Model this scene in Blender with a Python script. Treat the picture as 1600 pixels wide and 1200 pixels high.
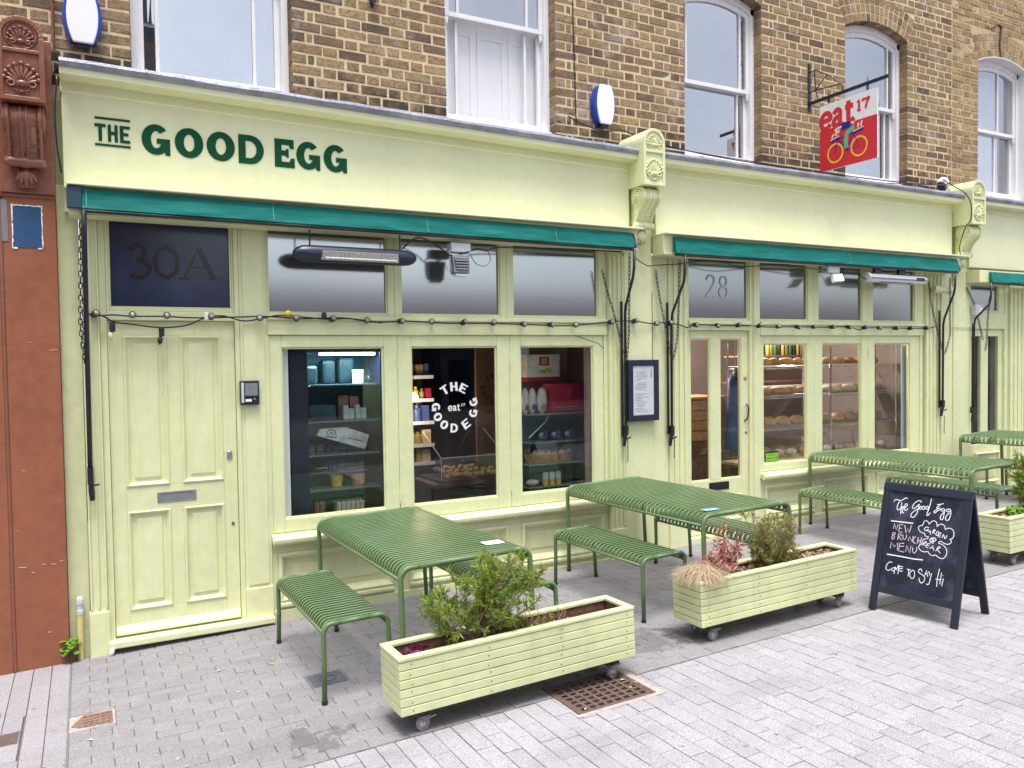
import bpy, math, random
from mathutils import Vector, Matrix

for o in list(bpy.data.objects):
    bpy.data.objects.remove(o, do_unlink=True)
scene = bpy.context.scene
COL = scene.collection
R = math.radians
rnd = random.Random(17)

# ------------------------------------------------------------------ camera
CAMPOS = Vector((0.0, -6.0199, 1.9517))
cr = Vector((0.88124971, -0.47243259, -0.0143669))
cu = Vector((0.02745579, 0.02082209, 0.99940613))
cf = Vector((0.47185288, 0.88112082, -0.03132047))
FPX = 1249.65
cam = bpy.data.cameras.new('camera')
cam.sensor_width = 36.0
cam.lens = FPX / 1600 * 36.0
cam.clip_start = 0.05
cam.clip_end = 500
cam_ob = bpy.data.objects.new('camera', cam)
cam_ob.matrix_world = Matrix(((cr.x, cu.x, -cf.x, CAMPOS.x), (cr.y, cu.y, -cf.y, CAMPOS.y),
                              (cr.z, cu.z, -cf.z, CAMPOS.z), (0, 0, 0, 1)))
COL.objects.link(cam_ob)
scene.camera = cam_ob

# ------------------------------------------------------------------ sky, sun, exposure (bright overcast)
SUN_EL, SUN_AZ = 74.0, 200.0          # degrees; azimuth clockwise from +Y
world = bpy.data.worlds.new('World')
scene.world = world
world.use_nodes = True
wn, wl = world.node_tree.nodes, world.node_tree.links
wn.clear()
sky = wn.new('ShaderNodeTexSky')
sky.sky_type = 'NISHITA'
sky.sun_disc = False
sky.sun_elevation = R(SUN_EL)
sky.sun_rotation = R(SUN_AZ)
sky.air_density = 1.0
sky.dust_density = 3.0
sky.ozone_density = 1.5
hs = wn.new('ShaderNodeHueSaturation')
hs.inputs['Saturation'].default_value = 0.42
hs.inputs['Value'].default_value = 1.0
bgn = wn.new('ShaderNodeBackground')
bgn.inputs['Strength'].default_value = 0.10
wo = wn.new('ShaderNodeOutputWorld')
wl.new(sky.outputs['Color'], hs.inputs['Color'])
wtc = wn.new('ShaderNodeTexCoord')                      # broken overcast: the same soft cloud all round the sky
wno = wn.new('ShaderNodeTexNoise'); wno.inputs['Scale'].default_value = 2.6; wno.inputs['Detail'].default_value = 6.0; wno.inputs['Roughness'].default_value = 0.55
wmr = wn.new('ShaderNodeMapRange'); wmr.inputs[1].default_value = 0.3; wmr.inputs[2].default_value = 0.7; wmr.inputs[3].default_value = 0.72; wmr.inputs[4].default_value = 1.28
wmx = wn.new('ShaderNodeMix'); wmx.data_type = 'RGBA'; wmx.blend_type = 'MULTIPLY'; wmx.inputs[0].default_value = 1.0
wl.new(wtc.outputs['Generated'], wno.inputs['Vector']); wl.new(wno.outputs['Fac'], wmr.inputs[0]); wl.new(hs.outputs['Color'], wmx.inputs[6]); wl.new(wmr.outputs[0], wmx.inputs[7])
wl.new(wmx.outputs[2], bgn.inputs['Color'])
wl.new(bgn.outputs['Background'], wo.inputs['Surface'])
sun = bpy.data.lights.new('sun', 'SUN')
sun.energy = 1.5
sun.angle = R(24)
sun.color = (1.0, 0.965, 0.92)
sun_ob = bpy.data.objects.new('sun', sun)
az, el = R(SUN_AZ), R(SUN_EL)
sdir = Vector((math.sin(az) * math.cos(el), math.cos(az) * math.cos(el), math.sin(el)))
sun_ob.rotation_euler = sdir.to_track_quat('Z', 'Y').to_euler()
sun_ob.location = sdir * 30
COL.objects.link(sun_ob)
vs = scene.view_settings
vs.view_transform = 'Standard'
vs.look = 'None'
vs.gamma = 1.0
vs.use_curve_mapping = False
vs.exposure = 1.52
scene.render.engine = 'CYCLES'
scene.render.resolution_x, scene.render.resolution_y = 1024, 768
scene.cycles.max_bounces = 8
scene.cycles.transparent_max_bounces = 16
scene.cycles.caustics_reflective = False
scene.cycles.caustics_refractive = False

# ------------------------------------------------------------------ ground plane, projection
GX, GY = 0.0244, -0.0185
def gz(x, y): return GX * x + GY * y
GROT = (math.atan(GY), -math.atan(GX), 0.0)
def proj(x, y, z):
    d = Vector((x, y, z)) - CAMPOS
    k = d.dot(cf)
    if k < 0.1: return None
    return 800 + FPX * d.dot(cr) / k, 600 - FPX * d.dot(cu) / k, k

# ------------------------------------------------------------------ mesh builder
class MB:
    def __init__(s): s.v, s.f = [], []
    def add(s, vs_, fs_):
        n = len(s.v)
        s.v += [tuple(p) for p in vs_]
        s.f += [tuple(i + n for i in f) for f in fs_]
        return s
    def box(s, x0, x1, y0, y1, z0, z1):
        return s.add([(x0, y0, z0), (x1, y0, z0), (x1, y1, z0), (x0, y1, z0), (x0, y0, z1), (x1, y0, z1), (x1, y1, z1), (x0, y1, z1)],
                     [(3, 2, 1, 0), (4, 5, 6, 7), (0, 1, 5, 4), (1, 2, 6, 5), (2, 3, 7, 6), (3, 0, 4, 7)])
    def hexa(s, lo, hi):        # two quads (4 points each)
        return s.add(list(lo) + list(hi), [(3, 2, 1, 0), (4, 5, 6, 7), (0, 1, 5, 4), (1, 2, 6, 5), (2, 3, 7, 6), (3, 0, 4, 7)])
    def prism(s, poly, plane, a, b):
        if plane == 'xz': mk = lambda p, t: (p[0], t, p[1])
        elif plane == 'yz': mk = lambda p, t: (t, p[0], p[1])
        else: mk = lambda p, t: (p[0], p[1], t)
        n = len(poly)
        vs_ = [mk(p, a) for p in poly] + [mk(p, b) for p in poly]
        fs_ = [tuple(range(n)), tuple(range(2 * n - 1, n - 1, -1))]
        fs_ += [(i, i + n, (i + 1) % n + n, (i + 1) % n) for i in range(n)]
        return s.add(vs_, fs_)
    def tube(s, pts, r, n=6, closed=False, caps=True):
        pts = [Vector(p) for p in pts]
        m = len(pts)
        rr = r if isinstance(r, (list, tuple)) else [r] * m
        ref = None
        vs_, fs_ = [], []
        for i, p in enumerate(pts):
            if closed: t = pts[(i + 1) % m] - pts[i - 1]
            else: t = pts[min(i + 1, m - 1)] - pts[max(i - 1, 0)]
            if t.length < 1e-9: t = Vector((0, 0, 1))
            t.normalize()
            if ref is None:
                ref = Vector((0, 0, 1)) if abs(t.z) < .9 else Vector((1, 0, 0))
            a = ref - t * ref.dot(t)
            if a.length < 1e-6: a = t.orthogonal()
            a.normalize(); ref = a
            b = t.cross(a)
            for k in range(n):
                w = 2 * math.pi * k / n
                vs_.append(p + (a * math.cos(w) + b * math.sin(w)) * rr[i])
        for i in range(m if closed else m - 1):
            for k in range(n):
                j = (i + 1) % m
                fs_.append((i * n + k, i * n + (k + 1) % n, j * n + (k + 1) % n, j * n + k))
        if not closed and caps:
            fs_.append(tuple(range(n - 1, -1, -1)))
            fs_.append(tuple((m - 1) * n + k for k in range(n)))
        return s.add(vs_, fs_)
    def lathe(s, prof, c, axis=(0, 0, 1), n=12):
        ax = Vector(axis).normalized()
        a = ax.orthogonal().normalized(); b = ax.cross(a)
        c = Vector(c)
        vs_, fs_ = [], []
        for r, h in prof:
            for k in range(n):
                w = 2 * math.pi * k / n
                vs_.append(c + ax * h + (a * math.cos(w) + b * math.sin(w)) * r)
        m = len(prof)
        for i in range(m - 1):
            for k in range(n):
                fs_.append((i * n + k, i * n + (k + 1) % n, (i + 1) * n + (k + 1) % n, (i + 1) * n + k))
        fs_.append(tuple(range(n - 1, -1, -1)))
        fs_.append(tuple((m - 1) * n + k for k in range(n)))
        return s.add(vs_, fs_)
    def ell(s, c, a, b, d, n=8, m=5):       # ellipsoid with axis vectors a, b, d
        c, a, b, d = Vector(c), Vector(a), Vector(b), Vector(d)
        vs_ = [c + d]
        for i in range(1, m):
            ph = math.pi * i / m
            for k in range(n):
                w = 2 * math.pi * k / n
                vs_.append(c + d * math.cos(ph) + (a * math.cos(w) + b * math.sin(w)) * math.sin(ph))
        vs_.append(c - d)
        fs_ = [(0, 1 + k, 1 + (k + 1) % n) for k in range(n)]
        for i in range(m - 2):
            for k in range(n):
                p, q = 1 + i * n, 1 + (i + 1) * n
                fs_.append((p + k, q + k, q + (k + 1) % n, p + (k + 1) % n))
        l = len(vs_) - 1; p = 1 + (m - 2) * n
        fs_ += [(p + k, l, p + (k + 1) % n) for k in range(n)]
        return s.add(vs_, fs_)
    def sph(s, c, r, n=8, m=5): return s.ell(c, (r, 0, 0), (0, r, 0), (0, 0, r), n, m)
    def move(s, mat, start=0):
        s.v[start:] = [tuple(mat @ Vector(p)) for p in s.v[start:]]
        return s

WLOC = {}
def root_loc(o):
    while o.parent is not None: o = o.parent
    return o.location.copy()
def mesh_of(name, mb, mat, smooth=False, off=None):
    me = bpy.data.meshes.new(name)
    vs_ = mb.v if off is None else [(p[0] - off.x, p[1] - off.y, p[2] - off.z) for p in mb.v]
    me.from_pydata(vs_, [], mb.f)
    if mat is not None: me.materials.append(mat)
    if smooth:
        me.polygons.foreach_set('use_smooth', [True] * len(me.polygons))
    me.update()
    return me
def tag(o, label=None, cat=None, group=None, kind=None):
    if label: o['label'] = label
    if cat: o['category'] = cat
    if group: o['group'] = group
    if kind: o['kind'] = kind
    return o
def obj(name, mb, mat, parent=None, smooth=False, bevel=0.0, label=None, kind=None, seg=2):
    off = root_loc(parent) if parent is not None else None
    me = mb if isinstance(mb, bpy.types.Mesh) else mesh_of(name, mb, mat, smooth, off)
    o = bpy.data.objects.new(name, me)
    COL.objects.link(o)
    if parent is not None: o.parent = parent
    if bevel:
        b = o.modifiers.new('bevel', 'BEVEL')
        b.width = bevel; b.segments = seg; b.limit_method = 'ANGLE'; b.angle_limit = R(35)
    if label: o['label'] = label
    if kind: o['kind'] = kind
    return o
def thing(name, label, cat, loc=(0, 0, 0), group=None, rot=None):
    o = bpy.data.objects.new(name, None)
    o.empty_display_size = 0.1
    o.location = loc
    if rot: o.rotation_euler = rot
    COL.objects.link(o)
    return tag(o, label, cat, group)
def single(name, mb, mat, label, cat, group=None, smooth=False, bevel=0.0):
    o = obj(name, mb, mat, None, smooth, bevel)
    # origin at the middle of the mesh's base
    xs = [p[0] for p in mb.v]; ys = [p[1] for p in mb.v]; zs = [p[2] for p in mb.v]
    c = Vector(((min(xs) + max(xs)) / 2, (min(ys) + max(ys)) / 2, min(zs)))
    o.data.transform(Matrix.Translation(-c)); o.location = c
    return tag(o, label, cat, group)
def copy_tree(o, parent=None):
    c = o.copy(); COL.objects.link(c)
    if parent is not None: c.parent = parent
    for ch in list(o.children): copy_tree(ch, c)
    return c
def arc(cx, cz, rx, rz, a0, a1, n):
    return [(cx + rx * math.cos(R(a0 + (a1 - a0) * i / n)), cz + rz * math.sin(R(a0 + (a1 - a0) * i / n))) for i in range(n + 1)]
def smooth_line(pts, k=4):
    pts = [Vector(p) for p in pts]
    if len(pts) < 3: return pts
    out = []
    for i in range(len(pts) - 1):
        p0 = pts[max(i - 1, 0)]; p1 = pts[i]; p2 = pts[i + 1]; p3 = pts[min(i + 2, len(pts) - 1)]
        for j in range(k):
            t = j / k
            out.append(0.5 * ((2 * p1) + (p2 - p0) * t + (2 * p0 - 5 * p1 + 4 * p2 - p3) * t * t + (3 * p1 - p0 - 3 * p2 + p3) * t ** 3))
    out.append(pts[-1])
    return out

# ------------------------------------------------------------------ materials
def new_mat(name):
    m = bpy.data.materials.new(name); m.use_nodes = True
    nt = m.node_tree; nt.nodes.clear()
    out = nt.nodes.new('ShaderNodeOutputMaterial')
    return m, nt, out
def N(nt, t, **kw):
    n = nt.nodes.new(t)
    for k, v in kw.items():
        if k in n.inputs: n.inputs[k].default_value = v
        else: setattr(n, k, v)
    return n
def ramp(nt, fac, stops):
    r = nt.nodes.new('ShaderNodeValToRGB')
    e = r.color_ramp.elements
    while len(e) < len(stops): e.new(0.5)
    for i, (p, c) in enumerate(stops):
        e[i].position = p; e[i].color = (*c, 1)
    nt.links.new(fac, r.inputs['Fac'])
    return r.outputs['Color']
def mixc(nt, fac, a, b, blend='MIX'):
    m = nt.nodes.new('ShaderNodeMix'); m.data_type = 'RGBA'; m.blend_type = blend
    for s, v in ((m.inputs[0], fac), (m.inputs[6], a), (m.inputs[7], b)):
        if hasattr(v, 'links'): nt.links.new(v, s)
        elif isinstance(v, (int, float)): s.default_value = v
        else: s.default_value = (*v, 1)
    return m.outputs[2]
def noise(nt, vec, scale, detail=3.0, rough=0.55):
    n = N(nt, 'ShaderNodeTexNoise', Scale=scale, Detail=detail, Roughness=rough)
    nt.links.new(vec, n.inputs['Vector'])
    return n.outputs['Fac']
def pos(nt): return nt.nodes.new('ShaderNodeNewGeometry').outputs['Position']
def objc(nt): return nt.nodes.new('ShaderNodeTexCoord').outputs['Object']
def math_n(nt, op, a, b=None, c=None, clamp=False):
    n = nt.nodes.new('ShaderNodeMath'); n.operation = op; n.use_clamp = clamp
    for i, v in enumerate((a, b, c)):
        if v is None: continue
        if hasattr(v, 'links'): nt.links.new(v, n.inputs[i])
        else: n.inputs[i].default_value = v
    return n.outputs[0]
def maprange(nt, v, a, b, c=0.0, d=1.0):
    n = nt.nodes.new('ShaderNodeMapRange'); n.clamp = True
    nt.links.new(v, n.inputs[0])
    for i, x in enumerate((a, b, c, d)): n.inputs[i + 1].default_value = x
    return n.outputs[0]
def bump(nt, h, strength, dist):
    b = N(nt, 'ShaderNodeBump', Strength=strength, Distance=dist)
    nt.links.new(h, b.inputs['Height'])
    return b.outputs['Normal']
def bsdf(nt, out, color, rough=0.5, normal=None, spec=0.5, metal=0.0):
    b = N(nt, 'ShaderNodeBsdfPrincipled')
    if hasattr(color, 'links'): nt.links.new(color, b.inputs['Base Color'])
    else: b.inputs['Base Color'].default_value = (*color, 1)
    if hasattr(rough, 'links'): nt.links.new(rough, b.inputs['Roughness'])
    else: b.inputs['Roughness'].default_value = rough
    b.inputs['Specular IOR Level'].default_value = spec
    b.inputs['Metallic'].default_value = metal
    if normal is not None: nt.links.new(normal, b.inputs['Normal'])
    nt.links.new(b.outputs[0], out.inputs['Surface'])
    return b
def rand_piece(nt):      # random per loose piece and per object
    g = nt.nodes.new('ShaderNodeNewGeometry').outputs['Random Per Island']
    o = nt.nodes.new('ShaderNodeObjectInfo').outputs['Random']
    return math_n(nt, 'FRACT', math_n(nt, 'ADD', g, math_n(nt, 'MULTIPLY', o, 7.31)))
def paint(name, col, var=0.07, rough=0.45, grime=0.25, bumps=0.12, chip=None, piece=0.0, spec=0.4, brush=0.0):
    m, nt, out = new_mat(name)
    p = pos(nt)
    a = noise(nt, p, 1.7, 4); b = noise(nt, p, 14, 4); c = noise(nt, p, 120, 3)
    v = math_n(nt, 'ADD', math_n(nt, 'MULTIPLY', a, 0.6), math_n(nt, 'MULTIPLY', b, 0.4))
    dark = tuple(x * (1 - 2.2 * var) for x in col); lite = tuple(min(1, x * (1 + 1.6 * var)) for x in col)
    colr = ramp(nt, v, [(0.32, dark), (0.68, lite)])
    if piece:
        r = rand_piece(nt)
        colr = mixc(nt, math_n(nt, 'MULTIPLY', r, piece), colr, tuple(x * 0.72 for x in col))
    if grime:
        st = nt.nodes.new('ShaderNodeMapping'); nt.links.new(p, st.inputs['Vector']); st.inputs['Scale'].default_value = (9, 9, 1.1)
        g = noise(nt, st.outputs[0], 1.6, 5, 0.65)
        colr = mixc(nt, math_n(nt, 'MULTIPLY', maprange(nt, g, 0.56, 0.78), grime), colr, tuple(x * 0.55 for x in col))
    if chip:
        ch = noise(nt, p, 34, 5, 0.7)
        colr = mixc(nt, maprange(nt, ch, 0.715, 0.735), colr, chip)
    if brush:
        bm = nt.nodes.new('ShaderNodeMapping'); nt.links.new(p, bm.inputs['Vector']); bm.inputs['Scale'].default_value = (130, 130, 5)
        br1 = noise(nt, bm.outputs[0], 1.0, 3)
        colr = mixc(nt, maprange(nt, br1, 0.35, 0.7, 0.0, brush), colr, tuple(x * 0.80 for x in col))
        sp_ = noise(nt, p, 62, 5, 0.75); wide = noise(nt, p, 2.6, 3)
        colr = mixc(nt, math_n(nt, 'MULTIPLY', maprange(nt, sp_, 0.70, 0.74), maprange(nt, wide, 0.5, 0.62)), colr, (0.20, 0.17, 0.11))
        sm = nt.nodes.new('ShaderNodeMapping'); nt.links.new(p, sm.inputs['Vector']); sm.inputs['Scale'].default_value = (26, 26, 0.9)
        s2 = noise(nt, sm.outputs[0], 1.0, 4, 0.6)
        colr = mixc(nt, maprange(nt, s2, 0.58, 0.80, 0.0, brush * 1.1), colr, (col[0] * 0.62, col[1] * 0.60, col[2] * 0.52))
        c = math_n(nt, 'ADD', c, math_n(nt, 'MULTIPLY', br1, 1.2))
    h = math_n(nt, 'ADD', math_n(nt, 'MULTIPLY', b, 0.7), math_n(nt, 'MULTIPLY', c, 0.3))
    rr = maprange(nt, b, 0.3, 0.7, rough - 0.08, rough + 0.1)
    bsdf(nt, out, colr, rr, bump(nt, h, bumps, 0.01), spec)
    return m
def plain(name, col, rough=0.5, metal=0.0, spec=0.5, var=0.12, scale=22.0, bumps=0.05):
    m, nt, out = new_mat(name)
    p = objc(nt)
    a = noise(nt, p, scale, 4)
    c = ramp(nt, a, [(0.3, tuple(x * (1 - var) for x in col)), (0.7, tuple(min(1, x * (1 + var)) for x in col))])
    bsdf(nt, out, c, rough, bump(nt, a, bumps, 0.006), spec, metal)
    return m
def emit(name, col, strength):
    m, nt, out = new_mat(name)
    e = N(nt, 'ShaderNodeEmission', Strength=strength); e.inputs['Color'].default_value = (*col, 1)
    nt.links.new(e.outputs[0], out.inputs['Surface'])
    return m
def glass(name, ior=1.5, tint=(1, 1, 1), rough=0.0, wobble=0.0, tone=(1, 1, 1)):
    m, nt, out = new_mat(name)
    fr = N(nt, 'ShaderNodeFresnel', IOR=ior)
    bf = nt.nodes.new('ShaderNodeNewGeometry').outputs['Backfacing']      # same reflectance from both sides of a thin pane
    nt.links.new(maprange(nt, bf, 0.0, 1.0, ior, 1.0 / ior), fr.inputs['IOR'])
    tr = N(nt, 'ShaderNodeBsdfTransparent'); tr.inputs['Color'].default_value = (*tint, 1)
    gl = N(nt, 'ShaderNodeBsdfGlossy', Roughness=rough); gl.inputs['Color'].default_value = (*tone, 1)
    if wobble:
        nn = bump(nt, noise(nt, pos(nt), 2.3, 2), wobble, 0.05)
        nt.links.new(nn, gl.inputs['Normal']); nt.links.new(nn, fr.inputs['Normal'])
    mx = nt.nodes.new('ShaderNodeMixShader')
    nt.links.new(fr.outputs[0], mx.inputs[0]); nt.links.new(tr.outputs[0], mx.inputs[1]); nt.links.new(gl.outputs[0], mx.inputs[2])
    nt.links.new(mx.outputs[0], out.inputs['Surface'])
    return m
M = {}
M['green'] = paint('pale_green_paint', (0.72, 0.74, 0.44), var=0.05, grime=0.2, bumps=0.18, rough=0.42, brush=0.22)
M['green_old'] = paint('pale_green_render_paint', (0.62, 0.64, 0.38), var=0.07, grime=0.3, bumps=0.35, chip=(0.62, 0.6, 0.5))
M['green_wood'] = paint('pale_green_stained_planks', (0.65, 0.685, 0.385), var=0.08, grime=0.4, bumps=0.25, piece=0.4, chip=(0.28, 0.22, 0.13), rough=0.6)
M['fascia'] = paint('fascia_cream_green_paint', (0.76, 0.77, 0.50), var=0.035, grime=0.08, bumps=0.08, rough=0.4, brush=0.08)
M['brown'] = paint('red_brown_masonry_paint', (0.295, 0.105, 0.054), var=0.08, grime=0.22, bumps=0.4, rough=0.42, chip=(0.55, 0.4, 0.33))
M['brown_gloss'] = paint('red_brown_gloss_paint', (0.235, 0.09, 0.055), var=0.08, grime=0.2, bumps=0.2, rough=0.24, spec=0.6)
M['white'] = paint('white_window_paint', (0.80, 0.79, 0.80), var=0.03, grime=0.18, bumps=0.1, chip=(0.45, 0.36, 0.3))
M['blue_patch'] = plain('painted_out_blue_patch', (0.02, 0.075, 0.18), 0.6)
M['letter'] = plain('deep_green_sign_paint', (0.001, 0.066, 0.026), 0.6, spec=0.2)
M['black'] = plain('black_iron_paint', (0.012, 0.012, 0.018), 0.38, bumps=0.2, scale=60)
M['navy'] = plain('navy_black_plastic', (0.012, 0.016, 0.04), 0.35)
M['navyboard'] = plain('navy_chalkboard_frame', (0.010, 0.014, 0.030), 0.5, bumps=0.15)
M['steel'] = plain('brushed_steel', (0.45, 0.45, 0.47), 0.35, metal=0.9)
M['chrome'] = plain('bright_chrome', (0.75, 0.76, 0.78), 0.14, metal=1.0)
M['rust'] = plain('rusty_iron', (0.16, 0.062, 0.035), 0.75, bumps=0.5, scale=40, var=0.4)
M['castiron'] = plain('worn_cast_iron', (0.12, 0.078, 0.068), 0.6, bumps=0.5, scale=50, var=0.35)
M['greymetal'] = plain('dull_grey_metal', (0.22, 0.23, 0.25), 0.5, metal=0.3)
M['greyplastic'] = plain('pale_grey_plastic', (0.55, 0.55, 0.58), 0.45)
M['rubber'] = plain('grey_caster_rubber', (0.22, 0.22, 0.23), 0.6)
M['whiteplastic'] = plain('white_plastic', (0.82, 0.82, 0.84), 0.3, var=0.02)
M['blueplastic'] = plain('royal_blue_plastic', (0.012, 0.05, 0.36), 0.3)
M['yellow'] = plain('yellow_plastic', (0.75, 0.55, 0.03), 0.4)
M['pipe'] = plain('cream_yellow_pipe', (0.62, 0.52, 0.22), 0.55, bumps=0.3)
M['paper'] = plain('white_paper', (0.90, 0.90, 0.92), 0.6, var=0.03)
M['ink'] = plain('grey_printed_ink', (0.30, 0.30, 0.34), 0.7)
M['wood_in'] = plain('raw_brown_timber', (0.19, 0.095, 0.06), 0.7, bumps=0.4, var=0.35)
M['soil'] = plain('dark_potting_soil', (0.07, 0.045, 0.03), 0.95, bumps=1.0, scale=60, var=0.5)
M['glass'] = glass('shop_window_glass', 1.36, (0.97, 0.98, 0.975))
M['glass_up'] = glass('old_sash_glass', 5.5, (0.85, 0.87, 0.92), wobble=0.004, tone=(.93, .95, 1.0))
M['acrylic'] = glass('clear_acrylic', 1.5, (0.96, 0.97, 0.97))
M['bag'] = glass('clear_cellophane', 1.9, (0.92, 0.93, 0.95), rough=0.12, wobble=0.6)

def table_mat():
    m, nt, out = new_mat('olive_green_powder_coat')
    p = pos(nt)
    a = noise(nt, p, 5, 4); b = noise(nt, p, 260, 2)
    c = ramp(nt, a, [(0.3, (0.094, 0.160, 0.064)), (0.7, (0.116, 0.188, 0.080))])
    w = noise(nt, p, 28, 6, 0.7); d = noise(nt, p, 3.2, 5, 0.6)
    c = mixc(nt, maprange(nt, d, 0.45, 0.7, 0.0, 0.14), c, (0.21, 0.25, 0.17))
    c = mixc(nt, maprange(nt, w, 0.68, 0.73, 0.0, 0.3), c, (0.26, 0.28, 0.22))
    bsdf(nt, out, c, maprange(nt, d, 0.3, 0.7, 0.36, 0.6), bump(nt, b, 0.05, 0.002), 0.5)
    return m
M['table'] = table_mat()
def canvas_mat():
    m, nt, out = new_mat('teal_awning_canvas')
    p = pos(nt)
    st = nt.nodes.new('ShaderNodeMapping'); nt.links.new(p, st.inputs['Vector']); st.inputs['Scale'].default_value = (3.0, 8, 14)
    a = noise(nt, st.outputs[0], 1.0, 5, 0.6); b = noise(nt, p, 400, 2)
    c = ramp(nt, a, [(0.3, (0.002, 0.120, 0.102)), (0.55, (0.003, 0.155, 0.132)), (0.8, (0.02, 0.21, 0.178))])
    bsdf(nt, out, c, 0.7, bump(nt, math_n(nt, 'ADD', math_n(nt, 'MULTIPLY', a, 2.0), math_n(nt, 'MULTIPLY', b, 0.1)), 0.3, 0.02), 0.25)
    return m
M['canvas'] = canvas_mat()
def lead_mat():
    m, nt, out = new_mat('weathered_lead_sheet')
    p = pos(nt)
    a = noise(nt, p, 6, 5, 0.65); b = noise(nt, p, 45, 4)
    c = ramp(nt, a, [(0.28, (0.17, 0.175, 0.215)), (0.55, (0.28, 0.285, 0.345)), (0.75, (0.42, 0.43, 0.50))])
    bsdf(nt, out, c, 0.5, bump(nt, math_n(nt, 'ADD', a, math_n(nt, 'MULTIPLY', b, 0.3)), 0.5, 0.03), 0.5, 0.25)
    return m
M['lead'] = lead_mat()
def brick_mat(name, cols, soot, white):
    m, nt, out = new_mat(name)
    p = pos(nt)
    r = rand_piece(nt)
    base = ramp(nt, r, [(i / (len(cols) - 1), c) for i, c in enumerate(cols)])
    n1 = noise(nt, p, 38, 5, 0.7); n2 = noise(nt, p, 9, 4); n3 = noise(nt, p, 140, 3)
    base = mixc(nt, maprange(nt, n1, 0.42, 0.74, 0, 0.85), base, (0.10, 0.062, 0.042))
    base = mixc(nt, maprange(nt, n2, 0.5, 0.75, 0, 0.35), base, (0.42, 0.27, 0.13))
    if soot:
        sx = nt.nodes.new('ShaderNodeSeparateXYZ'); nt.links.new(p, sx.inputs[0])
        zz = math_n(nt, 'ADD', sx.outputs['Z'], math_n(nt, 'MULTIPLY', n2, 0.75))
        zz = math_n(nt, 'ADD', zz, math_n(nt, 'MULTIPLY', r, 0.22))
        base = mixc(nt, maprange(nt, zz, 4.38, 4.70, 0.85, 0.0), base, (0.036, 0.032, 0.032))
    if white:
        n4 = noise(nt, p, 3.2, 5, 0.62)
        base = mixc(nt, maprange(nt, n4, 0.57, 0.70, 0, 0.55), base, (0.55, 0.47, 0.44))
    bsdf(nt, out, base, 0.88, bump(nt, math_n(nt, 'ADD', n1, math_n(nt, 'MULTIPLY', n3, 0.5)), 0.75, 0.012), 0.2)
    return m
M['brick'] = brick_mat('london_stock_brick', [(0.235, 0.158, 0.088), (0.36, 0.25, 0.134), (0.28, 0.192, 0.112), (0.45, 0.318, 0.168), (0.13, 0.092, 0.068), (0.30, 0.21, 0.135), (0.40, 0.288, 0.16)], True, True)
M['brick_yellow'] = brick_mat('worn_yellow_stock_brick', [(0.33, 0.21, 0.10), (0.46, 0.32, 0.15), (0.28, 0.19, 0.12), (0.50, 0.37, 0.19)], False, True)
def mortar_mat(name, a_, b_, dark):
    m, nt, out = new_mat(name)
    p = pos(nt)
    n1 = noise(nt, p, 30, 5, 0.65); n2 = noise(nt, p, 2.2, 4)
    c = ramp(nt, n1, [(0.3, a_), (0.7, b_)])
    c = mixc(nt, maprange(nt, n2, 0.5, 0.72, 0, dark), c, (0.16, 0.11, 0.07))
    bsdf(nt, out, c, 0.92, bump(nt, n1, 0.6, 0.008), 0.15)
    return m
M['mortar'] = mortar_mat('buff_lime_mortar', (0.56, 0.44, 0.275), (0.72, 0.59, 0.40), 0.2)
M['mortar_old'] = mortar_mat('dirty_old_mortar', (0.42, 0.32, 0.2), (0.58, 0.46, 0.3), 0.5)
def gz0(x, y): return 0.0244 * x - 0.0185 * y
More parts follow.
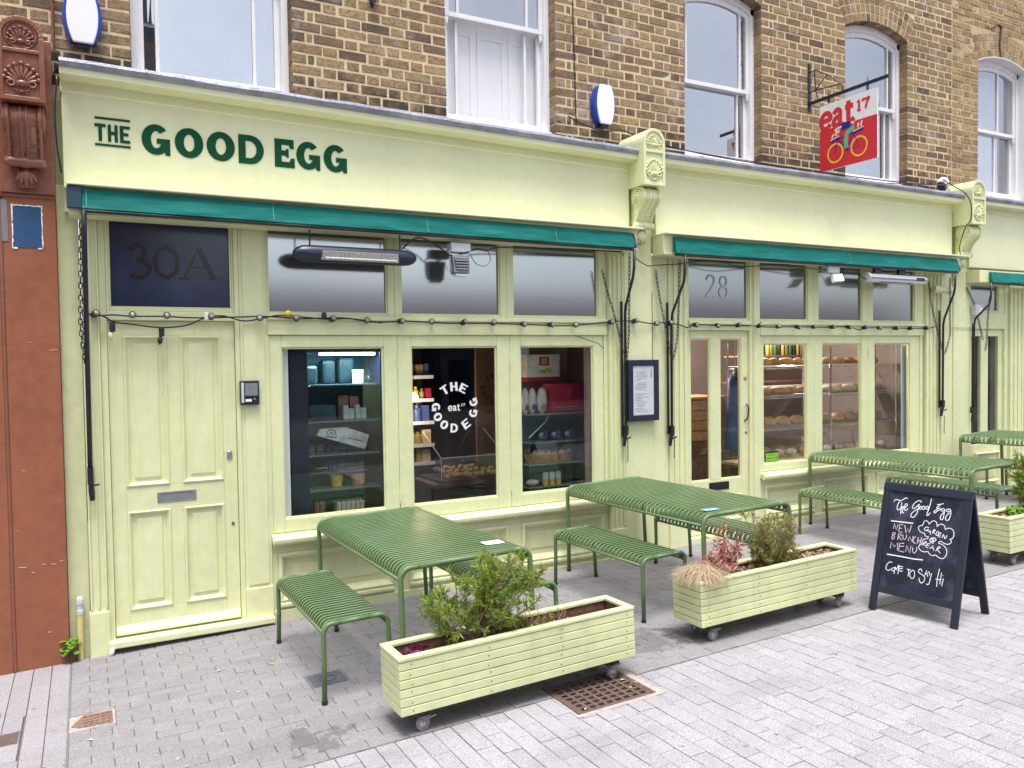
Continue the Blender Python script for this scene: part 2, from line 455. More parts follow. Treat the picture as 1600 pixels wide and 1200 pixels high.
def stone_mat(name, lo, hi, speck, warm):
    m, nt, out = new_mat(name)
    p = pos(nt)
    r = rand_piece(nt)
    c = ramp(nt, r, [(0, lo), (0.5, tuple((a + b) / 2 for a, b in zip(lo, hi))), (1, hi)])
    n1 = noise(nt, p, 150, 3, 0.7); n2 = noise(nt, p, 1.3, 5, 0.6); n3 = noise(nt, p, 260, 2); n4 = noise(nt, p, 7, 4)
    c = mixc(nt, maprange(nt, n1, 0.5, 0.62, 0, speck), c, (0.13, 0.125, 0.135))
    c = mixc(nt, maprange(nt, n3, 0.52, 0.66, 0, speck * 0.9), c, (0.66, 0.64, 0.68))
    c = mixc(nt, maprange(nt, n2, 0.48, 0.72, 0, 0.32), c, warm)
    c = mixc(nt, maprange(nt, n4, 0.60, 0.76, 0, 0.22), c, (0.17, 0.155, 0.16))
    vo = N(nt, 'ShaderNodeTexVoronoi', Scale=3.1); nt.links.new(p, vo.inputs['Vector']); vo.inputs['Randomness'].default_value = 1.0
    gum = math_n(nt, 'MULTIPLY', maprange(nt, math_n(nt, 'ADD', vo.outputs['Distance'], math_n(nt, 'MULTIPLY', noise(nt, p, 60, 2), 0.02)), 0.058, 0.066, 1.0, 0.0), 0.55)
    c = mixc(nt, gum, c, (0.13, 0.125, 0.13))
    dm = nt.nodes.new('ShaderNodeMapping'); nt.links.new(p, dm.inputs['Vector']); dm.inputs['Scale'].default_value = (0.9, 2.6, 1)
    drt = noise(nt, dm.outputs[0], 1.4, 6, 0.62)
    c = mixc(nt, maprange(nt, drt, 0.52, 0.70, 0.0, 0.32 if lo[0] > .25 else 0.4), c, (0.16, 0.148, 0.15))
    for (wx, wy, wr) in ((3.16, -1.88, 0.34), (3.45, -1.93, 0.22), (0.95, -2.06, 0.22)):
        vm = nt.nodes.new('ShaderNodeVectorMath'); vm.operation = 'DISTANCE'; nt.links.new(p, vm.inputs[0]); vm.inputs[1].default_value = (wx, wy, gz0(wx, wy))
        dd = math_n(nt, 'ADD', vm.outputs['Value'], math_n(nt, 'MULTIPLY', math_n(nt, 'SUBTRACT', noise(nt, p, 9, 5, 0.65), 0.5), 0.9))
        c = mixc(nt, maprange(nt, dd, wr * 0.5, wr * 0.75, 0.62, 0.0), c, (0.10, 0.095, 0.098))
    bsdf(nt, out, c, 0.72, bump(nt, n1, 0.25, 0.002), 0.3)
    return m
M['sett'] = stone_mat('shaded_granite_sett', (0.196, 0.186, 0.198), (0.236, 0.223, 0.236), 0.6, (0.17, 0.155, 0.158))  # inner setts: shade near the facade put into a darker colour
M['sett_out'] = stone_mat('lit_granite_sett', (0.290, 0.277, 0.302), (0.345, 0.330, 0.356), 0.8, (0.24, 0.222, 0.235))  # outer setts: same granite, brighter daylight put into a lighter colour
M['slab'] = stone_mat('grey_paving_slab', (0.26, 0.245, 0.265), (0.30, 0.285, 0.305), 0.6, (0.30, 0.27, 0.28))
M['joint'] = plain('sandy_paving_joint', (0.15, 0.138, 0.14), 0.95, bumps=0.5, scale=80)
M['asphalt'] = plain('grey_asphalt', (0.07, 0.07, 0.072), 0.9, bumps=0.6, scale=90)
def frost_mat():
    m, nt, out = new_mat('frosted_glass_film')
    fr = N(nt, 'ShaderNodeFresnel', IOR=5.0)
    df = N(nt, 'ShaderNodeBsdfDiffuse'); df.inputs['Color'].default_value = (0.06, 0.062, 0.066, 1)
    gl = N(nt, 'ShaderNodeBsdfGlossy', Roughness=0.13); gl.inputs['Color'].default_value = (.9, .95, 1, 1)
    mx = nt.nodes.new('ShaderNodeMixShader')
    nt.links.new(fr.outputs[0], mx.inputs[0]); nt.links.new(df.outputs[0], mx.inputs[1]); nt.links.new(gl.outputs[0], mx.inputs[2])
    nt.links.new(mx.outputs[0], out.inputs['Surface'])
    return m
M['frost'] = frost_mat()
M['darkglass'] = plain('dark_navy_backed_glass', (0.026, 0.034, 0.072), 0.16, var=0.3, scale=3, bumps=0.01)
M['darkletter'] = plain('dark_clear_numeral', (0.02, 0.008, 0.008), 0.2)
# ================================================================== PAVEMENT
mb = MB()
def bed(x0, x1, y0, y1):
    mb.add([(x0, y1, gz(x0, y1) - .016), (x1, y1, gz(x1, y1) - .016), (x1, y0, gz(x1, y0) - .016), (x0, y0, gz(x0, y0) - .016)], [(0, 3, 2, 1)])
bed(-60, 2.22, -60, 6); bed(2.72, 70, -60, 6); bed(2.22, 2.72, -60, -2.57); bed(2.22, 2.72, -2.17, 6)      # leaves the drain pit open
pavement = tag(obj('pavement', mb, M['joint']), kind='structure')

def stone_mesh(name, w, d, mat, seed, h=0.03, c=0.0025):
    r = random.Random(seed)
    j = lambda a: (r.random() - .5) * a
    x, y = w / 2, d / 2
    top = [(-x + c + j(.003), -y + c + j(.002), 0), (x - c + j(.003), -y + c + j(.002), 0), (x - c + j(.003), y - c + j(.002), 0), (-x + c + j(.003), y - c + j(.002), 0)]
    mid = [(-x, -y, -c), (x, -y, -c), (x, y, -c), (-x, y, -c)]
    bot = [(-x, -y, -h), (x, -y, -h), (x, y, -h), (-x, y, -h)]
    b = MB()
    b.add(top + mid + bot, [(0, 1, 2, 3)] + [(i + 4, (i + 1) % 4 + 4, (i + 1) % 4, i) for i in range(4)] + [(i + 8, (i + 1) % 4 + 8, (i + 1) % 4 + 4, i + 4) for i in range(4)])
    return b
grate = (2.22, 2.72, -2.57, -2.17)
covers = [(-0.118, 0.103, -1.25, -1.03), (-0.46, -0.345, -1.24, -1.07), (1.125, 1.35, -1.42, -1.205)]
def hits_cover(x, y, w, d):
    for (a, b_, c_, e) in covers + [grate]:
        if x - w / 2 < b_ - .004 and x + w / 2 > a + .004 and y - d / 2 < e - .004 and y + d / 2 > c_ + .004: return True
    return False
stones = []     # (x, y, w, d, material key)
G_ = 0.0022
row = 0
y = 0.10
while y > -2.28:
    x = -0.118 - (0.1 if row % 2 else 0.0)
    while x < 15.0:
        x0, x1 = max(x, -0.118), x + 0.2
        if x1 - x0 > 0.03: stones.append(((x0 + x1) / 2, y - .05, x1 - x0 - G_, 0.1 - G_, 'sett'))
        x += 0.2
    y -= 0.1; row += 1
ymain = y
x = -1.9; colm = 0
while x < 14.0:
    yy = ymain - 0.012 - (0.1 if colm % 2 else 0.0) + (0.06 if colm % 3 == 0 else 0)
    yy = min(yy, ymain - 0.012)
    first = ymain - 0.012
    cur = first
    nxt = yy - (0.2 if yy > first - .03 else 0)
    while cur > -6.6:
        if cur - nxt > 0.03: stones.append((x + .05, (cur + nxt) / 2, 0.1 - .0032, cur - nxt - .0034, 'sett_out'))
        cur = nxt; nxt -= 0.2
    x += 0.1; colm += 1
# long slabs in front of the brown building
for i in range(18):
    x1 = -0.128 - i * 0.1035; x0 = x1 - 0.1
    cur = -0.02 - (i * 0.37) % 0.5
    prev = 0.02
    while prev > ymain:
        nx_ = max(cur, ymain)
        if prev - nx_ > 0.04: stones.append(((x0 + x1) / 2, (prev + nx_) / 2, x1 - x0, prev - nx_ - G_, 'slab'))
        prev = nx_; cur -= 0.6
def cut(s):
    rects = [(s[0] - s[2] / 2, s[0] + s[2] / 2, s[1] - s[3] / 2, s[1] + s[3] / 2)]
    for (a, b_, c_, e) in covers + [grate]:
        out_ = []
        for (x0, x1, y0, y1) in rects:
            if x1 <= a or x0 >= b_ or y1 <= c_ or y0 >= e: out_.append((x0, x1, y0, y1)); continue
            if x0 < a: out_.append((x0, a - .002, y0, y1))
            if x1 > b_: out_.append((b_ + .002, x1, y0, y1))
            xa, xb = max(x0, a), min(x1, b_)
            if y0 < c_: out_.append((xa, xb, y0, c_ - .002))
            if y1 > e: out_.append((xa, xb, e + .002, y1))
        rects = out_
    return [((x0 + x1) / 2, (y0 + y1) / 2, x1 - x0, y1 - y0, s[4]) for x0, x1, y0, y1 in rects if x1 - x0 > .012 and y1 - y0 > .012]
stones = [q for s in stones for q in cut(s)]
scored = []
for s in stones:
    p = proj(s[0], s[1], gz(s[0], s[1]))
    a = 0.0
    if p and -10 < p[0] < 1610 and -10 < p[1] < 1210: a = s[2] * s[3] / p[2] ** 3 * 1e4
    scored.append((a, s))
scored.sort(key=lambda t: -t[0])
cache = {}
def stone_variant(w, d, key, k):
    kk = (round(w, 3), round(d, 3), key, k)
    if kk not in cache:
        cache[kk] = mesh_of('paving_stone', stone_mesh('s', w, d, None, hash(kk) & 0xffff), M[key])
    return cache[kk]
RM = Matrix.Rotation(GROT[1], 4, 'Y') @ Matrix.Rotation(GROT[0], 4, 'X')
rest = {'sett': MB(), 'sett_out': MB(), 'slab': MB()}
count = 0
for a, s in scored:
    x, y, w, d, key = s
    dz = rnd.uniform(-.0016, .0016)
    tilt = Matrix.Rotation(rnd.uniform(-.006, .006), 4, 'X') @ Matrix.Rotation(rnd.uniform(-.006, .006), 4, 'Y')
    mt = Matrix.Translation((x, y, gz(x, y) + dz)) @ RM @ tilt
    if a > 0 and count < 300:
        o = obj('paving_stone', stone_variant(w, d, key, rnd.randrange(3)), None, pavement)
        o.matrix_local = mt
        count += 1
    else:
        st = len(rest[key].v)
        b = stone_mesh('s', w, d, None, rnd.randrange(9999))
        rest[key].add(b.v, b.f)
        rest[key].move(mt, st)
obj('far_setts', rest['sett'], M['sett'], pavement, kind='stuff')
obj('far_lit_setts', rest['sett_out'], M['sett_out'], pavement, kind='stuff')
if rest['slab'].v: obj('far_slabs', rest['slab'], M['slab'], pavement, kind='stuff')
# thin metal edging strips between the zones
mb = MB()
st = 0
mb.add([(-.128, 0, gz(-.128, 0) - .004), (-.118, 0, gz(-.118, 0) - .004), (-.118, ymain, gz(-.118, ymain) - .004), (-.128, ymain, gz(-.128, ymain) - .004)], [(0, 3, 2, 1)])
obj('edging_strip', mb, M['greymetal'], pavement)
mb = MB()
y0, y1 = ymain, ymain - .012
mb.add([(-.128, y0, gz(-.128, y0) - .004), (14, y0, gz(14, y0) - .004), (14, y1, gz(14, y1) - .004), (-.128, y1, gz(-.128, y1) - .004)], [(0, 3, 2, 1)])
obj('edging_strip', mb, M['castiron'], pavement)
# road behind the camera (seen only in the windows)
mb = MB()
mb.add([(-60, -6.7, gz(-60, -6.7) - .01), (70, -6.7, gz(70, -6.7) - .01), (70, -11, gz(70, -11) - .01), (-60, -11, gz(-60, -11) - .01)], [(0, 3, 2, 1)])
tag(obj('road', mb, M['asphalt']), kind='structure')

# ---- covers and grates in the pavement
def on_ground(mbx, start=0):
    mbx.v[start:] = [(p[0], p[1], p[2] + gz(p[0], p[1])) for p in mbx.v[start:]]
    return mbx
a, b_, c_, e = grate
t = thing('drain_grate', 'rusty square iron drain grate under the nearest planter', 'grate', (2.47, -2.37, gz(2.47, -2.37)))
m1 = MB()
m1.box(a, b_, c_, c_ + .022, -.03, .002).box(a, b_, e - .022, e, -.03, .002).box(a, a + .022, c_ + .022, e - .022, -.03, .002).box(b_ - .022, b_, c_ + .022, e - .022, -.03, .002)
obj('frame', on_ground(m1), M['castiron'], t, bevel=.002)
m1 = MB().box(a + .022, b_ - .022, c_ + .0, e - .0, -.26, -.25).box(a - .01, a, c_, e, -.26, -.03).box(b_, b_ + .01, c_, e, -.26, -.03).box(a, b_, c_ - .01, c_, -.26, -.03).box(a, b_, e, e + .01, -.26, -.03)
obj('pit', on_ground(m1), M['soil'], t)
nx, ny = 8, 7
for i in range(nx + 1):
    xx = a + .03 + (b_ - a - .06) * i / nx
    m1 = MB().box(xx - .009, xx + .009, c_ + .022, e - .022, -.03, -.001)
    obj('bar', on_ground(m1), M['castiron'], t)
for i in range(ny + 1):
    yy = c_ + .03 + (e - c_ - .06) * i / ny
    m1 = MB().box(a + .022, b_ - .022, yy - .0085, yy + .0085, -.031, -.0025)
    obj('cross_bar', on_ground(m1), M['castiron'], t)
m1 = MB()
for (p0, p1, p2, p3) in [((a - .03, c_ - .03), (b_ + .04, c_ - .03), (b_ + .04, c_), (a - .03, c_)), ((b_, c_), (b_ + .04, c_), (b_ + .04, e), (b_, e))]:
    m1.add([(p[0], p[1], .0025) for p in (p0, p1, p2, p3)], [(0, 1, 2, 3)])
M['bedding'] = plain('pinkish_cement_bedding', (0.40, 0.33, 0.31), 0.9, bumps=0.6, var=0.25)
obj('cement_bed', on_ground(m1), M['bedding'], t)

t = thing('hydrant_cover', 'small rusty iron hydrant cover with pointed end near the brown wall', 'cover', (0.0, -1.14, gz(0, -1.14)))
shape = [(-.112, -1.175), (-.07, -1.215), (.09, -1.235), (.09, -1.06), (-.05, -1.045)]
obj('cement_bed', on_ground(MB().prism([(-.118, -1.25), (.103, -1.25), (.103, -1.03), (-.118, -1.03)], 'xy', -.03, -.004)), M['bedding'], t)
M['hydrant'] = plain('brown_iron_hydrant_lid', (0.20, 0.125, 0.095), .7, bumps=.5, var=.35, scale=45)
obj('lid', on_ground(MB().prism(shape, 'xy', -.02, .001)), M['hydrant'], t, bevel=.003)
for i in range(5):
    for j in range(4):
        xx, yy = -.045 + i * .029, -1.20 + j * .04
        obj('stud', on_ground(MB().box(xx - .009, xx + .009, yy - .012, yy + .012, .0, .005)), M['hydrant'], t)
t = thing('valve_cover', 'small dark rectangular metal cover at the lower left edge', 'cover', (-.4, -1.15, gz(-.4, -1.15)))
obj('frame', on_ground(MB().box(-.46, -.345, -1.24, -1.07, -.03, -.002)), M['greymetal'], t)
obj('lid', on_ground(MB().box(-.45, -.355, -1.228, -1.082, -.02, .001)), M['castiron'], t, bevel=.002)
t = thing('service_cover', 'square dark grey service cover under the nearest bench', 'cover', (1.24, -1.31, gz(1.24, -1.31)))
obj('frame', on_ground(MB().box(1.125, 1.35, -1.42, -1.205, -.03, -.002)), M['greymetal'], t)
M['darkcover'] = plain('dark_slate_metal', (0.10, 0.105, 0.125), 0.6, bumps=0.4, var=0.3)
obj('lid', on_ground(MB().box(1.137, 1.338, -1.408, -1.217, -.02, .001)), M['darkcover'], t, bevel=.002)
obj('lifting_ring', on_ground(MB().tube([(1.237 + .05 * math.cos(i * .628), -1.312 + .045 * math.sin(i * .628), .003) for i in range(10)], .004, 5, True)), M['darkcover'], t)

# ================================================================== UPPER BRICK WALLS
BY = 0.10
COURSE = 0.0815
Z0 = 4.1195 - 4 * COURSE       # mortar line fitted to the photograph
def arch_z(x, x0, x1, spring, rise):
    c = (x0 + x1) / 2; h = (x1 - x0) / 2
    if rise <= 0: return spring
    Rr = (h * h + rise * rise) / (2 * rise)
    return spring + math.sqrt(max(Rr * Rr - (x - c) ** 2, 0)) - (Rr - rise)
def fan_half(z, w):   # half width of the arch fan at height z above its springing
    return w[0] + (w[1] - w[0]) * min(max(z, 0), w[2]) / w[2]
WINS = [dict(x0=.350, x1=1.444, spring=5.56, rise=.11, meet=4.86, sill=3.93),
        dict(x0=2.702, x1=3.759, spring=5.56, rise=.11, meet=4.865, sill=3.93),
        dict(x0=5.230, x1=6.249, spring=5.545, rise=.11, meet=4.69, sill=3.90),
        dict(x0=7.515, x1=8.573, spring=5.58, rise=.12, meet=4.80, sill=3.90),
        dict(x0=9.935, x1=10.985, spring=5.60, rise=.10, meet=4.785, sill=3.92)]
ARCH_H = 0.30
def wall_cut(z):       # x intervals that bricks of a course must leave free
    cuts = []
    for w in WINS:
        if z < w['spring'] - .02: cuts.append((w['x0'], w['x1']))
        elif z < w['spring'] + ARCH_H + w['rise'] * .55:
            e = (z - w['spring']) / ARCH_H * 0.135
            cuts.append((w['x0'] - e, w['x1'] + e))
    return cuts
def make_wall(root, xa, xb, zt, matk, mortk, seed, jit):
    r = random.Random(seed)
    bricks = []
    k = 0
    while True:
        z = Z0 + k * COURSE
        if z > zt: break
        zc = z + COURSE / 2
        segs = [(xa, xb)]
        for c0, c1 in wall_cut(zc):
            ns = []
            for s0, s1 in segs:
                if c1 <= s0 or c0 >= s1: ns.append((s0, s1)); continue
                if c0 > s0: ns.append((s0, c0))
                if c1 < s1: ns.append((c1, s1))
            segs = ns
        for s0, s1 in segs:
            # Flemish bond, started from a quoin or queen closer at each segment
            x = s0
            pat = [0.222, 0.104] if k % 2 == 0 else [0.104, 0.047, 0.222, 0.104]
            i = 0
            while x < s1 - .02:
                L = pat[i] if i < len(pat) else (0.222 if (i - len(pat)) % 2 == 0 else 0.104)
                L *= r.uniform(.96, 1.04)
                x1 = x + L
                if s1 - x1 < 0.055: x1 = s1
                x1 = min(x1, s1)
                bricks.append((x, x1, z + .0075, z + COURSE - .0075))
                x = x1 + r.uniform(.011, .016)
                i += 1
        k += 1
    sc = []
    for b in bricks:
        cx, cz = (b[0] + b[1]) / 2, (b[2] + b[3]) / 2
        p = proj(cx, BY, cz)
        area = 0.0
        hid = cz < 3.93
        if p and -30 < p[0] < 1630 and -15 < p[1] < 1210 and not hid: area = (b[1] - b[0]) / p[2] ** 2
        sc.append((area, b))
    sc.sort(key=lambda t: -t[0])
    restb = MB()
    n = 0
    bc = {}
    for area, b in sc:
        L, H = b[1] - b[0], b[3] - b[2]
        yj = r.uniform(-jit, jit)
        if area > 0 and n < 300:
            key = (round(L * 100), r.randrange(4))
            if key not in bc:
                bc[key] = mesh_of('brick', brick_shape(round(L, 2) - .001, H, r), M[matk])
            o = obj('brick', bc[key], None, root)
            o.location = Vector(((b[0] + b[1]) / 2, BY + yj, (b[2] + b[3]) / 2)) - root.location
            o.rotation_euler = (0, r.uniform(-.006, .006), r.uniform(-.01, .01))
            n += 1
        else:
            s = len(restb.v)
            bs = brick_shape(L, H, r)
            restb.add(bs.v, bs.f)
            restb.move(Matrix.Translation(((b[0] + b[1]) / 2, BY + yj, (b[2] + b[3]) / 2)), s)
    obj('brickwork', restb, M[matk], root, kind='stuff')
    return bricks
def brick_shape(L, H, r, D=.112):
    x, z, c = L / 2, H / 2, .0045
    j = lambda a=.005: (r.random() - .5) * a
    f = [(-x + c + j(), j(.003), -z + c + j(.004)), (x - c + j(), j(.003), -z + c + j(.004)), (x - c + j(), j(.003), z - c + j(.004)), (-x + c + j(), j(.003), z - c + j(.004))]
    g = [(-x, c, -z), (x, c, -z), (x, c, z), (-x, c, z)]
    h = [(-x, D, -z), (x, D, -z), (x, D, z), (-x, D, z)]
    return MB().add(f + g + h, [(0, 1, 2, 3)] + [(i + 4, (i + 1) % 4 + 4, (i + 1) % 4, i) for i in range(4)] + [(i + 8, (i + 1) % 4 + 8, (i + 1) % 4 + 4, i + 4) for i in range(4)])
def core(root, xa, xb, z0, zt, matk, wins):
    """mortar body with true window openings, 5 mm behind the brick faces"""
    yf, yb = BY + .0035, BY + .26
    e = .006
    xs = [xa]
    m = MB()
    prev = xa
    for w in wins:
        m.box(prev, w['x0'] - e, yf, yb, z0, zt)
        n = 16
        xx0, xx1 = w['x0'] - e, w['x1'] + e
        for i in range(n):
            a, b = xx0 + (xx1 - xx0) * i / n, xx0 + (xx1 - xx0) * (i + 1) / n
            za = arch_z(a, xx0, xx1, w['spring'] + e, w['rise']); zb = arch_z(b, xx0, xx1, w['spring'] + e, w['rise'])
            m.hexa([(a, yf, za), (b, yf, zb), (b, yb, zb), (a, yb, za)], [(a, yf, zt), (b, yf, zt), (b, yb, zt), (a, yb, zt)])
        m.box(xx0, xx1, yf + .1, yb, z0, w['sill'])
        prev = xx1
    m.box(prev, xb, yf, yb, z0, zt)
    obj('wall', m, M[matk], root)
def voussoirs(root, w, matk, r):
    x0, x1, sp, rise = w['x0'], w['x1'], w['spring'], w['rise']
    n = 15
    for i in range(n):
        fa, fb = i / n, (i + 1) / n
        for ring in range(3):
            h0, h1 = ring * .1, (ring + 1) * .1 - .011
            lo, hi = [], []
            if (i + ring) % 2 == 0 and ring < 2: pass
            pts = []
            for f, s in ((fa, .0055), (fb, -.0055)):
                for h in (h0, h1):
                    cx = x0 + (x1 - x0) * f
                    spread = (f - .5) * 2 * .135 / ARCH_H
                    px = cx + spread * h + s
                    pz = arch_z(cx, x0, x1, sp, rise) + h * (1 - .12 * abs(f - .5))
                    pts.append((px, pz))
            a, b, c, d = pts[0], pts[2], pts[3], pts[1]
            yy = BY + r.uniform(-.002, .002)
            obj('brick', MB().hexa([(a[0], yy, a[1]), (b[0], yy, b[1]), (b[0], yy + .14, b[1]), (a[0], yy + .14, a[1])],
                                   [(d[0], yy, d[1]), (c[0], yy, c[1]), (c[0], yy + .14, c[1]), (d[0], yy + .14, d[1])]), M[matk], root, bevel=.003, seg=1)
rb = random.Random(5)
brick_b = thing('brick_building', 'brown stock brick upper storey with white sash windows above the pale green shopfronts', 'building', (4.0, BY, 3.8))
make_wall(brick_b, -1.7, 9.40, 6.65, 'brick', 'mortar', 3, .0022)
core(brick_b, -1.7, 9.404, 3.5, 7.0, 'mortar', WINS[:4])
for w in WINS[2:4]: voussoirs(brick_b, w, 'brick', rb)
yellow_b = thing('brick_building', 'weathered yellow brick upper storey with cracked arch at the far right', 'building', (11.0, BY, 3.8))
make_wall(yellow_b, 9.42, 14.0, 6.65, 'brick_yellow', 'mortar_old', 4, .004)
core(yellow_b, 9.406, 14.0, 3.5, 7.0, 'mortar_old', WINS[4:])
voussoirs(yellow_b, WINS[4], 'brick_yellow', rb)
# settlement crack above the far arch
mb = MB().tube([(10.39, BY - .003, 5.70), (10.37, BY - .003, 5.86), (10.385, BY - .003, 5.99), (10.40, BY - .003, 6.08), (10.33, BY - .003, 6.10), (10.20, BY - .003, 6.02), (10.08, BY - .003, 6.03)], [.012, .016, .014, .02, .006, .004, .003], 5)
obj('crack', mb, M['soil'], yellow_b)

# ---- sash windows
M['room'] = plain('pale_room_wall', (0.45, 0.45, 0.5), 0.9)
M['shutter'] = paint('white_shutter_paint', (0.84, 0.83, 0.86), var=0.02, grime=0.08, bumps=0.05)
M['curtain'] = plain('white_net_curtain', (0.75, 0.75, 0.8), 0.9, var=0.1, scale=8)
def sash_window(root, w, bars, kind):
    x0, x1, sp, rise, meet, sill = w['x0'], w['x1'], w['spring'], w['rise'], w['meet'], w['sill']
    yF = BY + .105
    n = 12
    fr = MB()
    fr.box(x0, x0 + .05, yF, yF + .12, sill + .04, sp - .002)
    fr.box(x1 - .05, x1, yF, yF + .12, sill + .04, sp - .002)
    for i in range(n):
        a, b = x0 + (x1 - x0) * i / n, x0 + (x1 - x0) * (i + 1) / n
        za, zb = arch_z(a, x0, x1, sp, rise) - .003, arch_z(b, x0, x1, sp, rise) - .003
        fr.hexa([(a, yF, za - .075), (b, yF, zb - .075), (b, yF + .12, zb - .075), (a, yF + .12, za - .075)], [(a, yF, za), (b, yF, zb), (b, yF + .12, zb), (a, yF + .12, za)])
    win = obj('sash_window', fr, M['white'], root, bevel=.004)
    s = MB().box(x0 - .002, x1 + .002, yF - .045, yF + .13, sill - .03, sill + .04)
    obj('sill', s, M['white'], win, bevel=.006)
    # lower sash (inner), upper sash (outer)
    for part, za, zb, yy in (('lower_sash', sill + .04, meet + .02, yF + .062), ('upper_sash', meet - .02, None, yF + .022)):
        top = zb if zb else sp - .045
        m = MB()
        l, rr = x0 + .05, x1 - .05
        m.box(l, l + .042, yy, yy + .036, za, top).box(rr - .042, rr, yy, yy + .036, za, top)
        m.box(l + .042, rr - .042, yy, yy + .036, za, za + (.075 if part == 'lower_sash' else .042))
        if zb: m.box(l + .042, rr - .042, yy, yy + .036, top - .042, top)
        else:
            for i in range(n):
                a, b = l + .042 + (rr - l - .084) * i / n, l + .042 + (rr - l - .084) * (i + 1) / n
                A, B = arch_z(a, x0, x1, sp, rise), arch_z(b, x0, x1, sp, rise)
                m.hexa([(a, yy, A - .135), (b, yy, B - .135), (b, yy + .036, B - .135), (a, yy + .036, A - .135)], [(a, yy, A - .07), (b, yy, B - .07), (b, yy + .036, B - .07), (a, yy + .036, A - .07)])
            for hx in (l, rr - .042):     # sash horns
                m.prism([(hx + .004, za), (hx + .038, za), (hx + .034, za - .05), (hx + .022, za - .075), (hx + .012, za - .05)], 'xz', yy + .002, yy + .034)
        sash = obj(part, m, M['white'], win, bevel=.004)
        for b in bars:
            bx = x0 + b * (x1 - x0)
            zt = (top - .042) if zb else arch_z(bx, x0, x1, sp, rise) - .13
            obj('glazing_bar', MB().box(bx - .013, bx + .013, yy + .003, yy + .033, za + .04, zt), M['white'], win, bevel=.004)
        edges = [l + .042] + [x0 + b * (x1 - x0) for b in bars] + [rr - .042]
        for i in range(len(edges) - 1):
            a, b = edges[i] + (.013 if i else 0), edges[i + 1] - (.013 if i < len(edges) - 2 else 0)
            zt = (top - .04) if zb else arch_z((a + b) / 2, x0, x1, sp, rise) - .08
            t_ = rnd.uniform(-.0012, .0012)
            obj('pane', MB().add([(a, yy + .018 + t_, za + .03), (b, yy + .018 - t_, za + .03), (b, yy + .020, zt), (a, yy + .020, zt)], [(0, 1, 2, 3)]), M['glass' if (kind == 'shutter' and zb) else 'glass_up'], win)
    # what is behind the glass
    yb = yF + .16
    if kind == 'shutter':
        m = MB()
        yb -= .05
        m.box(x0 + .05, x1 - .05, yb + .024, yb + .05, sill + .04, meet + .02)
        for k in range(3):
            a = x0 + .09 + k * .31
            m.box(a, a + .04, yb + .014, yb + .0235, sill + .06, meet)
            m.box(a + .24, a + .28, yb + .014, yb + .0235, sill + .06, meet)
            m.box(a + .04, a + .24, yb + .014, yb + .0235, meet - .12, meet)
        obj('shutter', m, M['shutter'], win)
        yb += .05
    if kind == 'curtain':
        m = MB()
        pts = []
        nn = 40
        for i in range(nn + 1):
            f = i / nn
            pts.append((x0 + .05 + f * (x1 - x0 - .1), yb + .05 + .022 * math.sin(f * 46) + .01 * math.sin(f * 17)))
        for i in range(nn):
            (a, ya), (b, yb2) = pts[i], pts[i + 1]
            m.add([(a, ya, sill + .03), (b, yb2, sill + .03), (b, yb2, sp - .05), (a, ya, sp - .05)], [(0, 1, 2, 3)])
        obj('curtain', m, M['curtain'], win, smooth=True)
    m = MB().box(x0 - .3, x1 + .3, yb + 1.4, yb + 1.45, sill - .1, sp + .3)
    m.box(x0 - .3, x0 - .25, yb, yb + 1.4, sill - .1, sp + .3).box(x1 + .25, x1 + .3, yb, yb + 1.4, sill - .1, sp + .3)
    m.box(x0 - .3, x1 + .3, yb, yb + 1.4, sp + .25, sp + .3).box(x0 - .3, x1 + .3, yb + .0, yb + 1.4, sill - .15, sill - .1)
    obj('room', m, M['room'], win)
    return win
sash_window(brick_b, WINS[0], (.165, .78), 'plain')
sash_window(brick_b, WINS[1], (.165, .80), 'shutter')
sash_window(brick_b, WINS[2], (.13, .83), 'plain')
sash_window(brick_b, WINS[3], (.13, .83), 'plain')
sash_window(yellow_b, WINS[4], (.13, .60), 'curtain')
# painted soffit lining of the far arch
w = WINS[4]
m = MB()
for i in range(12):
    a, b = w['x0'] + (w['x1'] - w['x0']) * i / 12, w['x0'] + (w['x1'] - w['x0']) * (i + 1) / 12
    za, zb = arch_z(a, w['x0'], w['x1'], w['spring'], w['rise']), arch_z(b, w['x0'], w['x1'], w['spring'], w['rise'])
    m.hexa([(a, BY - .004, za - .012), (b, BY - .004, zb - .012), (b, BY + .105, zb - .012), (a, BY + .105, za - .012)], [(a, BY - .004, za - .001), (b, BY - .004, zb - .001), (b, BY + .105, zb - .001), (a, BY + .105, za - .001)])
m.box(w['x1'] - .012, w['x1'] - .001, BY - .004, BY + .105, w['sill'], w['spring'] - .012)
obj('reveal_lining', m, M['white'], yellow_b)
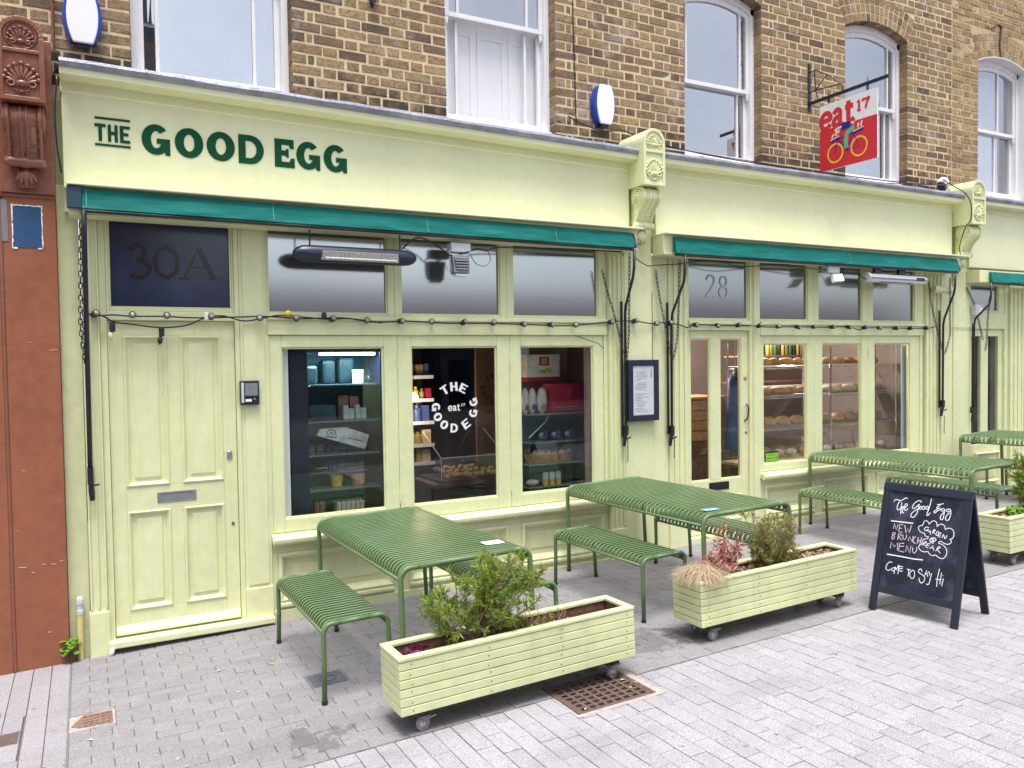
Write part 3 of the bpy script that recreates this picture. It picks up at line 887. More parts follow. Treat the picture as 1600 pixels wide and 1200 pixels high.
# ================================================================== FLAT LETTERING HELPERS
class Frame:
    """2-D drawing plane: u right, v up, w out of the surface"""
    def __init__(s, o, u, v, w): s.o, s.u, s.v, s.w = Vector(o), Vector(u), Vector(v), Vector(w)
    def __call__(s, a, b, c=0.0): return s.o + s.u * a + s.v * b + s.w * c
def facade_frame(x, y, z): return Frame((x, y, z), (1, 0, 0), (0, 0, 1), (0, -1, 0))
def flat_shape(name, loops, mat, parent, fr, thick=.003, label=None):
    cu_ = bpy.data.curves.new('tmp', 'CURVE'); cu_.dimensions = '2D'; cu_.fill_mode = 'BOTH'; cu_.extrude = thick / 2
    for lp in loops:
        sp = cu_.splines.new('POLY'); sp.points.add(len(lp) - 1)
        for p, q in zip(sp.points, lp): p.co = (q[0], q[1], 0, 1)
        sp.use_cyclic_u = True
    ob = bpy.data.objects.new('tmp', cu_); COL.objects.link(ob)
    dg = bpy.context.evaluated_depsgraph_get()
    me0 = ob.evaluated_get(dg).to_mesh()
    b = MB()
    b.v = [tuple(fr(v.co.x, v.co.y, v.co.z + thick / 2)) for v in me0.vertices]
    b.f = [tuple(p.vertices) for p in me0.polygons]
    ob.evaluated_get(dg).to_mesh_clear()
    bpy.data.objects.remove(ob); bpy.data.curves.remove(cu_)
    if mat is None: return b
    return obj(name, b, mat, parent, label=label)
RIB = [0]
def ribbon(b, pts, width, fr, w=0.001, thick=.0012, k=3, taper=False):
    pts = [Vector((p[0], p[1], 0)) for p in pts]
    if k > 1: pts = smooth_line(pts, k)
    n = len(pts)
    L, Rr = [], []
    for i, p in enumerate(pts):
        t = pts[min(i + 1, n - 1)] - pts[max(i - 1, 0)]
        if t.length < 1e-9: t = Vector((1, 0, 0))
        t.normalize(); nn = Vector((-t.y, t.x, 0))
        ww = width * (.55 if taper and i in (0, n - 1) else 1.0)
        L.append(p + nn * ww / 2); Rr.append(p - nn * ww / 2)
    RIB[0] = (RIB[0] + 1) % 12
    e = RIB[0] * .00003
    vs_ = [fr(p.x, p.y, w + thick + e + i * .000012) for i, p in enumerate(L)] + [fr(p.x, p.y, w + thick + e + i * .000012) for i, p in enumerate(Rr)]
    fs_ = [(i, i + 1, n + i + 1, n + i) for i in range(n - 1)]
    b.add(vs_, fs_)
    return b
def sc(lp, x, z, w, h): return [(x + p[0] * w, z + p[1] * h) for p in lp]
def glyph(ch):
    if ch == 'O': return [arc(.5, .5, .5, .5, 0, 352, 44), arc(.5, .5, .185, .285, 0, 352, 36)]
    if ch == 'D':
        return [[(0, 0), (.0, 1), (.45, 1)] + arc(.45, .5, .55, .5, 80, -80, 20) + [(.45, 0)],
                [(.28, .2), (.28, .8), (.42, .8)] + arc(.42, .5, .29, .3, 80, -80, 16) + [(.42, .2)]]
    if ch == 'G':
        return [arc(.5, .5, .5, .5, 42, 308, 34) + [(.80, .10), (.85, 0.0), (1.0, 0.0), (1.0, .54), (.53, .54), (.53, .37), (.70, .37)] + arc(.51, .5, .185, .285, 325, 48, 28) + [(.71, .74)]]
    if ch == 'E': return [[(0, 0), (0, 1), (.96, 1), (.96, .68), (.78, .68), (.72, .80), (.34, .80), (.34, .60), (.56, .60), (.58, .66), (.70, .66), (.70, .36), (.58, .36), (.56, .42), (.34, .42), (.34, .20), (.74, .20), (.81, .34), (1, .34), (1, 0)]]
    if ch == 'e_': return [[(0, 0), (0, 1), (1, 1), (1, .83), (.36, .83), (.36, .59), (.85, .59), (.85, .42), (.36, .42), (.36, .17), (1, .17), (1, 0)]]
    if ch == 'T': return [[(.34, 0), (.34, .82), (0, .82), (0, 1), (1, 1), (1, .82), (.66, .82), (.66, 0)]]
    if ch == 'H': return [[(0, 0), (0, 1), (.33, 1), (.33, .6), (.67, .6), (.67, 1), (1, 1), (1, 0), (.67, 0), (.67, .41), (.33, .41), (.33, 0)]]
EAT = {'e': [[(.06, .52), (.92, .56), (.86, .86), (.52, 1), (.16, .80), (.05, .45), (.20, .10), (.58, 0), (.95, .22)]],
       'a': [[(.12, .80), (.40, 1), (.70, .88), (.72, .5), (.72, .16), (.92, .03), (1.0, .12)], [(.72, .58), (.30, .48), (.10, .25), (.28, .03), (.58, .08), (.72, .3)]],
       't': [[(.36, 1.32), (.36, .6), (.38, .16), (.60, .0), (.95, .16)], [(.02, .96), (.86, .96)]],
       '1': [[(.2, .85), (.5, 1), (.5, 0)], [(.15, .02), (.85, .02)]],
       '7': [[(.05, .78), (.08, .98), (.5, .93), (.95, 1), (.6, .5), (.45, 0)]]}

# ================================================================== SHOPFRONT BUILDING BLOCKS
def boxes(*bs):
    m = MB()
    for b in bs: m.box(*b)
    return m
def fluted(root, x0, x1, z0, z1, y=-.03, n=3, plinth=True, mat='green'):
    m = MB()
    m.box(x0, x1, y, .22, z0, z1)
    w = (x1 - x0)
    fil = w * .13
    zz0 = z0 + (.30 if plinth else 0)
    gap = (w - fil * (n + 1)) / n
    for i in range(n + 1):
        a = x0 + i * (fil + gap)
        m.box(a + .0006, a + fil - .0006, y - .013, y, zz0 + .02, z1 - .05)
    p = obj('pilaster', m, M[mat], root, bevel=.004)
    if plinth: obj('plinth', boxes((x0 - .008, x1 + .008, y - .022, y + .06, z0 - .02, zz0)), M[mat], p, bevel=.005)
    return p
def moulded_panel(parent, x0, x1, z0, z1, y, name='panel', depth=.02, field=.055, mat='green', bolection=True):
    """recessed panel: sunk board, mitred bead round it and a raised field"""
    m = MB()
    m.box(x0, x1, y + depth, y + depth + .015, z0, z1)
    f = field
    lo = [(x0 + f, y + depth, z0 + f), (x1 - f, y + depth, z0 + f), (x1 - f, y + depth, z1 - f), (x0 + f, y + depth, z1 - f)]
    g = f + .012
    hi = [(x0 + g, y + depth - .010, z0 + g), (x1 - g, y + depth - .010, z0 + g), (x1 - g, y + depth - .010, z1 - g), (x0 + g, y + depth - .010, z1 - g)]
    m.add(lo + hi, [(4, 5, 6, 7), (0, 1, 5, 4), (1, 2, 6, 5), (2, 3, 7, 6), (3, 0, 4, 7)])
    p = obj(name, m, M[mat], parent)
    if bolection:
        # mitred moulding, profile proud of the framing
        s_ = depth / .018
        prof = [(0.0, depth - .001), (0.0, -.005 * s_), (.010 * s_, -.010 * s_), (.016 * s_, -.006 * s_), (.020 * s_, .004 * s_), (.030 * s_, depth - .001)]
        mm = MB()
        cs = [((x0, z0), (1, 1)), ((x1, z0), (-1, 1)), ((x1, z1), (-1, -1)), ((x0, z1), (1, -1))]
        n = len(prof)
        for (c, s) in cs:
            for (d, h) in prof: mm.v.append((c[0] + s[0] * d, y + h, c[1] + s[1] * d))
        for i in range(4):
            j = (i + 1) % 4
            for k in range(n - 1): mm.f.append((i * n + k, i * n + k + 1, j * n + k + 1, j * n + k))
        mb2 = obj('panel_moulding', mm, M[mat], parent)
    return p
def glazed(root, name, x0, x1, z0, z1, px, pz, y=0.0, depth=.045, glass_key='glass', bars=None, mat='green', bev=.005):
    """sash or light: outer x0..x1, z0..z1; glass opening px, pz"""
    m = MB()
    m.box(x0, px[0], y, y + depth, z0, z1).box(px[1], x1, y, y + depth, z0, z1)
    m.box(px[0], px[1], y, y + depth, z0, pz[0]).box(px[0], px[1], y, y + depth, pz[1], z1)
    fr = obj(name, m, M[mat], root, bevel=bev)
    # glazing bead
    b = .012
    m = MB()
    m.box(px[0], px[0] + b, y + .012, y + .03, pz[0], pz[1]).box(px[1] - b, px[1], y + .012, y + .03, pz[0], pz[1])
    m.box(px[0] + b, px[1] - b, y + .012, y + .03, pz[0], pz[0] + b).box(px[0] + b, px[1] - b, y + .012, y + .03, pz[1] - b, pz[1])
    obj('glazing_bead', m, M[mat], fr, bevel=.003)
    m = MB().box(px[0] + .002, px[1] - .002, y + .031, y + .037, pz[0] + .002, pz[1] - .002)
    obj('pane', m, M[glass_key], fr)
    return fr
def palmette(m, cx, y, cz, r, n, spread, lift=1.0):
    for i in range(n):
        a = R(90 + spread * (i / (n - 1) - .5) * 2)
        d = Vector((math.cos(a), 0, math.sin(a)))
        s = Vector((-math.sin(a), 0, math.cos(a)))
        k = 1.0 - .22 * abs(i / (n - 1) - .5) * 2
        m.ell(Vector((cx, y, cz)) + d * r * .58 * k, s * r * .085, Vector((0, -.012, 0)), d * r * .40 * k, 8, 6)
        m.ell(Vector((cx, y - .004, cz)) + d * r * .93 * k, s * r * .12, Vector((0, -.014, 0)), d * r * .10, 8, 5)
    m.ell((cx, y - .004, cz), (r * .24, 0, 0), (0, -.02, 0), (0, 0, r * .17), 10, 6)
    for s in (-1, 1):
        m.tube([(cx + s * r * .42 + .16 * r * math.cos(t * .9), y - .006, cz - .02 * r + .14 * r * math.sin(t * .9)) for t in range(7)], r * .05, 5, True)
def console(root, xc, z0, mat, width=.24, yb=-.08, h=.0):
    """carved bracket: arched block with two palmettes, ribbed scroll, roll and leaf drop; z0 = underside of block"""
    x0, x1 = xc - width / 2, xc + width / 2
    yf = -.31
    zt = z0 + .385
    rad = width / 2
    pro = [(x0, z0), (x1, z0), (x1, zt)] + [(xc + rad * math.cos(R(a)), zt + rad * math.sin(R(a))) for a in range(15, 180, 15)] + [(x0, zt)]
    c = obj('console_bracket', MB().prism(pro, 'xz', yf + .014, .09), M[mat], root, bevel=.004)
    rim = .027
    m = MB()
    m.box(x0, x0 + rim, yf, yf + .014, z0, zt).box(x1 - rim, x1, yf, yf + .014, z0, zt)
    m.box(x0 + rim, x1 - rim, yf, yf + .014, z0, z0 + rim).box(x0 + rim, x1 - rim, yf, yf + .014, z0 + .29, z0 + .29 + rim * .8)
    na = 12
    for i in range(na):
        a0, a1 = R(180 * i / na), R(180 * (i + 1) / na)
        q = []
        for a, rr in ((a0, rad), (a1, rad), (a1, rad - rim), (a0, rad - rim)): q.append((xc + rr * math.cos(a), zt + rr * math.sin(a)))
        m.hexa([(p[0], yf + .014, p[1]) for p in q], [(p[0], yf, p[1]) for p in q])
    obj('rim', m, M[mat], c, bevel=.003)
    m = MB(); palmette(m, xc, yf + .012, z0 + .105, .132, 9, 72); palmette(m, xc, yf + .012, z0 + .055, .055, 5, 75)
    obj('palmette', m, M[mat], c, smooth=True)
    m = MB(); palmette(m, xc, yf + .012, z0 + .358, .092, 9, 84)
    ringp = [(xc + .083 * math.cos(a * .3), yf + .01, zt + .01 + .083 * math.sin(a * .3)) for a in range(21)]
    m.tube(ringp, .006, 5, True)
    obj('palmette', m, M[mat], c, smooth=True)
    # scroll profile in y-z
    w = width * .40
    cy, cz_ = -.185, z0 - .085
    front = []
    for a in range(100, -95, -12): front.append((cy - .095 * math.cos(R(90 - a)) if False else cy - .088 * math.cos(R(a - 10)), cz_ + .082 * math.sin(R(a - 10))))
    front = [(yb, z0 - .002)] + [(cy - .09 * math.cos(R(a)), cz_ + .083 * math.sin(R(a))) for a in range(92, -62, -11)] + [(-.19, z0 - .20), (-.155, z0 - .25), (-.135, z0 - .29), (-.145, z0 - .315)]
    poly = front + [(yb, z0 - .33)]
    m = MB().prism(poly, 'yz', xc - w, xc + w)
    # ribs running down the scroll's face
    for rx, rr_ in ((-w + .012, .012), (-.016, .010), (.016, .010), (w - .012, .012)):
        m.tube([(xc + rx, p[0], p[1]) for p in front[1:]], rr_, 8)
    sc_ = obj('scroll', m, M[mat], c, smooth=True)
    m = MB()
    for s in (-1, 1):
        for k, rr in enumerate((.078, .055, .033, .014)):
            m.tube([(xc + s * (w + .004 + .003 * k), cy + rr * math.cos(t * .39), cz_ + rr * math.sin(t * .39)) for t in range(16)], .009, 5, True)
    m.tube([(xc - w * 1.01, -.165, z0 - .235), (xc + w * 1.01, -.165, z0 - .235)], .008, 6)
    obj('volute', m, M[mat], c, smooth=True)
    zr = z0 - .335
    m = MB().lathe([(.0, -w - .014), (.028, -w - .012), (.033, -w + .02), (.030, -.03), (.036, -.02), (.036, .02), (.030, .03), (.033, w - .02), (.028, w + .012), (0, w + .014)], (xc, -.14, zr), (1, 0, 0), 12)
    obj('roll', m, M[mat], c, smooth=True)
    m = MB()
    for i in range(5):
        a = R(-90 + (i - 2) * 17)
        d = Vector((math.cos(a), 0, math.sin(a)))
        m.ell(Vector((xc, -.115, zr - .03)) + d * .06, Vector((-d.z, 0, d.x)) * .016, (0, -.024 + .004 * abs(i - 2), 0), d * (.066 - .012 * abs(i - 2)), 8, 6)
    m.box(xc - .05, xc + .05, -.105, yb + .06, zr - .15, zr - .02)
    obj('leaf_drop', m, M[mat], c, smooth=True)
    return c
def cornice(root, x0, x1, zl, zr, mat='fascia'):
    """moulded cornice whose top falls from zl to zr, with rolled lead on top"""
    prof = [(-.084, -.125), (-.096, -.115), (-.096, -.054), (-.215, -.050), (-.220, -.045), (-.220, -.0), (.09, -.0), (.09, -.125)]
    lead = [(-.226, -.006), (-.240, .006), (-.246, .026), (-.238, .046), (-.215, .056), (-.17, .062), (.0, .085), (.098, .105), (.098, .0), (-.22, .0)]
    out = []
    for nm, pf, mt in (('cornice', prof, mat), ('lead_flashing', lead, 'lead')):
        n = 24 if nm == 'lead_flashing' else 2
        m = MB()
        k = len(pf)
        rr = random.Random(int(x0 * 10) + 3)
        for i in range(n + 1):
            f = i / n
            x = x0 + (x1 - x0) * f
            z = zl + (zr - zl) * f
            wz = rr.uniform(-.004, .004) if nm == 'lead_flashing' else 0
            for (py, pz) in pf: m.v.append((x, py, z + pz + (wz if pz > 0.01 and py < 0 else 0)))
        for i in range(n):
            for q in range(k): m.f.append((i * k + q, i * k + (q + 1) % k, (i + 1) * k + (q + 1) % k, (i + 1) * k + q))
        m.f.append(tuple(range(k))); m.f.append(tuple(n * k + q for q in range(k - 1, -1, -1)))
        out.append(obj(nm, m, M[mt], root, bevel=0))
    # lead joints
    x = x0 + .5
    while x < x1 - .3:
        z = zl + (zr - zl) * (x - x0) / (x1 - x0)
        m = MB().tube([(x, py, z + pz + .002) for py, pz in lead[:8]], .0055, 5)
        obj('lead_joint', m, M['lead'], out[1])
        x += 2.14
    return out

# ================================================================== SHOPFRONT ONE (left)
s1 = thing('shopfront', 'pale green shopfront with dark green lettering, panelled door and three wide windows', 'shopfront', (2.2, 0, 0))
ZF = 2.95
obj('side_wall', boxes((-.128, -.004, .004, .25, -.03, 3.13), (-.128, -.08, .05, .25, 3.13, 3.70)), M['green_old'], s1, bevel=.004)
fluted(s1, 0.0, .103, -.0, ZF, n=2)
dfm = boxes((.104, .145, -.012, .16, .05, ZF), (.968, 1.0, -.012, .16, .05, ZF), (.145, .968, -.012, .1, 2.250, 2.312))
obj('door_frame', dfm, M['green'], s1, bevel=.005)
obj('door_sill', boxes((.104, 1.19, -.085, .12, .045, .092)), M['green'], s1, bevel=.008)
# door: stiles, rails, muntin
y = .018
dm = boxes((.148, .240, y, y + .045, .105, 2.247), (.872, .965, y, y + .045, .105, 2.247))
for (a, b_) in ((.105, .262), (.945, 1.112), (2.148, 2.247)): dm.box(.240, .872, y, y + .045, a, b_)
dm.box(.514, .598, y, y + .045, .262, .945).box(.514, .598, y, y + .045, 1.112, 2.148)
door = obj('door', dm, M['green'], s1, bevel=.003)
for (xa, xb) in ((.240, .514), (.598, .872)):
    for (za, zb) in ((.262, .945), (1.112, 2.148)):
        moulded_panel(door, xa, xb, za, zb, y, 'door_panel', depth=.018, field=.05)
m = MB().prism([(-.012, .108), (-.012, .125), (.018, .168), (.030, .168), (.030, .108)], 'yz', .15, .962)
obj('weatherboard', m, M['green'], door, bevel=.003)
m = boxes((.429, .682, y - .006, y + .001, .990, .998), (.429, .682, y - .006, y + .001, 1.050, 1.060), (.429, .455, y - .006, y + .001, .998, 1.050), (.656, .682, y - .006, y + .001, .998, 1.050), (.457, .654, y - .003, y + .001, 1.001, 1.047))
obj('letter_plate', m, M['greymetal'], door, bevel=.002)
m = MB().lathe([(.017, 0), (.017, .009), (.012, .013)], (.912, y, 1.305), (0, -1, 0), 14); m.box(.893, .931, y - .012, y, 1.268, 1.285)
obj('lock', m, M['steel'], door)
obj('keyhole', MB().lathe([(.011, 0), (.011, .006), (.006, .007)], (.926, y, .792), (0, -1, 0), 10), M['rust'], door)
# fanlight over the door with the house number
fl = glazed(s1, 'transom_window', .1455, .9675, 2.3125, ZF, (.165, .955), (2.335, ZF - .02), y=.0, glass_key='darkglass')
obj('border_film', boxes((.178, .945, .0285, .0305, 2.345, 2.352), (.178, .185, .0285, .0305, 2.352, ZF - .03), (.938, .945, .0285, .0305, 2.352, ZF - .03)), M['navy'], fl)
fr = facade_frame(0, .029, 2.545)
b3 = MB()
ribbon(b3, [(.305, .185), (.34, .225), (.39, .205), (.385, .15), (.345, .12)], .026, fr)
ribbon(b3, [(.345, .12), (.405, .10), (.42, .05), (.37, .005), (.30, .012)], .026, fr)
for s in (-1, 1): ribbon(b3, [(.53, .222), (.53 + s * .06, .17), (.53 + s * .065, .06), (.53, .002)], .026, fr)
ribbon(b3, [(.745, .225), (.64, .005)], .012, fr, k=1); ribbon(b3, [(.74, .225), (.84, .005)], .034, fr, k=1); ribbon(b3, [(.68, .085), (.80, .085)], .012, fr, k=1)
for a in (.64, .84): ribbon(b3, [(a - .035, .004), (a + .035, .004)], .008, fr, k=1)
obj('house_number', b3, M['darkletter'], fl)
# post between door and windows
obj('post', boxes((1.0005, 1.19, -.016, .2, .03, ZF), (1.022, 1.168, -.026, -.016, .33, ZF - .03)), M['green'], s1, bevel=.004)
obj('post_plinth', boxes((1.0, 1.192, -.034, .02, .0, .31)), M['green'], s1, bevel=.005)
# transom rail and the three lights above
obj('transom_rail', boxes((1.1905, 4.205, -.022, .1, 2.153, 2.262), (1.1905, 4.205, -.038, .08, 2.262, 2.297)), M['green'], s1, bevel=.005)
obj('head_jamb', boxes((1.1905, 1.2035, -.01, .1, .66, 2.152), (4.170, 4.2085, -.01, .1, .66, 2.152)), M['green'], s1)
xs = [(1.205, 2.124), (2.236, 3.122), (3.2455, 4.12)]
outer = [(1.191, 2.18), (2.181, 3.1835), (3.1845, 4.208)]
for (p, q) in zip(xs, outer): glazed(s1, 'transom_window', q[0], q[1], 2.298, ZF, p, (2.315, ZF - .01), y=-.004, glass_key='frost')
# folding casements
wins = [(1.205, 2.197, 1.293, 2.085), (2.199, 3.203, 2.3135, 3.083), (3.205, 4.168, 3.31, 4.06)]
for (a, b_, c_, d) in wins:
    cw = glazed(s1, 'casement_window', a, b_, .684, 2.150, (c_, d), (.785, 2.06), y=0.0, depth=.05)
for hx in (2.198, 3.204):
    for hz in (.86, 1.93):
        obj('hinge', MB().tube([(hx, -.005, hz - .045), (hx, -.005, hz + .045)], .0075, 8), M['green'], s1)
m = MB().prism([(-.075, .622), (-.078, .648), (-.06, .668), (.02, .683), (.08, .683), (.08, .622), (-.03, .622), (-.036, .606), (-.06, .606)], 'yz', 1.191, 4.208)
obj('sill', m, M['green'], s1, bevel=.004)
# stall riser
zb = lambda x: gz(x, 0) - .02
m = boxes((1.191, 4.208, .0, .1, .535, .606), (1.191, 1.236, .0, .1, .02, .535), (2.135, 2.262, .0, .1, .06, .535), (3.175, 3.298, .0, .1, .06, .535), (4.160, 4.208, .0, .1, .06, .535), (1.236, 2.135, .0, .1, .02, .165), (2.262, 3.175, .0, .1, .03, .175), (3.298, 4.160, .0, .1, .05, .185))
sr = obj('stall_riser', m, M['green'], s1, bevel=.004)
for (a, b_, c_) in ((1.236, 2.135, .165), (2.262, 3.175, .175), (3.298, 4.160, .185)):
    moulded_panel(sr, a, b_, c_, .535, 0.0, 'riser_panel', depth=.034, field=.10)
    obj('panel_moulding', boxes((a - .0, b_, -.024, .0, c_ - .035, c_ - .002)), M['green'], sr, bevel=.008)
obj('plinth', boxes((1.1915, 4.2075, -.018, .05, .0, .112)), M['green_old'], s1, bevel=.005)
# right pilasters
fluted(s1, 4.210, 4.376, .08, ZF - .02, n=3)
# flat pilaster shared with the next shop
obj('flat_pilaster', boxes((4.377, 4.69, -.046, .2, .06, 2.99), (4.691, 4.889, -.030, .2, .06, 2.90)), M['green'], s1, bevel=.004)
obj('pilaster_crack', MB().tube([(4.691, -.047, 2.55), (4.694, -.047, 2.3), (4.690, -.047, 2.05), (4.695, -.047, 1.93)], .0035, 4), M['soil'], s1)
# bulkhead behind the fascia, fascia board and cornice
obj('bulkhead', boxes((-.08, 4.42, -.03, .09, 2.955, 3.76), (4.4202, 4.6998, -.034, .09, 2.992, 3.74)), M['green'], s1)
fsc = obj('fascia', boxes((-.077, 4.412, -.085, -.03, 3.128, 3.745), (-.077, 4.412, -.088, -.03, 3.098, 3.126)), M['fascia'], s1, bevel=.003)
obj('board_joint', boxes((2.118, 2.1195, -.0856, -.084, 3.13, 3.70)), M['green_old'], fsc)
rr_ = random.Random(77)
for k in range(16):
    xa_ = rr_.uniform(.0, 4.2); ln = rr_.uniform(.05, .35)
    obj('paint_crack', MB().tube([(xa_ + ln * i / 5, -.0862, 3.1275 + rr_.uniform(-.0025, .003)) for i in range(6)], .0013, 4), M['soil'], fsc)
obj('drip_ledge', boxes((-.060, 4.43, -.275, -.03, 3.088, 3.103)), M['fascia'], s1, bevel=.003)
cornice(s1, -.083, 4.412, 3.835, 3.762)
console(s1, 4.53, 3.478, 'green')
F1 = facade_frame(0, -.0855, 3.366)
H = .203
for ch, x0, x1 in (('G', .387, .563), ('O', .593, .776), ('O', .798, .985), ('D', 1.01, 1.184), ('E', 1.261, 1.403), ('G', 1.416, 1.590), ('G', 1.617, 1.793)):
    flat_shape('sign_letter', [sc(lp, x0, 0, x1 - x0, H) for lp in glyph(ch)], M['letter'], fsc, F1, .004)
for ch, x0, x1 in (('T', .108, .173), ('H', .185, .244), ('e_', .256, .317)):
    flat_shape('sign_letter', [sc(lp, x0, .055, x1 - x0, .112) for lp in glyph(ch)], M['letter'], fsc, F1, .004)
for z in (.197, .024):
    flat_shape('sign_bar', [[(.109, z), (.319, z), (.319, z + .014), (.109, z + .014)]], M['letter'], fsc, F1, .004)
# window lettering: words round a circle with a small name in the middle
wl_ = thing('window_lettering', 'white circular shop lettering on the middle window', 'lettering', (2.70, .028, 1.35))
c0 = (2.703, 1.5585)
for ch, ang in (('T', 122), ('H', 93), ('E', 64), ('G', 177), ('O', 205), ('O', 234), ('D', 266), ('E', 304), ('G', 341), ('G', 12)):
    top = ch in 'TH' or ang == 64
    r_ = .172
    a = R(ang)
    p = Vector((c0[0] + r_ * math.cos(a), .0, c0[1] + r_ * math.sin(a)))
    up_ = Vector((math.cos(a), 0, math.sin(a))) * (1 if top else -1)
    rt = Vector((up_.z, 0, -up_.x))
    w_, h_ = (.066, .074) if ch != 'O' else (.068, .074)
    fr = Frame((p.x, .0295, p.z), rt, up_, (0, -1, 0))
    lp = [[((q[0] - .5) * w_, (q[1] - .5) * h_) for q in l] for l in glyph('e_' if ch == 'E' else ch)]
    flat_shape('letter', lp, M['whiteplastic'], wl_, fr, .0012)
for ch, x0, w_, z0_, h_, th in (('e', 2.640, .034, 1.533, .038, .010), ('a', 2.680, .034, 1.533, .038, .010), ('t', 2.721, .026, 1.533, .038, .010), ('1', 2.755, .014, 1.566, .020, .005), ('7', 2.775, .016, 1.566, .020, .005)):
    b = MB(); fr = facade_frame(x0, .0295, z0_)
    for s in EAT[ch]: ribbon(b, [(p[0] * w_, p[1] * h_) for p in s], th, fr)
    obj('letter', b, M['whiteplastic'], wl_)

# ================================================================== SHOPFRONT TWO (middle)
s2 = thing('shopfront', 'pale green shopfront numbered 28 with glazed door and bread in its windows', 'shopfront', (6.9, 0, .15))
ZF2 = 2.93
fluted(s2, 4.892, 5.110, .10, ZF2 - .02, n=3)
obj('door_frame', boxes((5.111, 5.158, -.012, .16, .14, ZF2), (5.957, 5.990, -.012, .16, .14, ZF2), (5.158, 5.957, -.012, .1, 2.205, 2.262), (5.158, 5.957, -.034, .08, 2.262, 2.297)), M['green'], s2, bevel=.005)
obj('door_sill', boxes((5.111, 6.09, -.05, .12, .115, .185)), M['green'], s2, bevel=.006)
y = .018
dm = boxes((5.160, 5.205, y, y + .045, .19, 2.203), (5.866, 5.955, y, y + .045, .19, 2.203), (5.455, 5.588, y, y + .045, .72, 2.124), (5.205, 5.866, y, y + .045, 2.124, 2.203), (5.205, 5.866, y, y + .045, .56, .72), (5.205, 5.866, y, y + .045, .19, .30), (5.48, 5.57, y, y + .045, .30, .56))
d2 = obj('door', dm, M['green'], s2, bevel=.004)
for a, b_ in ((5.205, 5.455), (5.588, 5.866)):
    obj('pane', boxes((a + .001, b_ - .001, y + .024, y + .030, .721, 2.123)), M['glass'], d2)
    bd = .012
    obj('glazing_bead', boxes((a, a + bd, y + .008, y + .023, .72, 2.124), (b_ - bd, b_, y + .008, y + .023, .72, 2.124), (a + bd, b_ - bd, y + .008, y + .023, .72, .72 + bd), (a + bd, b_ - bd, y + .008, y + .023, 2.124 - bd, 2.124)), M['green'], d2, bevel=.003)
for a, b_ in ((5.205, 5.48), (5.57, 5.866)): moulded_panel(d2, a, b_, .30, .56, y, 'door_panel', depth=.018, field=.045)
obj('letter_plate', boxes((5.43, 5.69, y - .006, y + .001, .615, .695), (5.46, 5.66, y - .010, y - .006, .632, .678)), M['black'], d2, bevel=.002)
obj('lock', MB().lathe([(.017, 0), (.017, .008), (.011, .011)], (5.916, y, 1.725), (0, -1, 0), 14), M['steel'], d2)
obj('keyhole', MB().lathe([(.012, 0), (.012, .006), (.007, .008)], (5.925, y, 1.17), (0, -1, 0), 10), M['rust'], d2)
obj('pull_handle', MB().tube(smooth_line([(5.935, y - .002, 1.46), (5.932, y - .03, 1.43), (5.925, y - .034, 1.37), (5.918, y - .03, 1.32), (5.905, y - .002, 1.285)], 4), .0075, 7), M['black'], d2)
obj('post', boxes((5.9905, 6.0945, -.016, .2, .14, ZF2), (6.003, 6.082, -.026, -.016, .3, ZF2 - .03)), M['green'], s2, bevel=.004)
obj('transom_rail', boxes((6.095, 8.70, -.022, .1, 2.155, 2.262), (6.095, 8.70, -.038, .08, 2.262, 2.297)), M['green'], s2, bevel=.005)
for (p, q) in (((5.170, 5.947), (5.1585, 5.9565)), ((6.03, 6.7995), (5.991, 6.882)), ((6.965, 7.657), (6.883, 7.747)), ((7.838, 8.5645), (7.748, 8.70))):
    tw = glazed(s2, 'transom_window', q[0], q[1], 2.298, ZF2, p, (2.315, ZF2 - .01), y=-.004, glass_key='frost')
    if p[0] < 5.2:
        fr = facade_frame(5.42, .024, 2.53); b3 = MB()
        ribbon(b3, [(.0, .17), (.03, .215), (.09, .205), (.10, .15), (.05, .07), (-.005, .01)], .022, fr); ribbon(b3, [(-.005, .008), (.125, .008)], .016, fr, k=1)
        for s, zc, rr in ((1, .165, .044), (1, .055, .052)): ribbon(b3, [(.22 + rr * math.cos(t * .524), zc + rr * 1.05 * math.sin(t * .524)) for t in range(13)], .017, fr)
        M['numeral'] = plain('faint_etched_numeral', (.46, .48, .50), .5)
        obj('house_number', b3, M['numeral'], tw)
for (a, b_, c_, d) in ((6.096, 6.902, 6.158, 6.789), (6.904, 7.752, 7.023, 7.646), (7.754, 8.648, 7.87, 8.484)):
    glazed(s2, 'casement_window', a, b_, .752, 2.152, (c_, d), (.828, 2.068), y=0.0, depth=.05)
for hz in (.95, 1.97): obj('hinge', MB().tube([(7.753, -.005, hz - .05), (7.753, -.005, hz + .05)], .008, 8), M['green'], s2)
obj('head_jamb', boxes((8.649, 8.70, -.01, .1, .70, 2.154)), M['green'], s2)
m = MB().prism([(-.075, .690), (-.078, .716), (-.06, .736), (.02, .751), (.08, .751), (.08, .690), (-.03, .690), (-.036, .674), (-.06, .674)], 'yz', 6.095, 8.70)
obj('sill', m, M['green'], s2, bevel=.004)
m = boxes((6.095, 8.70, .0, .1, .61, .674), (6.095, 6.16, .0, .1, .12, .61), (6.89, 7.02, .0, .1, .12, .61), (7.76, 7.89, .0, .1, .12, .61), (8.64, 8.70, .0, .1, .12, .61), (6.16, 6.89, .0, .1, .13, .30), (7.02, 7.76, .0, .1, .15, .31), (7.89, 8.64, .0, .1, .17, .32))
sr = obj('stall_riser', m, M['green'], s2, bevel=.004)
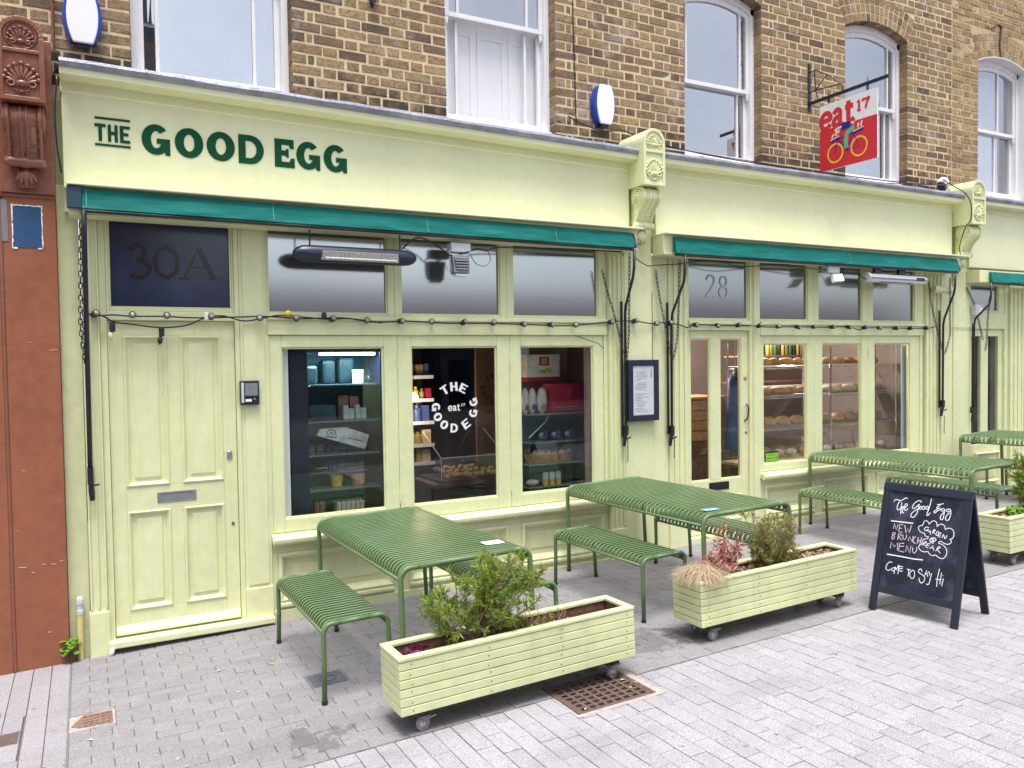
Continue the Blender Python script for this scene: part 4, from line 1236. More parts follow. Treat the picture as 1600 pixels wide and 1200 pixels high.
for (a, b_, c_) in ((6.16, 6.89, .30), (7.02, 7.76, .31), (7.89, 8.64, .32)):
    moulded_panel(sr, a, b_, c_, .61, 0.0, 'riser_panel', depth=.034, field=.095)
    obj('panel_moulding', boxes((a, b_, -.024, .0, c_ - .035, c_ - .002)), M['green'], sr, bevel=.008)
obj('plinth', boxes((6.0955, 8.6995, -.018, .05, .1, .24)), M['green_old'], s2, bevel=.005)
fluted(s2, 8.722, 9.035, .19, ZF2 - .02, n=4)
obj('flat_pilaster', boxes((9.036, 9.23, -.030, .2, .18, 2.90), (9.231, 9.56, -.046, .2, .18, 2.99)), M['green'], s2, bevel=.004)
obj('bulkhead', boxes((4.70, 9.20, -.03, .09, 2.935, 3.72)), M['green'], s2)
obj('fascia', boxes((4.712, 9.13, -.085, -.03, 3.112, 3.70), (4.712, 9.13, -.088, -.03, 3.078, 3.110)), M['fascia'], s2, bevel=.003)
obj('drip_ledge', boxes((4.70, 9.20, -.275, -.03, 3.068, 3.083)), M['fascia'], s2, bevel=.003)
cornice(s2, 4.66, 9.135, 3.765, 3.755)
console(s2, 9.30, 3.45, 'green', width=.26)

# ================================================================== SHOPFRONT THREE (cut by the right edge)
s3 = thing('shopfront', 'pale green shopfront at the right edge with a narrow two-pane door', 'shopfront', (11, 0, .25))
ZF3 = 2.80
obj('door_frame', boxes((9.562, 9.612, -.012, .16, .22, ZF3), (10.33, 10.40, -.012, .16, .22, ZF3), (9.612, 10.33, -.012, .1, 2.24, 2.44)), M['green'], s3, bevel=.005)
dm = boxes((9.614, 9.685, y, y + .045, .24, 2.238), (10.238, 10.328, y, y + .045, .24, 2.238), (9.875, 10.025, y, y + .045, .80, 2.15), (9.685, 10.238, y, y + .045, 2.15, 2.238), (9.685, 10.238, y, y + .045, .24, .80))
d3 = obj('door', dm, M['green'], s3, bevel=.004)
for a, b_ in ((9.685, 9.875), (10.025, 10.238)): obj('pane', boxes((a + .001, b_ - .001, y + .024, y + .030, .801, 2.149)), M['glass'], d3)
moulded_panel(d3, 9.72, 10.20, .32, .70, y - .045, 'door_panel', depth=.02, field=.05)
obj('hinge', MB().tube([(10.329, -.003, 1.87), (10.329, -.003, 1.97)], .008, 8), M['green'], d3)
glazed(s3, 'transom_window', 9.613, 10.329, 2.441, ZF3, (9.64, 10.21), (2.46, ZF3 - .01), y=-.004, glass_key='frost')
fluted(s3, 10.402, 10.70, .24, ZF3, n=3)
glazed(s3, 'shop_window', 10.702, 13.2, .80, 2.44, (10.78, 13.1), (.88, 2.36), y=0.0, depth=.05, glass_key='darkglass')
glazed(s3, 'transom_window', 10.702, 13.2, 2.441, ZF3, (10.78, 13.1), (2.46, ZF3 - .01), y=-.004, glass_key='frost')
obj('stall_riser', boxes((10.702, 13.2, .0, .1, .2, .798)), M['green'], s3)
obj('bulkhead', boxes((9.21, 13.4, -.03, .09, 2.801, 3.72)), M['green'], s3)
obj('fascia', boxes((9.47, 13.4, -.085, -.03, 2.98, 3.70)), M['fascia'], s3, bevel=.003)
cornice(s3, 9.47, 13.4, 3.765, 3.765)

# ================================================================== BROWN NEIGHBOUR (left edge)
br = thing('brown_shopfront', 'glossy red-brown painted pilaster with carved bracket at the left edge', 'pilaster', (-.5, 0, 0))
obj('pilaster', boxes((-.425, -.130, -.05, .2, -.03, 3.62), (-.98, -.445, -.05, .2, -.03, 3.02), (-.445, -.425, -.038, .2, -.03, 3.02)), M['brown'], br, bevel=.004)
obj('pilaster_bead', MB().tube([(-.435, -.046, -.02), (-.435, -.046, 3.0)], .011, 8), M['brown_gloss'], br)
obj('capital_band', boxes((-.99, -.128, -.062, .2, 3.021, 3.045)), M['brown_gloss'], br, bevel=.004)
obj('shop_wall', boxes((-1.7, -.981, -.02, .2, -.04, 3.02)), M['brown'], br)
obj('bracket_board', boxes((-.428, -.128, -.078, .09, 3.0455, 4.02)), M['brown_gloss'], br, bevel=.004)
console(br, -.282, 3.56, 'brown_gloss', width=.245)
obj('fascia', boxes((-1.7, -.43, -.06, .09, 3.0455, 3.7)), M['brown'], br)
obj('painted_out_patch', boxes((-.372, -.208, -.0535, -.0495, 2.705, 2.972)), M['blue_patch'], br)
m = MB()
rr = random.Random(2)
for (a, b_, c_, d) in ((-.376, -.205, 2.968, 2.974), (-.374, -.369, 2.70, 2.968), (-.211, -.205, 2.71, 2.968), (-.374, -.345, 2.697, 2.704), (-.235, -.209, 2.699, 2.705)):
    n = 14
    for i in range(n):
        f0, f1 = i / n, (i + 1) / n
        if b_ - a > d - c_: m.box(a + (b_ - a) * f0, a + (b_ - a) * f1, -.0545, -.0496, c_ + rr.uniform(-.003, .002), d + rr.uniform(-.002, .003))
        else: m.box(a + rr.uniform(-.002, .002), b_ + rr.uniform(-.002, .003), -.0545, -.0496, c_ + (d - c_) * f0, c_ + (d - c_) * f1)
obj('torn_edge', m, M['paper'], br)
M['scuff'] = plain('pale_scuffed_undercoat', (.55, .42, .36), .7)
rq = random.Random(6)
for (x, z, ln) in ((-.40, .66, .045), (-.27, .665, .02), (-.22, .66, .03), (-.17, .675, .02), (-.36, 1.28, .012), (-.33, .62, .02), (-.30, 2.1, .01), (-.19, 2.05, .05), (-.40, .9, .01), (-.25, .22, .02), (-.5, 1.02, .012)):
    pts_ = [(x + ln * i / 4, -.0512, z + rq.uniform(-.004, .004)) for i in range(5)]
    obj('paint_scratch', MB().tube(pts_, [.0008, .0022, .0014, .0024, .0006], 4), M['scuff'], br)
obj('grey_tape', boxes((-.50, -.395, -.054, -.0495, 2.74, 3.0)), M['greymetal'], br)
# ================================================================== AWNINGS
def chain_mesh(pts, link=.042, r=.0036, w=.011):
    pts = smooth_line(pts, 6)
    m = MB()
    acc = 0.0; k = 0
    for i in range(len(pts) - 1):
        a, b = pts[i], pts[i + 1]
        L = (b - a).length
        d = (b - a).normalized() if L > 0 else Vector((0, 0, -1))
        while acc < L:
            c = a + d * acc
            side = d.cross(Vector((0, 1, 0)))
            if side.length < .1: side = Vector((1, 0, 0))
            side.normalize()
            if k % 2: side = d.cross(side).normalized()
            loop = [c + d * (link * .62 * math.cos(t * 1.0472)) + side * (w * math.sin(t * 1.0472)) for t in range(6)]
            m.tube(loop, r, 4, True)
            acc += link * .92; k += 1
        acc -= L
    return m
def awning(label, x0, x1, zt0, zt1, zb0, zb1, hx0, hx1, hz0, hz1, seed, dark_end):
    t = thing('awning', label, 'awning', ((x0 + x1) / 2, -.1, hz0))
    r = random.Random(seed)
    obj('housing', boxes((hx0, hx1, -.215, -.047, hz0, hz0 + .03), (hx0, hx1, -.213, -.199, hz0 + .03, hz1), (hx0, hx0 + .02, -.199, -.047, hz0 + .03, hz1), (hx1 - .02, hx1, -.199, -.047, hz0 + .03, hz1)), M['green'], t, bevel=.003)
    obj('roller', MB().tube([(hx0 + .03, -.16, hz1 - .055), (hx1 - .03, -.16, hz1 - .055)], .045, 10), M['black'], t)
    n = 70
    k = 7
    m = MB()
    ph = r.uniform(0, 6)
    for i in range(n + 1):
        f = i / n
        x = x0 + (x1 - x0) * f
        zt, zb = zt0 + (zt1 - zt0) * f, zb0 + (zb1 - zb0) * f
        wob = .004 * math.sin(f * 23 + ph) + .003 * math.sin(f * 61 + 2 * ph)
        pr_ = [(-.222, zt + .004), (-.238, zt), (-.256 + wob * .6, zt - (zt - zb) * .4), (-.268 + wob, zb + .02), (-.272 + wob * .5, zb), (-.262, zb - .002), (-.224, zb + .02)]
        ex = .006 * (1 if i == 0 else (-1 if i == n else 0))
        m.v += [(x + ex * (q in (0, 1)), p[0], p[1]) for q, p in enumerate(pr_)]
    for i in range(n):
        for q in range(k - 1): m.f.append((i * k + q, i * k + q + 1, (i + 1) * k + q + 1, (i + 1) * k + q))
    m.f.append(tuple(range(k))); m.f.append(tuple(n * k + q for q in range(k - 1, -1, -1)))
    cv = obj('canvas', m, M['canvas'], t, smooth=False)
    M.setdefault('seam', plain('pale_stitching', (0.05, 0.30, 0.26), 0.8))
    xx = x0 + .02
    while xx < x1:
        f = (xx - x0) / (x1 - x0)
        zt, zb = zt0 + (zt1 - zt0) * f, zb0 + (zb1 - zb0) * f
        obj('seam', MB().add([(xx, -.241, zt - .002), (xx + .006, -.241, zt - .002), (xx + .008, -.276, zb + .004), (xx + .002, -.276, zb + .004)], [(0, 1, 2, 3)]), M['seam'], cv)
        xx += 1.16
    obj('front_bar', MB().tube([(x0 + .004, -.255, zb0 - .013), (x1 - .004, -.255, zb1 - .013)], .0135, 8), M['black'], t)
    if dark_end:
        obj('end_flap', boxes((x0 - .085, x0 - .002, -.262, -.217, zb0 + .0, zt0 + .006)), M['navycanvas'], t, bevel=.003)
    obj('end_flap', MB().prism([(-.218, zt1), (-.266, zb1 + .03), (-.262, zb1), (-.218, zb1)], 'yz', x1 + .001, x1 + .035), M['navycanvas'], t)
    return t
M['navycanvas'] = plain('dark_teal_canvas', (0.018, 0.05, 0.085), 0.75)
aw1 = awning('long rolled-up teal canvas awning under the lettered fascia', .022, 4.325, 3.075, 3.056, 2.944, 2.920, -.055, 4.405, 2.908, 3.086, 1, True)
aw2 = awning('rolled-up teal canvas awning above the number 28 shop', 4.80, 8.985, 3.046, 3.036, 2.898, 2.893, 4.70, 9.10, 2.888, 3.066, 2, False)
aw3 = awning('short stretch of teal canvas awning at the right edge', 9.64, 13.1, 2.915, 2.905, 2.79, 2.78, 9.47, 13.2, 2.79, 2.935, 3, False)
def arm(root, x, z_top, kink, x2, z_bot, side=1):
    p = [(x, -.258, z_top - .012), (x + .002, -.25, z_top - .18), (x - .0, -.235, z_top - .26)] + [(x2, -.105, kink), (x2, -.09, kink - .08), (x2, -.085, z_bot + .12)]
    a = obj('arm', MB().tube(p, .0125, 7), M['black'], root, smooth=True)
    m = MB().box(x2 - .016, x2 + .016, -.105, -.055, z_bot + .05, z_bot + .13)
    m.tube([(x2, -.09, z_bot + .06), (x2 - .012, -.085, z_bot + .02), (x2 - .02, -.08, z_bot - .06)], [.017, .02, .014], 7)
    m.tube([(x2 - .01, -.115, z_bot + .01), (x2 + .03, -.115, z_bot + .025)], .008, 6)
    obj('pivot', m, M['black'], a)
    return a
# left arm of awning one hangs almost straight
p = [(.03, -.255, 2.93), (.028, -.2, 2.75), (.027, -.12, 2.50), (.025, -.10, 2.2), (.022, -.095, 1.28)]
a1 = obj('arm', MB().tube(p, .016, 7), M['black'], aw1, smooth=True)
m = MB().box(.004, .040, -.115, -.055, 1.17, 1.28); m.tube([(.022, -.1, 1.2), (.026, -.09, 1.12), (.03, -.085, 1.06)], [.014, .02, .016], 7); m.tube([(.03, -.11, 1.16), (.075, -.11, 1.165)], .006, 6)
obj('pivot', m, M['black'], a1)
arm(aw1, 4.335, 2.92, 2.43, 4.352, 1.20)
obj('slide_bar', MB().box(4.320, 4.338, -.072, -.058, 1.22, 2.46), M['black'], aw1)
arm(aw2, 4.915, 2.90, 2.36, 4.885, 1.17)
obj('slide_bar', MB().box(4.848, 4.866, -.072, -.058, 1.22, 2.46), M['black'], aw2)
arm(aw2, 8.935, 2.89, 2.36, 8.962, 1.26)
obj('slide_bar', MB().box(8.918, 8.938, -.072, -.06, 1.30, 2.45), M['black'], aw2)
arm(aw3, 9.63, 2.79, 2.36, 9.56, 1.16)
obj('slide_bar', MB().box(9.565, 9.585, -.072, -.06, 1.2, 2.30), M['black'], aw3)
# chains
for root, pts in ((aw1, [(.012, -.15, 2.85), (.0, -.11, 2.5), (-.008, -.1, 2.2), (.012, -.11, 1.98)]), (aw1, [(.016, -.12, 1.98), (.012, -.11, 2.2), (.018, -.12, 2.4)]),
                  (aw1, [(4.13, -.06, 2.72), (4.17, -.07, 2.55), (4.24, -.08, 2.33), (4.32, -.1, 2.0)]), (aw1, [(4.325, -.2, 2.86), (4.36, -.14, 2.4), (4.38, -.1, 2.12), (4.355, -.1, 1.93)]),
                  (aw2, [(4.73, -.06, 2.74), (4.76, -.075, 2.5), (4.82, -.09, 2.2), (4.87, -.1, 1.96)]), (aw2, [(4.90, -.2, 2.82), (4.93, -.14, 2.4), (4.94, -.1, 2.1), (4.895, -.1, 1.93)]),
                  (aw2, [(8.74, -.06, 2.76), (8.77, -.075, 2.5), (8.86, -.09, 2.2), (8.95, -.1, 1.96)]), (aw2, [(8.92, -.2, 2.80), (9.01, -.14, 2.4), (9.07, -.1, 2.15), (8.975, -.1, 1.93)]),
                  (aw3, [(9.47, -.06, 2.72), (9.60, -.08, 2.5), (9.70, -.08, 2.25), (9.74, -.09, 2.1)]), (aw3, [(9.69, -.2, 2.6), (9.79, -.12, 2.4), (9.80, -.1, 2.1), (9.77, -.1, 1.98)])):
    obj('chain', chain_mesh(pts), M['black'], root)
for root, x in ((aw1, 4.36), (aw2, 4.90), (aw2, 8.975)):
    obj('chain', chain_mesh([(x, -.1, 1.2), (x + .004, -.095, 1.1), (x + .002, -.095, 1.0)], .018, .002, .005), M['black'], root)

# ================================================================== FESTOON LIGHTS
def festoon(label, pts, bulbs, loc):
    t = thing('festoon_light', label, 'string lights', loc, 'festoon lights strung across the shopfronts')
    obj('cable', MB().tube(smooth_line(pts, 5), .0058, 5), M['black'], t)
    m0 = MB().lathe([(.0, -.02), (.018, -.018), (.022, .0), (.022, .028), (.0245, .03), (.0245, .036)], (0, 0, 0), (0, -1, 0), 10)
    me = mesh_of('lamp_holder', m0, M['black'])
    lamp = mesh_of('bulb', MB().lathe([(.018, .034), (.0195, .040), (.015, .0465), (.0, .049)], (0, 0, 0), (0, -1, 0), 10), M['lampglass'], True)
    for (x, z, yy, down) in bulbs:
        o = obj('lamp_holder', me, None, t); o.location = Vector((x, yy, z)) - t.location
        o.rotation_euler = (R(88) if down else rnd.uniform(-.35, .25), 0, rnd.uniform(-.4, .4))
        l = obj('bulb', lamp, None, o)
    return t
M['lampglass'] = plain('grey_lamp_cap', (0.26, 0.235, 0.22), 0.25)
pts = [(.045, -.06, 2.29), (.07, -.065, 2.275), (.18, -.06, 2.283), (.3, -.06, 2.276), (.5, -.055, 2.277), (.7, -.05, 2.27), (.95, -.055, 2.278), (1.2, -.055, 2.285), (1.45, -.06, 2.272), (1.75, -.06, 2.28), (2.0, -.06, 2.25), (2.25, -.06, 2.262), (2.6, -.06, 2.248), (3.0, -.06, 2.25), (3.4, -.06, 2.242), (3.7, -.06, 2.235), (3.95, -.06, 2.25), (4.2, -.07, 2.275), (4.45, -.08, 2.283), (4.66, -.07, 2.262), (4.82, -.07, 2.272), (5.0, -.07, 2.25), (5.1, -.06, 2.225)]
bul = [(x, z, -.062, False) for x, z in ((.075, 2.283), (.30, 2.283), (.515, 2.281), (.80, 2.274), (1.135, 2.272), (1.395, 2.270), (1.66, 2.268), (1.93, 2.262), (2.20, 2.26), (2.47, 2.255), (2.745, 2.252), (3.02, 2.25), (3.30, 2.247), (3.57, 2.243), (3.83, 2.24), (4.20, 2.27), (4.47, 2.283), (4.72, 2.262))]
f1 = festoon('black festoon lights strung along the transom of the lettered shopfront', pts, bul, (2.2, -.06, 2.26))
# loose second run at the left, with a bare filament bulb and a spare holder hanging
obj('cable', MB().tube(smooth_line([(.06, -.065, 2.30), (.13, -.07, 2.27), (.19, -.07, 2.235), (.30, -.07, 2.22), (.47, -.07, 2.20), (.63, -.07, 2.215), (.76, -.065, 2.268), (.88, -.06, 2.285), (1.02, -.06, 2.25), (1.15, -.06, 2.27), (1.3, -.06, 2.295), (1.6, -.06, 2.27), (1.8, -.06, 2.275), (2.05, -.06, 2.245)], 5), .0055, 5), M['black'], f1)
M['warmglass'] = plain('amber_filament_bulb', (0.78, 0.60, 0.32), 0.12)
for x, z, mk in ((.178, 2.215, 'warmglass'), (.478, 2.185, 'black')):
    h = obj('lamp_holder', MB().lathe([(.017, .02), (.019, 0), (.018, -.045), (.0, -.047)], (x, -.07, z), (0, 0, 1), 10), M['black'], f1)
    obj('bulb', MB().lathe([(.010, -.045), (.0165, -.065), (.0165, -.085), (.0, -.105)], (x - .004, -.07, z), (.1, 0, 1), 10), M[mk], h, smooth=True)
tie = boxes((.757, .785, -.078, -.062, 2.255, 2.31)); obj('cable_tie', tie, M['whiteplastic'], f1, bevel=.006)
obj('cable_tie', MB().ell((1.335, -.07, 2.31), (.026, 0, 0), (0, .02, 0), (0, 0, .02), 8, 5), M['yellow'], f1)
obj('cable_tie', MB().ell((1.60, -.07, 2.30), (.022, 0, 0), (0, .018, 0), (0, 0, .026), 6, 4), M['navy'], f1)
pts = [(5.10, -.06, 2.225), (5.22, -.06, 2.255), (5.5, -.065, 2.25), (5.9, -.06, 2.25), (6.2, -.06, 2.238), (6.6, -.06, 2.245), (7.0, -.06, 2.24), (7.35, -.06, 2.25), (7.52, -.06, 2.22), (7.7, -.06, 2.24), (8.1, -.06, 2.24), (8.5, -.06, 2.235), (8.75, -.06, 2.245), (8.86, -.065, 2.26)]
bul = [(x, z, -.064, False) for x, z in ((4.885, 2.265), (5.19, 2.255), (5.47, 2.252), (5.74, 2.253), (6.02, 2.247), (6.29, 2.243), (6.56, 2.244), (6.81, 2.244), (7.08, 2.244), (7.34, 2.247), (7.60, 2.24), (7.85, 2.24), (8.12, 2.238), (8.38, 2.236), (8.66, 2.243))]
festoon('black festoon lights strung across the door and windows of number 28', pts, bul, (7.0, -.06, 2.25))

# ================================================================== HEATERS, FLOODLIGHTS, CABLES UNDER THE AWNINGS
t = thing('patio_heater', 'long dark navy infrared heater hung under the left awning', 'heater', (1.82, -.23, 2.66))
xa, xb = 1.345, 2.285
def stadium(cy, cz, ry, rz, n=16): return [(cy + ry * math.cos(2 * math.pi * i / n), cz + rz * math.sin(2 * math.pi * i / n)) for i in range(n)]
m = MB()
secs = [(xa, .25), (xa + .02, .62), (xa + .06, .9), (xa + .12, 1), (xb - .12, 1), (xb - .06, .9), (xb - .02, .62), (xb, .25)]
k = 16
for x, f in secs: m.v += [(x, a, b_) for a, b_ in stadium(-.215, 2.735, .055 * f, .062 * f)]
for i in range(len(secs) - 1):
    for q in range(k): m.f.append((i * k + q, i * k + (q + 1) % k, (i + 1) * k + (q + 1) % k, (i + 1) * k + q))
m.f.append(tuple(range(k - 1, -1, -1))); m.f.append(tuple((len(secs) - 1) * k + q for q in range(k)))
obj('body', m, M['navy'], t, smooth=True)
def mesh_grill():
    m_, nt, out = new_mat('perforated_reflector')
    v = N(nt, 'ShaderNodeTexVoronoi', Scale=130.0); nt.links.new(pos(nt), v.inputs['Vector'])
    c = ramp(nt, v.outputs['Distance'], [(0.25, (0.12, 0.11, 0.1)), (0.5, (0.62, 0.58, 0.52))])
    bsdf(nt, out, c, 0.3, None, 0.5, 0.75)
    return m_
M['grill'] = mesh_grill()
m = MB().hexa([(1.535, -.268, 2.688), (2.125, -.268, 2.688), (2.125, -.24, 2.688), (1.535, -.24, 2.688)], [(1.545, -.273, 2.755), (2.12, -.273, 2.755), (2.12, -.24, 2.755), (1.545, -.24, 2.755)])
obj('reflector', m, M['grill'], t, bevel=.003)
obj('lamp_tube', MB().tube([(1.56, -.282, 2.702), (2.10, -.282, 2.702)], .007, 8), M['chrome'], t)
for x in (1.47, 2.16): obj('hanger', MB().tube([(x, -.20, 2.91), (x, -.205, 2.79)], .006, 6), M['black'], t)
t = thing('patio_heater', 'silver tube infrared heater under the awning of number 28', 'heater', (7.9, -.22, 2.70))
obj('body', MB().tube([(7.46, -.22, 2.775), (8.40, -.22, 2.77)], .052, 16), M['chrome'], t, smooth=False)
obj('end_cap', MB().tube([(7.44, -.22, 2.775), (7.459, -.22, 2.775)], .055, 16), M['greyplastic'], t)
obj('reflector', boxes((7.66, 8.2, -.25, -.2, 2.717, 2.722)), M['grill'], t)
obj('label_strip', boxes((8.22, 8.36, -.2735, -.2705, 2.755, 2.79)), M['navy'], t)
for x in (7.62, 8.02): obj('bracket', boxes((x - .05, x + .05, -.235, -.2, 2.822, 2.888)), M['black'], t)
def floodlight(label, x, z, kind):
    t = thing('floodlight', label, 'floodlight', (x, -.2, z - .2))
    obj('mount', boxes((x - .085, x + .085, -.235, -.14, z, z + .075)), M['greyplastic'], t, bevel=.006)
    if kind == 0:
        m = MB().hexa([(x - .075, -.27, z - .165), (x + .055, -.27, z - .165), (x + .055, -.19, z - .175), (x - .075, -.19, z - .175)], [(x - .085, -.25, z - .02), (x + .065, -.25, z - .02), (x + .065, -.17, z - .02), (x - .085, -.17, z - .02)])
        b = obj('lamp_head', m, M['greymetal'], t, bevel=.005)
        for i in range(5): obj('fin', boxes((x - .078 + .004 * i, x + .05, -.282, -.262, z - .05 - i * .022, z - .043 - i * .022)), M['steel'], b)
        obj('terminal', boxes((x - .06, x + .04, -.26, -.2, z - .19, z - .17)), M['whiteplastic'], b, bevel=.004)
        obj('yoke', MB().tube([(x - .095, -.22, z + .01), (x - .098, -.23, z - .08), (x - .085, -.235, z - .15)], .006, 6), M['steel'], t)
    else:
        m = MB().hexa([(x - .08, -.31, z - .10), (x + .07, -.31, z - .085), (x + .07, -.27, z - .10), (x - .08, -.27, z - .115)], [(x - .03, -.24, z - .01), (x + .12, -.24, z + .0), (x + .12, -.2, z - .01), (x - .03, -.2, z - .02)])
        obj('lamp_head', m, M['greyplastic'], t, bevel=.004)
    return t
floodlight('grey finned floodlight with dangling wires under the left awning', 2.66, 2.80, 0)
floodlight('pale grey tilted floodlight under the awning of number 28', 6.93, 2.80, 1)
def cable(label, pts, r=.005, mat='black', cat='cable'):
    m = MB().tube(smooth_line(pts, 5), r, 5)
    return single('cable', m, M[mat], label, cat, 'loose cables on the shopfronts')
cable('black cable looping from the navy heater past the finned floodlight', [(2.17, -.22, 2.80), (2.26, -.23, 2.88), (2.35, -.23, 2.89), (2.48, -.22, 2.83), (2.58, -.235, 2.77), (2.70, -.235, 2.80), (2.82, -.21, 2.84), (2.90, -.2, 2.83), (3.0, -.2, 2.86), (3.3, -.2, 2.875), (3.8, -.2, 2.885), (4.25, -.19, 2.89)], .0065)
cable('thin black wire dangling beside the finned floodlight', [(2.74, -.23, 2.79), (2.78, -.24, 2.72), (2.86, -.24, 2.70), (2.92, -.23, 2.75), (2.90, -.22, 2.83)], .003)
cable('black cable sagging below the awning between number 28 and its floodlight', [(4.45, -.1, 2.86), (4.58, -.12, 2.79), (4.70, -.1, 2.80), (4.95, -.12, 2.82), (5.3, -.18, 2.86), (5.7, -.19, 2.82), (6.2, -.19, 2.865), (6.6, -.19, 2.84), (6.85, -.2, 2.83)], .005)
cable('black cable between the pale floodlight and the silver heater', [(7.0, -.22, 2.80), (7.12, -.22, 2.85), (7.3, -.21, 2.84), (7.38, -.21, 2.78), (7.47, -.22, 2.74)], .005)
cable('two stray black wires crossing the corner of the third window', [(3.84, -.012, 2.158), (3.92, -.03, 2.13), (4.02, -.03, 2.10), (4.09, -.03, 2.08), (4.17, -.012, 2.035)], .0035)
cable('thin dark wire running down the brick pier beside the white shutters', [(3.945, BY - .008, 5.75), (3.944, BY - .008, 5.1), (3.955, BY - .008, 4.6), (3.966, BY - .01, 4.05)], .005)
cable('black cables draped along the lead from the right alarm box', [(3.86, .06, 4.10), (3.98, -.02, 4.02), (4.15, -.1, 3.965), (4.4, -.02, 4.02), (4.55, .06, 4.03), (4.75, .05, 3.98), (5.2, -.12, 3.88), (5.8, -.17, 3.845), (6.6, -.18, 3.84), (7.5, -.19, 3.84), (8.4, -.19, 3.86), (9.0, -.1, 3.93), (9.2, -.03, 4.02)], .006)
cable('second thin cable lying on the lead above the number 28 fascia', [(4.72, .06, 3.96), (5.1, -.08, 3.90), (5.6, -.14, 3.87), (6.2, -.16, 3.855), (6.9, -.21, 3.825), (7.6, -.235, 3.80), (8.3, -.16, 3.85), (8.8, -.22, 3.80), (9.05, -.1, 3.88)], .004)
cable('black cable hanging down the side of the right carved bracket', [(9.0, -.06, 4.0), (9.05, -.13, 3.92), (9.12, -.26, 3.80), (9.155, -.3, 3.66), (9.15, -.3, 3.50), (9.12, -.25, 3.40), (9.10, -.2, 3.2), (9.12, -.2, 3.09)], .006)
cable('white wire from the small grey sensor box to the pilaster', [(9.62, -.08, 2.36), (9.60, -.07, 2.30), (9.45, -.06, 2.265), (9.25, -.055, 2.26), (9.1, -.06, 2.29)], .0045, 'greyplastic')
cable('thin rusty pipe fixed to the brick above the brown bracket', [(-.115, BY - .03, 4.6), (-.114, BY - .03, 4.3), (-.116, BY - .03, 4.0)], .012, 'rust', 'pipe')
cable('tangle of dark wires between the brown bracket and the cornice', [(-.13, -.02, 4.05), (-.105, -.06, 3.95), (-.08, .0, 3.90), (-.12, .02, 3.85), (-.10, -.04, 3.80), (-.115, -.06, 3.6), (-.112, -.05, 3.4), (-.10, -.05, 3.28), (-.09, -.04, 3.2)], .005)
# small fittings on the far pilaster
t = thing('sensor_box', 'small grey sensor box beside the far transom', 'box', (9.62, -.1, 2.36))
obj('case', boxes((9.56, 9.70, -.12, -.05, 2.40, 2.53)), M['greyplastic'], t, bevel=.008)
obj('label', boxes((9.62, 9.665, -.1225, -.1205, 2.43, 2.50)), M['whiteplastic'], t)
t = thing('camera_housing', 'pale cylindrical camera on the pilaster beyond number 28', 'camera', (8.9, -.1, 2.66))
obj('body', MB().tube([(8.78, -.09, 2.70), (9.02, -.15, 2.68)], .045, 12), M['green'], t)
obj('lens', MB().lathe([(.03, 0), (.03, .008), (.02, .01)], (9.02, -.15, 2.68), (.95, -.25, -.08), 12), M['navy'], t)

# ================================================================== ALARM BOXES
def alarm(label, x, z, s=1.0):
    t = thing('alarm_box', label, 'alarm box', (x, BY, z), 'burglar alarm boxes on the brick')
    def outline(k, h0, h1): 
        o = []
        for i in range(-6, 7):
            f = i / 6; o.append((k * (.118 - .045 * f * f), f))
        L = [(x - a * s, z + h0 + (h1 - h0) * (f + 1) / 2) for a, f in o]
        Rr = [(x + a * s, z + h0 + (h1 - h0) * (f + 1) / 2) for a, f in reversed(o)]
        return L + Rr
    obj('backplate', MB().prism(outline(1.0, 0.012, .345), 'xz', BY - .075, BY - .001), M['blueplastic'], t, bevel=.008)
    obj('cover', MB().prism(outline(.80, 0.0, .355), 'xz', BY - .095, BY - .0755), M['whiteplastic'], t, bevel=.008)
    obj('strobe', boxes((x - .035, x + .035, BY - .07, BY - .02, z - .018, z + .011)), M['navy'], t)
    return t
alarm('white and blue alarm box at the top left beside the first sash window', .058, 4.075)
alarm('white and blue alarm box low on the middle brick pier', 4.235, 4.065)
t = thing('wall_bracket', 'black iron hook on the brick at the top edge', 'bracket', (2.08, BY, 4.72))
obj('strap', MB().prism([(2.05, 4.95), (2.12, 4.95), (2.10, 4.78), (2.075, 4.715), (2.055, 4.76)], 'xz', BY - .05, BY - .004), M['black'], t, bevel=.003)
obj('arm', MB().tube([(2.085, BY - .03, 4.9), (2.085, BY - .3, 4.98), (2.085, BY - .5, 5.0)], .014, 6), M['black'], t)

# ================================================================== HANGING SIGN
HX = 6.94
hs_ = thing('hanging_sign', 'square red and white hanging sign with cyclist on a black iron bracket', 'sign', (HX, BY, 3.87))
m = MB().box(HX - .018, HX + .018, BY - .012, BY - .003, 4.56, 5.06)
for z in (4.60, 5.02): m.lathe([(.009, 0), (.009, .006)], (HX, BY - .012, z), (0, -1, 0), 6)
m.box(HX - .012, HX + .012, -.865, BY - .013, 4.622, 4.652)
brk = obj('bracket', m, M['black'], hs_)
m = MB()
c0 = (BY - .09, 4.76)
m.tube([(HX, BY - .012, 4.97), (HX, BY - .08, 4.975), (HX, BY - .25, 4.87), (HX, BY - .42, 4.72), (HX, BY - .44, 4.65)], .006, 6)
for q in ((BY - .075, 4.97), (BY - .24, 4.88), (BY - .40, 4.73)): m.tube([(HX, c0[0], c0[1]), (HX, q[0], q[1])], .006, 6)
m.tube([(HX, c0[0], c0[1]), (HX, BY - .012, 4.755)], .006, 6); m.tube([(HX, c0[0], c0[1]), (HX, c0[0] - .03, 4.65)], .006, 6)
obj('brace', m, M['black'], brk)
for yy in (-.16, -.63):
    obj('hook', MB().tube([(HX, yy + .012 * math.cos(t_ * .63), 4.598 + .024 * math.sin(t_ * .63)) for t_ in range(10)], .004, 5, True), M['black'], brk)
    obj('eye_bolt', MB().tube([(HX, yy, 4.70), (HX, yy, 4.555)], .0035, 5), M['black'], brk)
